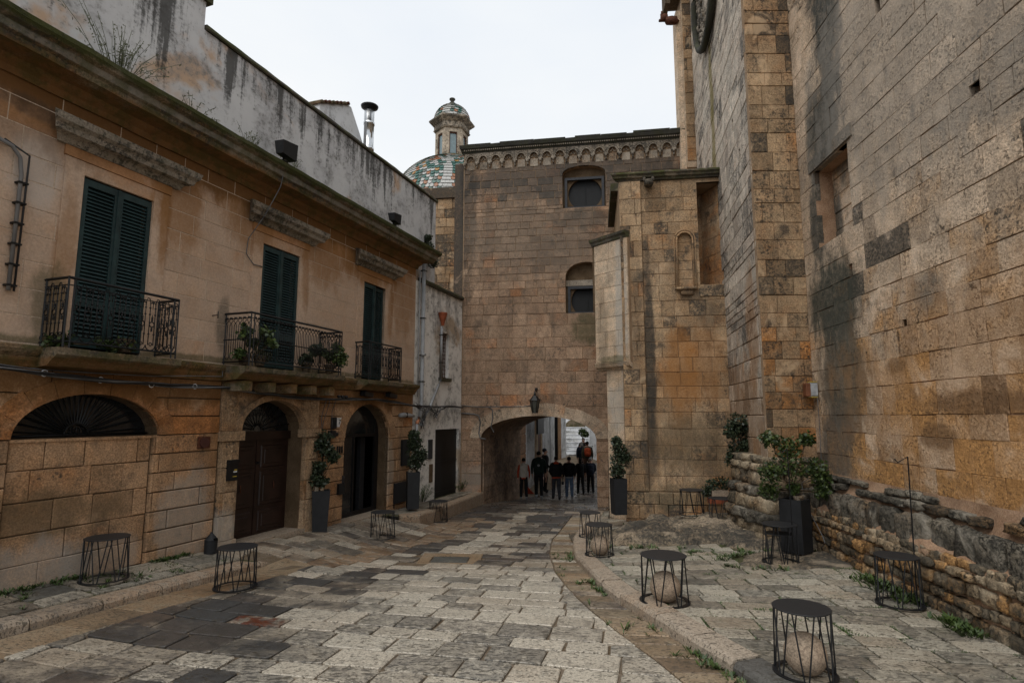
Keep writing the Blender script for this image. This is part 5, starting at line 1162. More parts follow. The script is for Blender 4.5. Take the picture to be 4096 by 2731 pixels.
rw = part(ST, 'rose_window', M['gb_dark'], lambda m: m.tube([(3.0 + 1.55 * math.cos(a), -.12, 11.05 + 1.62 * math.sin(a)) for a in [2 * math.pi * i / 40 for i in range(41)]], .09, 8, tone=(.4, .2, .4)))
rng = random.Random(3)
m = MB()
for i in range(420):
    a = rng.uniform(0, 2 * math.pi); rr = rng.uniform(.75, 1.45); m.blob((3.0 + rr * math.cos(a), -.03, 11.05 + rr * 1.04 * math.sin(a)), (rng.uniform(.03, .08), .07, rng.uniform(.03, .09)), seed=i, tone=(rng.uniform(.2, .9), .3, rng.random()), jit=.25)
tag(m.build('foliage_carving', M['gb_trim'], rw), kind='stuff')
for i in range(18):
    a0, a1 = 2 * math.pi * i / 18 + .01, 2 * math.pi * (i + 1) / 18 - .01
    part(rw, 'ring_stone', M['gb_trim'], lambda m: m.prism([(3.0 + r_ * math.cos(a), 11.05 + 1.04 * r_ * math.sin(a)) for r_, a in ((.62, a1), (.62, a0), (1.5, a0), (1.5, a1))][::-1], -.03, .02, tone=(rng.uniform(.4, .8), .4, .4)))
# end pier of the facade, with gargoyle
EP = thing('facade_pier', (5.28, 16.42, 7.6), 95, 'slim dark corner pier at the far end of the church facade with a beast gargoyle', 'pier')
masonry(EP, M['bt'], 0, .27, courses(7.6, 13.4, .34, .2), [], (.28, .3), lambda x, z, r: (r.uniform(.1, .6), r.uniform(0, .7), r.choice([.2, .9])), .01, .008, .012, .1, 0, seed=64)
part(EP, 'pier_core', M['of'], lambda m: (m.box(-.02, .26, .02, .5, 7.4, 13.4), m.box(-.16, -.021, .12, .6, 7.4, 12.6, tone=(.8, .2, .1))))
part(EP, 'gargoyle', M['rust'], lambda m: (m.blob((-.30, .1, 12.25), (.22, .10, .13), tone=(.5, .8, .3)), m.blob((-.52, .1, 12.36), (.13, .09, .12), tone=(.5, .8, .3)), m.blob((-.60, .04, 12.50), (.03, .02, .06)), m.blob((-.60, .16, 12.50), (.03, .02, .06)), m.blob((-.62, .1, 12.28), (.08, .06, .03))))
part(EP, 'eaves', M['bark'], lambda m: (m.box(-.35, .3, -.1, .6, 12.95, 13.5), m.box(-.5, -.351, -.05, .5, 12.75, 13.4)))

# ================================================================== DOME
DC = (-2.50, 22.6)
DM = thing('tiled_dome', (DC[0], DC[1], 2.0), 90, 'church dome clad in green, white and orange scale tiles with a stone lantern', 'dome')
DRM = thing('dome_drum', (-5.2, 20.2, .5), 97, 'brown stone drum wall under the dome left of the gate building', 'wall')
core(DRM, M['wall_mortar'], 0, 3.42, .5, 8.1, [], .03, .6)
part(DRM, 'building_mass', M['gb'], lambda m: m.box(.0, 3.4, .6, 4.5, .5, 8.1))
masonry(DRM, M['ch'], 1.6, 3.40, courses(2.5, 7.75, .30, .15), [], (.3, .6), lambda x, z, r: (r.uniform(.2, .8), r.uniform(.1, .6), r.choice([0, .3, .9])), .012, .008, .014, .1, 0, seed=65, shape=.004)
part(DRM, 'coping', M['ch'], lambda m: m.box(-.1, 3.5, -.08, .5, 7.76, 8.15, tone=(.1, .2, 1.2)))
def glaze(name, col):
    b = NB(name); n = b.noise(25, 4); c = b.mix(b.mr(n, .35, .65), [x * .8 for x in col], [min(1, x * 1.15) for x in col])
    return b.fin(c, .35, None, 0, 0, 0, .5)
GL = [glaze('white glazed tile', (.42, .42, .40)), glaze('green glazed tile', (.04, .12, .10)), glaze('orange glazed tile', (.30, .12, .05)), glaze('grey green glazed tile', (.11, .13, .11)), glaze('ochre glazed tile', (.38, .20, .06))]
def dome(P, c, R0, zb_, H, rows, tw, th, seed, expo=.5, cap=280, ribs=8, ribang=.35):
    r = random.Random(seed)
    def pr(t): # t 0 base..1 top -> radius,z
        a = t * math.pi / 2 * .80; return R0 * math.cos(a), zb_ + H * math.sin(a) / math.sin(math.pi / 2 * .80)
    part(P, 'dome_shell', M['gb_dark'], lambda m: m.lathe([(pr(i / 14)[0] - .03, pr(i / 14)[1] - .02) for i in range(15)], (c[0], c[1], 0), 40, smooth=True))
    meshes = [[], []]; items = []
    for j in range(rows):
        t0, t1 = (j) / rows, (j + 1.45) / rows; r0, z0_ = pr(t0); r1, z1_ = pr(min(1, t1)); n = max(8, int(2 * math.pi * r0 / tw))
        for i in range(n):
            a = 2 * math.pi * (i + .5 * (j % 2)) / n
            rib = abs(((a - ribang) / (2 * math.pi / ribs) + .5) % 1 - .5) * (2 * math.pi / ribs) * R0 < .17
            m = MB(); w = 2 * math.pi * r0 / n * .48 if not rib else 2 * math.pi * r0 / n * .5; da = w / r0; vs = []
            ts = [(1, -1), (1, 1), (.28, 1), (.12, .75), (0, .3), (0, -.3), (.12, -.75), (.28, -1)] if not rib else [(1, -1), (1, 1), (0, 1), (0, -1)]
            for lift in (.0, -.02):
                for tt, ss in ts:
                    rr = r0 + (r1 - r0) * tt; z_ = z0_ + (z1_ - z0_) * tt; up = .032 * (1 - tt) + lift
                    aa = a + ss * da * (r0 / max(rr, .05)) * (1 - tt * .12); vs.append((c[0] + (rr + up) * math.cos(aa), c[1] + (rr + up) * math.sin(aa), z_ + up * .6))
            k = len(ts); fs = [tuple(range(k)), tuple(range(2 * k - 1, k - 1, -1))] + [(q, q + k, (q + 1) % k + k, (q + 1) % k) for q in range(k)]
            m.add(vs, fs); ci = 0 if rib else r.choices([0, 1, 2, 3, 4], [.30, .36, .15, .12, .07])[0]
            items.append((math.sin(a) + (1 if False else 0), ci, m))
    items.sort(key=lambda it: it[0]); rest = {}
    for q, (s_, ci, m) in enumerate(items):
        if q < cap: m.build('scale_tile', GL[ci], P)
        else:
            k = rest.setdefault(ci, MB()); k.add(m.v, m.f)
    for ci, k in rest.items(): tag(k.build('scale_tiles', GL[ci], P), kind='stuff')
dome(DM, (0, 0), 2.42, 8.2, 2.15, 20, .165, .2, 6, cap=280, ribang=rad(-132))
LT = thing('dome_lantern', (DC[0], DC[1], 10.2), 90 - 12, 'hexagonal stone lantern with tall windows and a small tiled cap on top of the dome', 'lantern tower')
M['lan'] = stone('lantern stone', (.56, .48, .38), (.42, .35, .27), (.30, .19, .11), 10.2, pits=.5, lich_base=.02, bs=.6, streak=.3)
part(LT, 'moss_base', M['th_trim'], lambda m: m.lathe([(.85, 10.15), (.9, 10.25), (.80, 10.42), (.7, 10.45)], (0, 0, 0), 24, tone=(.2, 0, .8)))
r_ = .68
for i in range(6):
    a0 = math.pi / 3 * i; a1 = a0 + math.pi / 3; p = Vector((r_ * math.cos(a0), r_ * math.sin(a0), 0)); q = Vector((r_ * math.cos(a1), r_ * math.sin(a1), 0))
    d = (q - p).normalized(); nrm = Vector((d.y, -d.x, 0)); L = (q - p).length
    def quadbox(m, s0, s1, z0, z1, o0, o1):
        vs = [tuple(p + d * s + nrm * o + Vector((0, 0, z))) for z in (z0, z1) for o in (o0, o1) for s in (s0, s1)]
        m.add(vs, [(0, 1, 5, 4), (1, 3, 7, 5), (3, 2, 6, 7), (2, 0, 4, 6), (4, 5, 7, 6), (1, 0, 2, 3)], tone=(.5, .4, .5))
    part(LT, 'wall_face', M['lan'], lambda m: (quadbox(m, .0, L * .27, 10.35, 11.62, -.12, 0), quadbox(m, L * .73, L, 10.35, 11.62, -.12, 0), quadbox(m, L * .27, L * .73, 11.44, 11.62, -.12, 0), quadbox(m, L * .27, L * .73, 10.35, 10.42, -.12, 0)))
    w = part(LT, 'window', M['paleglass'], lambda m: quadbox(m, L * .27, L * .73, 10.42, 11.44, -.09, -.07))
    part(w, 'window_frame', M['rust'], lambda m: (quadbox(m, L * .27, L * .31, 10.42, 11.44, -.07, -.035), quadbox(m, L * .69, L * .73, 10.42, 11.44, -.07, -.035), quadbox(m, L * .31, L * .69, 11.39, 11.44, -.07, -.035), quadbox(m, L * .31, L * .69, 10.42, 10.45, -.07, -.035)))
part(LT, 'cornice', M['lan'], lambda m: m.lathe([(.60, 11.60), (.74, 11.61), (.78, 11.66), (.74, 11.69), (.74, 11.86), (.82, 11.92), (.95, 12.02), (.96, 12.07), (.94, 12.10), (.5, 12.12)], (0, 0, 0), 6, tone=(.35, .2, .8)))
dome(LT, (0, 0), .74, 12.1, .72, 8, .16, .1, 8, cap=90, ribs=6, ribang=rad(-110))
part(LT, 'finial', M['gb_dark'], lambda m: m.lathe([(.15, 12.75), (.17, 12.82), (.19, 12.88), (.15, 12.96), (.08, 13.02), (.07, 13.07), (.13, 13.15), (.12, 13.18), (.02, 13.19)], (0, 0, 0), 12, smooth=True, tone=(.4, .3, .7)))

# ================================================================== FURNITURE
def hitG(px, py, fn):
    l, r = ray(px, py); Y = 6.0
    for _ in range(80): Y = .5 * Y + .5 * fn(l * Y, Y) / r
    return Vector((l * Y, Y, r * Y))
def make_table(h=.50, rt=.245, n=7, off=0):
    t = thing('wire_side_table', (0, 0, 0), 90, 'x', 'side table', 'black wire side tables on the pavements')
    part(t, 'tabletop', M['tabletop'], lambda m: m.lathe([(rt - .004, h - .008), (rt, h - .005), (rt, h), (rt - .004, h + .003), (.01, h + .003)], (0, 0, 0), 32))
    part(t, 'base_ring', M['blackpaint'], lambda m: m.lathe([(rt - .01, .0), (rt + .022, .0), (rt + .024, .004), (rt + .022, .010), (rt - .02, .010), (rt - .022, .004)], (0, 0, 0), 32) if False else m.add(
        [((rt + d) * math.cos(2 * math.pi * i / 32), (rt + d) * math.sin(2 * math.pi * i / 32), z) for d, z in ((-.022, .002), (.022, .002), (.022, .010), (-.022, .010)) for i in range(32)],
        [(a * 32 + i, a * 32 + (i + 1) % 32, ((a + 1) % 4) * 32 + (i + 1) % 32, ((a + 1) % 4) * 32 + i) for a in range(4) for i in range(32)]))
    for k in range(n):
        a = 2 * math.pi * (k + off) / n; st = 2 * math.pi / n
        for s in (-1, 1):
            ta, ba = a + s * .07, a + s * (st / 2 - .07)
            part(t, 'rod', M['blackpaint'], lambda m: m.tube([((rt - .012) * math.cos(ta), (rt - .012) * math.sin(ta), h - .006), ((rt + .002) * math.cos(ba), (rt + .002) * math.sin(ba), .008)], .0072, 5, smooth=False))
    return t
T0 = make_table(); used = [0]
TB = [(1850, 1550, zwalk, 'nearest black wire table, at bottom right on the kerb slabs over a stone ball', 5, 1),
      (1527, 1383, zwalk, 'black wire table with a stone ball standing on the kerb in the middle right', 20, 1),
      (1377, 1275, zwalk, 'black wire table with a small ball on the kerb before the archway', 8, 1),
      (1356, 1233, zwalk, 'black wire table farthest along the kerb, half behind another ball table', 14, 1),
      (2068, 1390, zwalk, 'black wire table by the rubble wall foot with a tall hook rod behind', 2, 0),
      (1795, 1293, zwalk, 'black wire table beside the large planter with a smaller table nested inside', 9, 0),
      (1590, 1178, None, 'black wire table on the rock shelf before the chapel, the left one', 12, 0),
      (1660, 1206, None, 'black wire table on the rock shelf beside the thin hook rod', 3, 0),
      (1421, 1188, zwalk, 'black wire table in front of the tall planter at the archway', 7, 0),
      (238, 1333, zleft, 'black wire table standing on the left pavement close to the townhouse wall', 17, 0),
      (540, 1350, zroad, 'black wire table on the road edge in front of the brown double door', 4, 0),
      (878, 1236, zroad, 'black wire table on the road before the arched glass door', 10, 0),
      (1006, 1197, zroad, 'black wire table beside the raised doorstep pavement near the black door', 6, 0)]
TPOS = []
for px, py, fn, lab, rot, ball in TB:
    if fn is None:
        l, r = ray(px, py); Y = 11.55 if px > 1600 else 12.15; p = Vector((l * Y, Y, r * Y))
        if px < 1600: p = Vector((l * 11.9, 11.9, -1.975))
    else: p = hitG(px, py, fn)
    o = T0 if not used[0] else copy_tree(T0); used[0] = 1
    o.location = (p.x, p.y, p.z + .016); o.rotation_euler = (0, 0, rad(rot * 3.1)); o['label'] = lab; TPOS.append(p)
# scale by the sizes seen
for i, s_, h_ in ((0, .90, 1.0), (1, 1.05, 1.0), (2, .91, .96), (3, .86, .92), (4, .92, 1.05), (5, 1.0, 1.08), (9, 1.0, 1.0), (11, .96, .98), (12, .93, .95), (8, .93, .93), (10, 1.0, 1.0), (6, .98, .98)):
    o = [c for c in C.objects if c.get('label') == TB[i][3]][0]; o.scale = (s_, s_, h_)
o = copy_tree(T0); o.location = (TPOS[5].x - .02, TPOS[5].y, TPOS[5].z + .006); o.scale = (.78, .78, .84); o.rotation_euler = (0, 0, .5); o['label'] = 'smaller wire table nested inside the one beside the large planter'; o['group'] = 'black wire side tables on the pavements'
balls = ['largest travertine ball, inside the nearest table at bottom right', 'cracked travertine ball inside the middle table on the kerb', 'travertine ball inside the smaller kerb table before the archway', 'travertine ball farthest along the kerb, half hidden by a nearer table']
for i in range(4):
    p = TPOS[i]; r_ = (.160, .168, .158, .150)[i]
    bm = bmesh.new(); bmesh.ops.create_icosphere(bm, subdivisions=4, radius=r_)
    me = bpy.data.meshes.new('stone_ball'); bm.to_mesh(me); bm.free(); me.polygons.foreach_set('use_smooth', [True] * len(me.polygons)); me.materials.append(M['ball'])
    at_ = me.attributes.new('tone', 'FLOAT_COLOR', 'POINT'); at_.data.foreach_set('color', [.6, .3, 0, 1] * len(me.vertices))
    o = link_mesh('stone_ball', me); o.location = (p.x + .01, p.y, p.z + r_ + .004); tag(o, balls[i], 'stone ball', 'stone balls inside the kerb tables')
# plants
def leaves(m, centres, n, size, rnd, squash=.9):
    for _ in range(int(n * 1.2)):
        c, r = rnd.choice(centres)
        d = Vector((rnd.gauss(0, 1), rnd.gauss(0, 1), rnd.gauss(0, 1))).normalized() * r * (rnd.random() ** .45)
        p = Vector(c) + Vector((d.x, d.y, d.z * squash)); a = Vector((rnd.gauss(0, 1), rnd.gauss(0, 1), rnd.gauss(0, 1) + .6)).normalized()
        t = a.cross(Vector((rnd.gauss(0, 1), rnd.gauss(0, 1), rnd.gauss(0, 1)))).normalized(); s = size * rnd.uniform(.5, 1.35)
        w = a.cross(t) * s * .42; tn = (rnd.random() ** 1.3, 0, 0)
        m.add([p, p + t * s * .5 + w, p + t * s, p + t * s * .5 - w], [(0, 1, 2, 3)], tone=tn)
def planter(px, py, fn, h, w, taper, lab, cents, n, size, leaf, seed, rot=0, ztop=None, stones=2, Y=None, stem=None, cat='potted plant'):
    rnd = random.Random(seed)
    if Y: l, r = ray(px, py); p = Vector((l * Y, Y, r * Y))
    else: p = hitG(px, py, fn)
    t = thing('potted_plant', tuple(p), 90, lab, cat, 'tall square planters with shrubs'); t.rotation_euler = (0, 0, rad(rot)); z = p.z
    m = MB(); a, b = w / 2, w / 2 * taper
    vs = [(sx * q, sy * q, zz) for q, zz in ((b, z), (a, z + h), (a - .02, z + h), (a - .03, z + h - .05)) for sx, sy in ((-1, -1), (1, -1), (1, 1), (-1, 1))]
    m.add(vs, [(k * 4 + i, k * 4 + (i + 1) % 4, (k + 1) * 4 + (i + 1) % 4, (k + 1) * 4 + i) for k in range(3) for i in range(4)] + [(12, 13, 14, 15), (3, 2, 1, 0)]); m.build('pot', M['planter'], t)
    m = MB()
    stem = stem or [(0, 0, z + h - .05)] + [(c[0] * .6, c[1] * .6, z + h + c[2]) for c, r in cents[:3]]
    m.tube([(x, y, zz if k == 0 else zz) for k, (x, y, zz) in enumerate(stem)], [.022] + [.014] * (len(stem) - 1), 6)
    for c, r in cents: m.tube([(stem[min(1, len(stem) - 1)][0], 0, z + h + min(c[2], .3) * .7), (c[0], c[1], z + h + c[2])], .008, 5)
    m.build('stem', M['bark'], t)
    m = MB(); leaves(m, [((c[0], c[1], z + h + c[2]), r) for c, r in cents], n, size, rnd); m.build('foliage', M[leaf], t)
    for k in range(stones):
        m = MB(); m.blob(((-.28 + .30 * k + rnd.uniform(-.05, .05)) * w, -.25 * w, z + h + .015), (w * rnd.uniform(.10, .2), w * .13, rnd.uniform(.03, .06)), seed=k + seed, D=4, p=4, jit=.3, tone=(.3, .6, .6)); m.build('pebble', M['gutter'] if k % 2 else M['rock'], t)
    return t
planter(733, 1224, zleft, .80, .33, .80, 'tapered black planter with a three tiered dark shrub between the two arched doors', [((.02, 0, .98), .17), ((.10, 0, .72), .15), ((.20, 0, .60), .12), ((-.06, 0, .42), .14), ((-.12, 0, .22), .17), ((.0, 0, .15), .12), ((-.02, 0, .82), .13)], 1500, .062, 'leaf_dark', 1, 20, Y=11.35)
planter(947, 1167, zleft, .86, .30, .9, 'slim black planter with a dense dark shrub by the orange pipe', [((.05, 0, .20), .20), ((.08, 0, .45), .25), ((.02, 0, .68), .20), ((.0, 0, .88), .13), ((.2, 0, .38), .15)], 1900, .058, 'leaf_dark', 2, 18, Y=14.2)
planter(1422, 1180, zwalk, .76, .30, .9, 'slim black planter with an upright green shrub beside the oblique buttress', [((-.02, 0, .15), .18), ((.05, 0, .38), .22), ((.04, 0, .62), .17), ((-.02, 0, .80), .11), ((.18, 0, .45), .12)], 1800, .055, 'leaf_dark', 3, 10, Y=12.9, stones=0)
planter(1832, 1266, zwalk, .80, .34, 1.0, 'large square black planter with a bushy light green shrub at the buttress foot', [((-.02, 0, .16), .10), ((-.30, .24, .14), .17), ((.34, -.30, .12), .16), ((-.04, .03, .52), .26), ((-.05, .04, .78), .22), ((-.26, .22, .92), .15), ((.20, -.16, .92), .13), ((.26, -.22, .46), .21), ((-.27, .22, .42), .19), ((.38, -.3, .32), .12)], 3300, .05, 'leaf_green', 4, 40, Y=9.3, stones=3)
planter(1716, 1158, zwalk, .62, .30, 1.0, 'black planter with a two tiered shrub hidden behind the mossy buttress foot', [((-.10, 0, .98), .24), ((.10, 0, .86), .20), ((-.25, 0, .80), .17), ((-.12, 0, .42), .24), ((-.25, 0, .24), .18), ((.05, 0, .55), .16)], 2200, .055, 'leaf_dark', 5, 10, Y=11.7, stones=1)
# low shrub in a trough beside the chapel corner
p = at(1652, 1142, 12.6); t = thing('trough_plant', tuple(p), 95, 'low dark shrub in a grey trough on bricks in the chapel corner', 'potted plant')
part(t, 'trough', M['ball'], lambda m: m.box(-.17, .17, -.1, .1, p.z, p.z + .16)); m = MB(); leaves(m, [((-.12, 0, p.z + .25), .16), ((.08, 0, p.z + .3), .17), ((-.25, 0, p.z + .12), .12)], 700, .05, random.Random(6)); m.build('foliage', M['leaf_dark'], t)
part(t, 'brick', M['terracotta'], lambda m: m.prism([(-.22, p.z - .12), (.2, p.z - .12), (.2, p.z - .005), (-.22, p.z - .005)], -.12, .12, ch=.01))
# balcony plants
def bplant(u, y, z, lab, cents, n, size, leaf, seed, pot=True):
    t = fix('balcony_plant', TH, u, y, z, lab, 'potted plant', 'plants on the balconies'); m = MB(); leaves(m, cents, n, size, random.Random(seed)); m.build('foliage', M[leaf], t)
    m = MB(); [m.tube([(0, 0, z + .05), (c[0] * .6, c[1] * .6, z * .4 + c[2] * .6), c], .010, 5) for c, r in cents]; m.build('stem', M['bark'], t)
    if pot: part(t, 'pot', M['bark'], lambda m: m.lathe([(.07, z), (.10, z + .14), (.11, z + .14), (.11, z + .17), (.09, z + .17)], (0, 0, 0), 12))
bplant(9.95, -.30, .82, 'fleshy leaved succulent at the left end of the middle balcony', [((-.1, -.1, 1.32), .12), ((.18, -.25, 1.36), .12), ((.1, -.05, 1.2), .12), ((.26, -.28, 1.2), .09), ((-.22, -.1, .98), .10), ((.0, .0, 1.35), .1)], 380, .075, 'leaf_green', 1)
bplant(10.2, -.38, .82, 'yellowish feathery plant low in the middle balcony left corner', [((0, 0, 1.0), .12), ((.12, 0, .98), .1)], 420, .03, 'dryweed', 2)
bplant(12.02, -.38, .82, 'round bright green shrub spilling over the right end of the middle balcony', [((.06, -.14, 1.22), .15), ((-.1, -.10, 1.12), .12), ((.12, -.16, 1.06), .13), ((.05, -.1, 1.34), .10), ((-.2, -.06, 1.18), .08), ((.2, -.15, 1.16), .1)], 1400, .045, 'leaf_green', 3)
bplant(11.5, -.25, .82, 'spiky dark plant behind the railing of the middle balcony', [((0, 0, 1.02), .12), ((.25, 0, 1.25), .12)], 260, .09, 'leaf_dark', 4)
bplant(7.35, -.12, .82, 'small weedy plant at the left corner of the first balcony', [((-.18, -.05, .86), .10), ((-.02, 0, .92), .10), ((.3, -.2, .90), .08)], 300, .05, 'leaf_green', 5, False)
bplant(8.0, -.25, .82, 'low plant with yellow flowers inside the first balcony', [((0, 0, .92), .12), ((-.2, -.05, .88), .08)], 260, .05, 'leaf_green', 6)
# wall weeds
def wallweed(u, z, y, lab, h, n, mat, seed, P=TH, spread=.2):
    rnd = random.Random(seed); t = fix('wall_weed', P, u, y, z, lab, 'weed', 'weeds growing on the old walls'); m = MB()
    for i in range(n):
        a, b = rnd.gauss(0, spread), rnd.gauss(0, .05); hh = h * rnd.uniform(.4, 1); top = Vector((a * 1.5, b - .05, z + hh))
        m.tube([(a * .4, b * .3, z), ((a * .9), b - .02, z + hh * .6), top], .004, 3, tone=(.4, 0, 0))
        for k in range(9):
            q = Vector((a * .4, b * .3, z)).lerp(top, rnd.uniform(.3, 1)); d = Vector((rnd.gauss(0, 1), rnd.gauss(0, .5), rnd.gauss(0, 1) + .3)).normalized() * rnd.uniform(.03, .06)
            w = Vector((d.z, 0, -d.x)) * .18; m.add([q, q + d * .5 + w, q + d, q + d * .5 - w], [(0, 1, 2, 3)], tone=(rnd.random(), 0, 0))
    m.build('stalks', M[mat], t)
wallweed(7.65, 4.46, -.2, 'largest feathery green weed on the cornice at top left', .75, 42, 'dryweed', 1, spread=.26)
wallweed(8.75, 4.47, -.2, 'thin pale weed on the cornice between the first and middle window', .34, 8, 'dryweed', 2, spread=.12)
wallweed(9.9, 4.47, -.2, 'weed tuft on the cornice left of the large floodlight', .34, 14, 'dryweed', 3, spread=.12)
wallweed(10.95, 4.47, -.2, 'branching weed on the cornice right of the large floodlight', .42, 9, 'dryweed', 4, spread=.16)
t = fix('wall_bush', WH, .62, -.05, 4.35, 'dark bushy plant hanging from the niche in the white wall', 'plant'); m = MB(); leaves(m, [((0, -.05, 4.45), .2), ((-.15, -.05, 4.65), .16), ((.1, -.05, 4.25), .16), ((-.2, -.05, 4.9), .10)], 1100, .05, random.Random(9)); m.build('foliage', M['leaf_dark'], t)
wallweed(2.9, -2.2, -.06, 'low weeds at the foot of the gate building beside the black door', .35, 26, 'weed', 6, WH, .25)
wallweed(.35, -2.2, -.12, 'tuft of grass at the foot of the white wall behind the planter', .45, 30, 'weed', 7, WH, .2)
# hook rods
def hook(px, p_top, p_bot, Y, zig, lab):
    a, b = at(*p_top, Y), at(*p_bot, Y); t = thing('hook_rod', tuple(b), 90, lab, 'rod', 'thin black hook rods')
    pts = [b, a] + [at(x, y, Y) for x, y in zig]; m = MB(); m.tube([(q.x - b.x, q.y - b.y, q.z) for q in pts], .0075, 5, smooth=False); m.build('rod', M['blackpaint'], t)
hook(0, (2085, 1048), (2108, 1395), TPOS[4].y + .1, [(2062, 1062), (2055, 1054)], 'thin black hook rod against the rubble wall above the right table')
hook(0, (1808, 1029), (1823, 1262), TPOS[5].y - .1, [(1797, 1040), (1790, 1034)], 'thin black hook rod in front of the large planter')
hook(0, (1686, 1012), (1694, 1200), TPOS[7].y, [(1674, 1020), (1669, 1014)], 'thin black hook rod beside the rock shelf table')
hook(0, (1397, 1055), (1402, 1192), TPOS[8].y + .05, [(1387, 1062), (1381, 1056)], 'thin black hook rod left of the archway planter')
hook(0, (1432, 1038), (1440, 1186), TPOS[8].y + .4, [(1424, 1044), (1419, 1040)], 'thin black hook rod behind the archway planter')
# ashtray bin
p = hitG(483, 1270, zleft); t = thing('ashtray_bin', tuple(p), 20, 'small grey cylindrical ashtray bin with a pointed lid left of the brown door', 'bin')
part(t, 'drum', M['planter'], lambda m: m.lathe([(.09, p.z), (.092, p.z + .01), (.092, p.z + .18), (.085, p.z + .185)], (0, 0, 0), 20)); part(t, 'lid', M['planter'], lambda m: m.lathe([(.094, p.z + .187), (.094, p.z + .20), (.02, p.z + .29), (.012, p.z + .31), (.005, p.z + .31)], (0, 0, 0), 20)); part(t, 'opening', M['inside'], lambda m: m.box(-.03, .03, -.094, -.05, p.z + .195, p.z + .225))
# wall speaker on the church
f = fix('wall_speaker', CW, .18, -.12, .35, 'white and yellow wall unit with a wooden front high in the church corner', 'speaker')
z = .33; part(f, 'case', M['grey_plastic'], lambda m: m.prism([(-.09, z), (.05, z), (.07, z + .03), (.07, z + .22), (.05, z + .25), (-.09, z + .25)], -.02, .09)); part(f, 'wood_front', M['wood'], lambda m: m.prism([(-.10, z + .01), (.05, z + .01), (.05, z + .24), (-.10, z + .24)], -.09, -.021, ch=.01)); bx(f, 'yellow_edge', M['yellow'], -.085, .072, -.0195, .085, z + .251, z + .262); bx(f, 'yellow_foot', M['yellow'], -.085, .072, -.0195, .085, z - .012, z - .001)
f = bundle('church_wire', [(.25, -.06, .3), (.28, -.08, -.9), (.35, -.42, -1.1), (.6, -.48, -1.5), (1.2, -.5, -1.9)], .005, 'pale wire trailing from the wall unit down the rubble wall', P=CW, n=1, mat='cable')

# ------------------------------------------------------------------ weeds in the joints
def weeds(name, pts, lab, mat='weed', seed=1, hh=(.015, .05)):
    rnd = random.Random(seed); m = MB()
    for (x, y, z, s) in pts:
        for k in range(rnd.randint(5, 10)):
            a = rnd.random() * 6.28; d = rnd.random() * .045 * s; h = rnd.uniform(*hh) * s; px, py = x + d * math.cos(a), y + d * math.sin(a)
            ox, oy = math.cos(a) * h * .9, math.sin(a) * h * .9; w = .008 * s
            m.add([(px - w * math.sin(a), py + w * math.cos(a), z), (px + w * math.sin(a), py - w * math.cos(a), z), (px + ox + w * math.sin(a), py + oy - w * math.cos(a), z + h * .8), (px + ox * 1.3, py + oy * 1.3, z + h)], [(0, 1, 2, 3)], tone=(rnd.random(), 0, 0))
    o = m.build(name, M[mat]); tag(o, lab, 'weeds', kind='stuff')
rnd = random.Random(77); P1 = []
for i in range(3600):
    Y = 2.6 + 9.5 * rnd.random() ** 1.3; X = rnd.uniform(Xk(Y) + .25, 4.3 + .07 * Y)
    c_, s_ = math.cos(rad(4)), math.sin(rad(4)); 
    if mnoise.noise(Vector((X * .8, Y * .8, 0))) + .5 * mnoise.noise(Vector((X * 3, Y * 3, 7))) < .16: continue
    pass
for poly in EDGES['right_pavement']:
    for (x0, y0), (x1, y1) in zip(poly, poly[1:] + poly[:1]):
        L = math.hypot(x1 - x0, y1 - y0); cx, cy = sum(p[0] for p in poly) / len(poly), sum(p[1] for p in poly) / len(poly)
        for i in range(int(L / .018)):
            t = rnd.random(); X, Y = x0 + (x1 - x0) * t, y0 + (y1 - y0) * t; X += (X - cx) * .03; Y += (Y - cy) * .03
            v = mnoise.noise(Vector((X * .9, Y * .9, 0))) + .7 * mnoise.noise(Vector((X * 3.5, Y * 3.5, 7)))
            if v > .10 and rnd.random() < .55: P1.append((X, Y, zwalk(X, Y) - .015, rnd.uniform(.35, .6) + max(0, v - .35) * 1.2))
for i in range(500):
    Y = rnd.uniform(3, 8.5); X = 4.20 + .07 * Y - abs(rnd.gauss(0, .12)); 
    if mnoise.noise(Vector((X, Y * 1.5, 3))) > -.05: P1.append((X, Y, zwalk(X, Y), rnd.uniform(.9, 1.9)))
weeds('pavement_weeds', P1, 'small green weeds between the slabs of the right pavement', seed=2)
P2 = []
for i in range(520):
    Y = rnd.uniform(4, 9.3); w = abs(rnd.gauss(0, .05)) if rnd.random() < .55 else rnd.uniform(.05, .7)
    X = xw(Y) + w / FC
    if mnoise.noise(Vector((X * 2, Y * 1.7, 5))) > .02: P2.append((X, Y, zleft(X, Y), rnd.uniform(.5, 1.0 if w > .1 else 1.5)))
weeds('wall_foot_weeds', P2, 'green weeds along the foot of the townhouse and its pavement joints', seed=3)
P3 = []
for i in range(230):
    Y = rnd.uniform(3.2, 11); t = rnd.choice([0, 0, 1]); X = (Xk(Y) - .03 - abs(rnd.gauss(0, .03))) if t == 0 else rnd.uniform(Xg(Y), Xk(Y))
    if mnoise.noise(Vector((X * 2, Y * 1.3, 8))) > .0: P3.append((X, Y, zroad(X, Y), rnd.uniform(.5, 1.3)))
weeds('kerb_weeds', P3, 'weeds growing along the foot of the curved kerb', seed=4)
P4 = []
for c, a, h in ROCKS:
    for i in range(160):
        q = rnd.random() * 6.28; k = rnd.uniform(.95, 1.15); X, Y = c[0] + a[0] * k * math.cos(q), c[1] + a[1] * k * math.sin(q)
        if mnoise.noise(Vector((X * 2, Y * 2, 8))) > .05 and X > Xk(Y) + .3: P4.append((X, Y, zwalk(X, Y), rnd.uniform(.7, 1.6)))
weeds('rock_weeds', P4, 'weeds around the edges of the bedrock', seed=5)

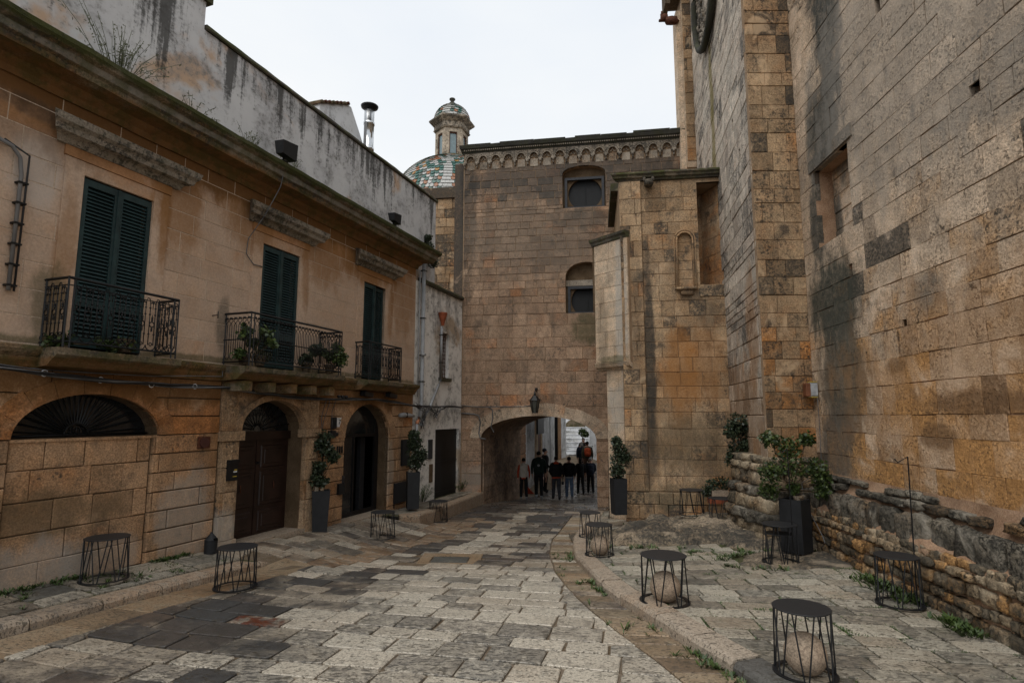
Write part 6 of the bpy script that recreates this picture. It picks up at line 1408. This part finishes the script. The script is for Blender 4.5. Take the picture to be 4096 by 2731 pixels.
# ================================================================== PEOPLE
def cloth(name, c, v=.25): return plain(name, c, .8, 0, .15, v, 12)
CL = {'black': cloth('black cloth', (.010, .010, .011)), 'darkgreen': cloth('dark green cloth', (.010, .018, .014)), 'navy': cloth('navy cloth', (.014, .018, .03)), 'cream': cloth('cream quilted cloth', (.40, .36, .31), .1),
      'jeans': cloth('blue denim', (.10, .14, .21)), 'greyjeans': cloth('dark grey denim', (.03, .032, .038)), 'red': cloth('red cloth', (.30, .045, .02)), 'olive': cloth('olive cloth', (.07, .07, .05)), 'orange': cloth('orange cloth', (.42, .075, .03)),
      'grey': cloth('grey cloth', (.20, .20, .20)), 'hairdark': cloth('dark hair', (.012, .010, .008)), 'hairgrey': cloth('grey hair', (.28, .27, .26)), 'shoe': cloth('pale shoe', (.35, .36, .37)), 'shoedark': cloth('dark shoe', (.02, .02, .02)), 'brown': cloth('brown cloth', (.10, .06, .04))}
dg = None
def person(pos, H, yaw, lab, top, legs, shoe, hair, stride=.12, arm=(0, 0), bulk=1.0, hem=None, hood=None, longcoat=False, group='people walking under the archway', hairlong=False, lean=0, sleeve=None):
    """standing/walking figure built facing local +Y; one skinned surface"""
    k = H / 1.75
    J = {}
    def j(n, x, y, z, r, rz=None): J[n] = ((x * k, y * k, z * k), (r * k, (rz or r) * k))
    j('pel', 0, 0, .95, .125 * bulk, .10 * bulk); j('wai', 0, .01, 1.08, .125 * bulk, .10 * bulk); j('che', 0, .0, 1.28, .155 * bulk, .12 * bulk); j('neb', 0, -.01, 1.44, .09, .08); j('nec', 0, .01, 1.50, .052); j('hea', 0, .02, 1.59, .078, .088); j('crn', 0, .015, 1.67, .072, .082)
    for s, n, st in ((-1, 'l', stride), (1, 'r', -stride)):
        j(n + 'hip', .098 * s, 0, .90, .108 * bulk); j(n + 'kne', .10 * s, st * .6 + .03, .50, .080 * (.7 + .3 * bulk)); j(n + 'ank', .105 * s, st - (.05 if st < 0 else 0), .10 + (.05 if st < 0 else 0), .060); j(n + 'toe', .115 * s, st + .13, .035 + (.0 if st < 0 else .02), .050, .036)
        sw = -st * .9; bend = arm[0 if s < 0 else 1]
        j(n + 'sho', .185 * s * (.9 + .1 * bulk), 0, 1.40, .068 * bulk); j(n + 'elb', .245 * s * (.85 + .15 * bulk), -.03 + sw * .4, 1.13, .052 * bulk); j(n + 'wri', (.24 - .10 * bend) * s, .02 + sw + .16 * bend, .90 + .12 * bend, .034); j(n + 'han', (.235 - .12 * bend) * s, .04 + sw + .2 * bend, .83 + .12 * bend, .036, .022)
    names = list(J); E_ = [('pel', 'wai'), ('wai', 'che'), ('che', 'neb'), ('neb', 'nec'), ('nec', 'hea'), ('hea', 'crn')]
    for n in 'lr': E_ += [('pel', n + 'hip'), (n + 'hip', n + 'kne'), (n + 'kne', n + 'ank'), (n + 'ank', n + 'toe'), ('neb', n + 'sho'), (n + 'sho', n + 'elb'), (n + 'elb', n + 'wri'), (n + 'wri', n + 'han')]
    me = bpy.data.meshes.new('body'); me.from_pydata([J[n][0] for n in names], [(names.index(a), names.index(b)) for a, b in E_], [])
    ob = bpy.data.objects.new('body', me); C.objects.link(ob)
    md = ob.modifiers.new('s', 'SKIN'); md.use_smooth_shade = True
    for n, v in zip(names, me.skin_vertices[0].data): v.radius = J[n][1]; v.use_root = (n == 'pel')
    sb = ob.modifiers.new('u', 'SUBSURF'); sb.levels = 2; sb.render_levels = 2
    ev = ob.evaluated_get(bpy.context.evaluated_depsgraph_get()); nm = bpy.data.meshes.new_from_object(ev); bpy.data.objects.remove(ob)
    nm.name = 'body'
    for mm in (CL[legs], CL[top], M['skin'], CL[shoe], CL[hem] if hem else CL[top], CL[sleeve] if sleeve else CL[top]): nm.materials.append(mm)
    for p in nm.polygons:
        c = p.center / k; p.use_smooth = True; z = c.z; side = abs(c.x) > .17 and z < 1.28
        if side and z < .92 + .12 * max(arm) : i = 2
        elif side or (abs(c.x) > .165 and z > .95): i = 5
        elif z < (.11 + (.03 if abs(c.y) > .1 else 0)): i = 3
        elif z < (.62 if longcoat else .93): i = 0
        elif z < .97 and hem: i = 4
        elif z > 1.475: i = 2
        else: i = 1
        p.material_index = i
    b_ = link_mesh('body', nm)
    root = thing('person', tuple(pos), 90, lab, 'person', group); root.rotation_euler = (0, 0, rad(yaw)); ZB[root.name] = 0
    b_.parent = root; b_.name = 'body'
    m = MB()  # hair cap
    for i in range(9):
        pass
    m.blob((0, -.012 * k, 1.645 * k), (.086 * k, .098 * k, .085 * k), p=2.2, jit=.03, seed=1)
    if hairlong: m.blob((0, -.05 * k, 1.55 * k), (.085 * k, .06 * k, .12 * k), p=2.3, jit=.05, seed=2)
    m.build('hair', CL[hair], root)
    m = MB()
    for s in (-1, 1): m.blob((.083 * s * k, .01 * k, 1.585 * k), (.012 * k, .02 * k, .03 * k), p=2.2)
    m.blob((0, .105 * k, 1.58 * k), (.012 * k, .018 * k, .022 * k), p=2.2); m.build('ears_and_nose', M['skin'], root)
    # fingers on both hands
    for s, n in ((-1, 'l'), (1, 'r')):
        h = Vector(J[n + 'han'][0]); m = MB()
        for f in range(4): m.tube([h + Vector((0, (.02 - .014 * f) * k, -.01)), h + Vector((-.006 * s, (.024 - .016 * f) * k, -.05 * k)), h + Vector((-.02 * s, (.022 - .014 * f) * k, (-.085 + .008 * abs(f - 1)) * k))], .0085 * k, 5)
        m.tube([h + Vector((0, .025 * k, .02 * k)), h + Vector((-.01 * s, .05 * k, -.01 * k)), h + Vector((-.015 * s, .055 * k, -.04 * k))], .0095 * k, 5); m.build('fingers', M['skin'], root)
    # jacket shell gives the clothed outline
    m = MB(); jz = [(.135, .90 if not longcoat else .55), (.165, 1.0), (.16, 1.15), (.185, 1.30), (.165, 1.40), (.09, 1.47)]
    vs = []; n = 18
    for r, z in jz:
        for i in range(n):
            a = 2 * math.pi * i / n; w = r * bulk * 1.02; vs.append((w * 1.08 * math.cos(a) * k, w * .80 * math.sin(a) * k, (z + .01 * math.sin(3 * a)) * k))
    m.add(vs, [(q * n + i, q * n + (i + 1) % n, (q + 1) * n + (i + 1) % n, (q + 1) * n + i) for q in range(len(jz) - 1) for i in range(n)], smooth=True); m.build('jacket', CL[top], root)
    if hem: m = MB(); m.lathe([(.150 * bulk * k, .865 * k), (.158 * bulk * k, .90 * k), (.14 * bulk * k, .93 * k)], (0, 0, 0), 16); o = m.build('shirt_hem', CL[hem], root); o.scale = (1, .8, 1)
    if hood: m = MB(); m.blob((0, -.07 * k, 1.45 * k), (.12 * k, .085 * k, .075 * k), p=2.3, jit=.04); m.build('hood', CL[hood], root)
    return root, k
def backpack(root, k, lab, col, w=.15, h=.21):
    t = bpy.data.objects.new('backpack', None); C.objects.link(t); an = root.rotation_euler.z; d = Vector((math.sin(an), -math.cos(an), 0)) * .20 * k
    t.location = Vector(root.location) + d + Vector((0, 0, 1.05 * k)); t.rotation_euler = root.rotation_euler; ZB[t.name] = 0; tag(t, lab, 'backpack', 'backpacks worn by the walkers')
    part(t, 'bag', CL[col], lambda m: m.blob((0, 0, .16 * k), (w * k, .10 * k, h * k), p=3.4, jit=.03)); part(t, 'pocket', CL[col], lambda m: m.blob((0, -.09 * k, .08 * k), (w * .75 * k, .04 * k, h * .45 * k), p=3.2, jit=.03))
    part(t, 'strap', CL['black'] if col != 'black' else CL['grey'], lambda m: (m.tube([(-.09 * k, .08 * k, .33 * k), (-.10 * k, .12 * k, .37 * k), (-.11 * k, .2 * k, .36 * k)], .012, 4), m.tube([(.09 * k, .08 * k, .33 * k), (.10 * k, .12 * k, .37 * k), (.11 * k, .2 * k, .36 * k)], .012, 4)))
zt = lambda X, Y: zroad(X, Y)
def pp(hx, hy, fy, *a, **kw):
    """place by feet pixel; height from the head pixel"""
    p = hitG(hx, fy, zt); l, r = ray(hx, hy); H = (r * p.y - p.z) * .965; return person((p.x, p.y, p.z), H, *a, **kw)
pp(1203, 1046, 1148, 4, 'person in a cream quilted gilet with red sleeves, leftmost in the archway', 'cream', 'black', 'shoe', 'hairdark', stride=.08, hem='red', sleeve='red', bulk=.92, hood='cream')
r, k = pp(1238, 1030, 1146, -6, 'tall person in a dark green hooded jacket with a printed back', 'darkgreen', 'black', 'shoe', 'hairdark', stride=.15, bulk=1.1, hood='darkgreen')
txt_ = part(r, 'back_print', CL['grey'], lambda m: m.prism([(.05 * math.cos(i * .785) * k, (1.22 + .045 * math.sin(i * .785)) * k) for i in range(8)], -.168 * k, -.160 * k))
pp(1278, 1042, 1149, 2, 'person in a black puffer jacket with a red hood, centre of the archway', 'black', 'greyjeans', 'shoedark', 'hairdark', stride=.15, bulk=1.22, hem='red', hood='red', arm=(.6, 0))
pp(1308, 1043, 1147, -3, 'person in a black jacket and pale blue jeans, centre of the archway', 'black', 'jeans', 'shoe', 'hairdark', stride=.06, bulk=1.12, hem='grey', arm=(0, 0))
pp(1334, 1047, 1136, 3, 'slim person all in black with one foot lifted, right of the jeans wearer', 'black', 'black', 'shoedark', 'hairdark', stride=.14, bulk=.98, hairlong=True, arm=(.8, 0))
r, k = pp(1357, 1046, 1134, -4, 'grey haired person in dark clothes with a navy backpack at the right jamb', 'navy', 'black', 'shoedark', 'hairgrey', stride=.12, bulk=1.1, arm=(0, .8)); backpack(r, k, 'navy backpack on the grey haired walker at the right jamb', 'navy')
r, k = pp(1252, 1024, 1132, -75, 'person in a blue beanie seen from the side with a black backpack', 'black', 'black', 'shoedark', 'navy', stride=.05, bulk=1.05, arm=(.6, .6)); backpack(r, k, 'black backpack on the person wearing a beanie', 'black')
def far(hx, hy, fy, Y, *a, **kw):
    l, r = ray(hx, fy); p = (l * Y, Y, r * Y); l2, r2 = ray(hx, hy); return person(p, (r2 - r) * Y, *a, **kw)
far(1337, 1013, 1093, 29.0, 4, 'white haired person in a dark blue coat beyond the archway', 'navy', 'navy', 'shoedark', 'hairgrey', stride=.06, bulk=1.15, hairlong=True, group='people beyond the archway')
r, k = far(1350, 1012, 1096, 28.5, -3, 'person in an olive jacket with an orange backpack beyond the archway', 'olive', 'brown', 'shoedark', 'hairdark', stride=.08, bulk=1.1, group='people beyond the archway'); backpack(r, k, 'bright orange backpack beyond the archway', 'orange', .17, .22)
far(1341, 1004, 1078, 32.0, 178, 'person in a long black coat and sunglasses coming down the street', 'black', 'black', 'shoedark', 'hairdark', stride=.05, bulk=1.2, longcoat=True, group='people beyond the archway')
t = thing('umbrella_bag', tuple(hitG(1216, 1134, zt)), 90, 'red bag with blue and white folded sign leaning in the tunnel', 'bag'); z = t.location.z
part(t, 'bag', CL['red'], lambda m: m.add([(-.2, 0, z), (.2, 0, z), (.12, .1, z + .02), (-.1, 0, z + .28), (-.05, .08, z + .26)], [(0, 1, 3), (1, 2, 4, 3), (0, 3, 4, 2), (0, 2, 1)]))
part(t, 'folded_sign', CL['jeans'], lambda m: m.add([(-.12, .1, z + .2), (-.02, .1, z + .2), (-.08, .12, z + .75), (-.16, .12, z + .8)], [(0, 1, 2, 3), (3, 2, 1, 0)]))
t = thing('handheld_camera', tuple(hitG(1293, 1147, zt) + Vector((0, 0, .52))), 90, 'black camera hanging from the hand between the two central walkers', 'camera'); z = t.location.z
part(t, 'camera_body', M['blackpaint'], lambda m: m.tube([(0, 0, z), (0, 0, z + .10)], [.04, .05], 8)); part(t, 'strap', M['blackpaint'], lambda m: m.tube([(0, 0, z + .1), (-.01, 0, z + .34)], .008, 4))

# ================================================================== STREET BEYOND THE ARCH
WM = M['whitewall']
def wallseg(name, a, b, z0, z1, label, cat='building', mat=None, th=.3):
    """upright wall box from plan point a to plan point b (thickness away from the street)"""
    d = Vector((b[0] - a[0], b[1] - a[1])); L = d.length; br = math.degrees(math.atan2(d.x, d.y))
    t = thing(name, (a[0], a[1], z0), br, label, cat); part(t, 'wall', mat or WM, lambda m: m.box(0, L, 0, th, z0, z1)); return t, L
def X_(px, Y): return ray(px, 1000)[0] * Y
A = (X_(1189, 22.6), 22.6); B_ = (X_(1206, 24.2), 24.2)
t, L = wallseg('stone_jamb', A, B_, -3.2, 5, 'rough stone pier at the far end of the tunnel', 'pier', M['gb'])
for i in range(9): part(t, 'stone', M['gb'], lambda m: m.prism([(.03, -3.1 + i * .4), (L - .03, -3.1 + i * .4), (L - .03, -2.73 + i * .4), (.03, -2.73 + i * .4)], -.04, .05, ch=.02, tone=(.3 + .1 * (i % 4), .6, .3)))
t, L = wallseg('white_street_house', B_, (X_(1274, 33), 33), -3.2, 6, 'white house with a brown shuttered arch on the left beyond the archway')
ua = (X_(1233, 0 + 27.3), 27.3); d0 = math.hypot(ua[0] - B_[0], ua[1] - B_[1])
part(t, 'arched_shutter', M['wood'], lambda m: m.prism([(d0 - .45, -3.1)] + [(d0 + .45, -3.1)] + [(d0 + .45 * math.cos(math.pi * i / 10), .0 + .45 * math.sin(math.pi * i / 10)) for i in range(11)], -.05, .02))
part(t, 'shutter_slat', M['door'], lambda m: [m.box(d0 - .42, d0 + .42, -.06, -.051, -2.9 + i * .12, -2.88 + i * .12) for i in range(24)])
part(t, 'arch_frame', M['of'], lambda m: m.prism([(d0 + .46, -3.1), (d0 + .85, -3.1)] + [(d0 + .85 * math.cos(math.pi * i / 10), .0 + .85 * math.sin(math.pi * i / 10)) for i in range(11)] + [(d0 - .85, -3.1), (d0 - .46, -3.1)] + [(d0 - .46 * math.cos(math.pi * i / 10), .46 * math.sin(math.pi * i / 10)) for i in range(11)], -.09, .02, tone=(.5, .2, .1)))
part(t, 'hanging_sign', M['blackpaint'], lambda m: m.box(.3, 1.9, -.5, -.42, -.75, .4))
bx(t, 'skirting_pipe', M['pipe'], L - 2.0, L - 1.95, -.05, 0, -3.0, 1)
bx(t, 'street_plate', M['white'], L - 2.6, L - 2.45, -.03, 0, -.5, .3)
Q = (X_(1273, 34.5), 34.5); t, L = wallseg('dark_doorway', Q, (X_(1289, 35.5), 35.5), -2.9, 5, 'brown framed dark doorway beyond the archway', 'doorway', M['brown'] if 'brown' in M else M['th_low'])
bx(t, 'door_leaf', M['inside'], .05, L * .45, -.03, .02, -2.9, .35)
wallseg('white_corner_wall', (X_(1287, 35.6), 35.6), (X_(1300, 36.3), 36.3), -2.7, 5, 'white corner wall left of the white steps', 'wall')
t = thing('white_steps', (X_(1292, 37), 37, -2.6), 92, 'broad whitewashed steps rising beyond the archway', 'steps')
for i in range(8):
    z0 = -2.62 + i * .235; part(t, 'step', WM, lambda m: (m.box(-.5, 3.6, i * .34, i * .34 + 1.5, z0 - .3, z0 + .215), m.box(-.5, 3.6, i * .34 - .05, i * .34 + .2, z0 + .216, z0 + .25)))
part(t, 'parapet', WM, lambda m: m.prism([(-.6, -2.6), (.25, -2.6), (.2, -.65), (.6, -.3), (1.2, -.05), (2.2, .1), (3.0, .4), (3.0, .6), (1.2, .15), (.4, -.1), (-.6, .9)], 2.9, 3.4))
wallseg('white_back_house', (X_(1200, 44), 44.5), (X_(1420, 43), 43.0), -3, 9, 'large white house wall closing the street behind the steps')
t, L = wallseg('grey_terrace_wall', (X_(1296, 41.5), 41.5), (X_(1345, 41.4), 41.4), -.8, .75, 'grey stepped terrace wall above the white steps', 'wall', M['th_trim'])
t, L = wallseg('white_garden_wall', (X_(1352, 36.5), 36.5), (X_(1376, 34), 34.0), -2.6, -.6, 'low white garden wall at the right beyond the archway', 'wall')
wallseg('white_right_house', (X_(1385, 38), 38), (X_(1372, 24), 23.5), -3.2, 6, 'white house wall hidden at the right beyond the archway')
p = at(1338, 995, 35.6); t = thing('street_shrub', tuple(p), 90, 'round green shrub on the white wall beyond the archway', 'shrub'); m = MB(); leaves(m, [((0, 0, p.z + .05), .26), ((.2, 0, p.z - .05), .2), ((.95, 0, p.z - .8), .4)], 900, .10, random.Random(4)); m.build('foliage', M['leaf_green'], t)
part(t, 'stem', M['bark'], lambda m: m.tube([(0, .1, p.z - .6), (0, 0, p.z)], .03, 5))
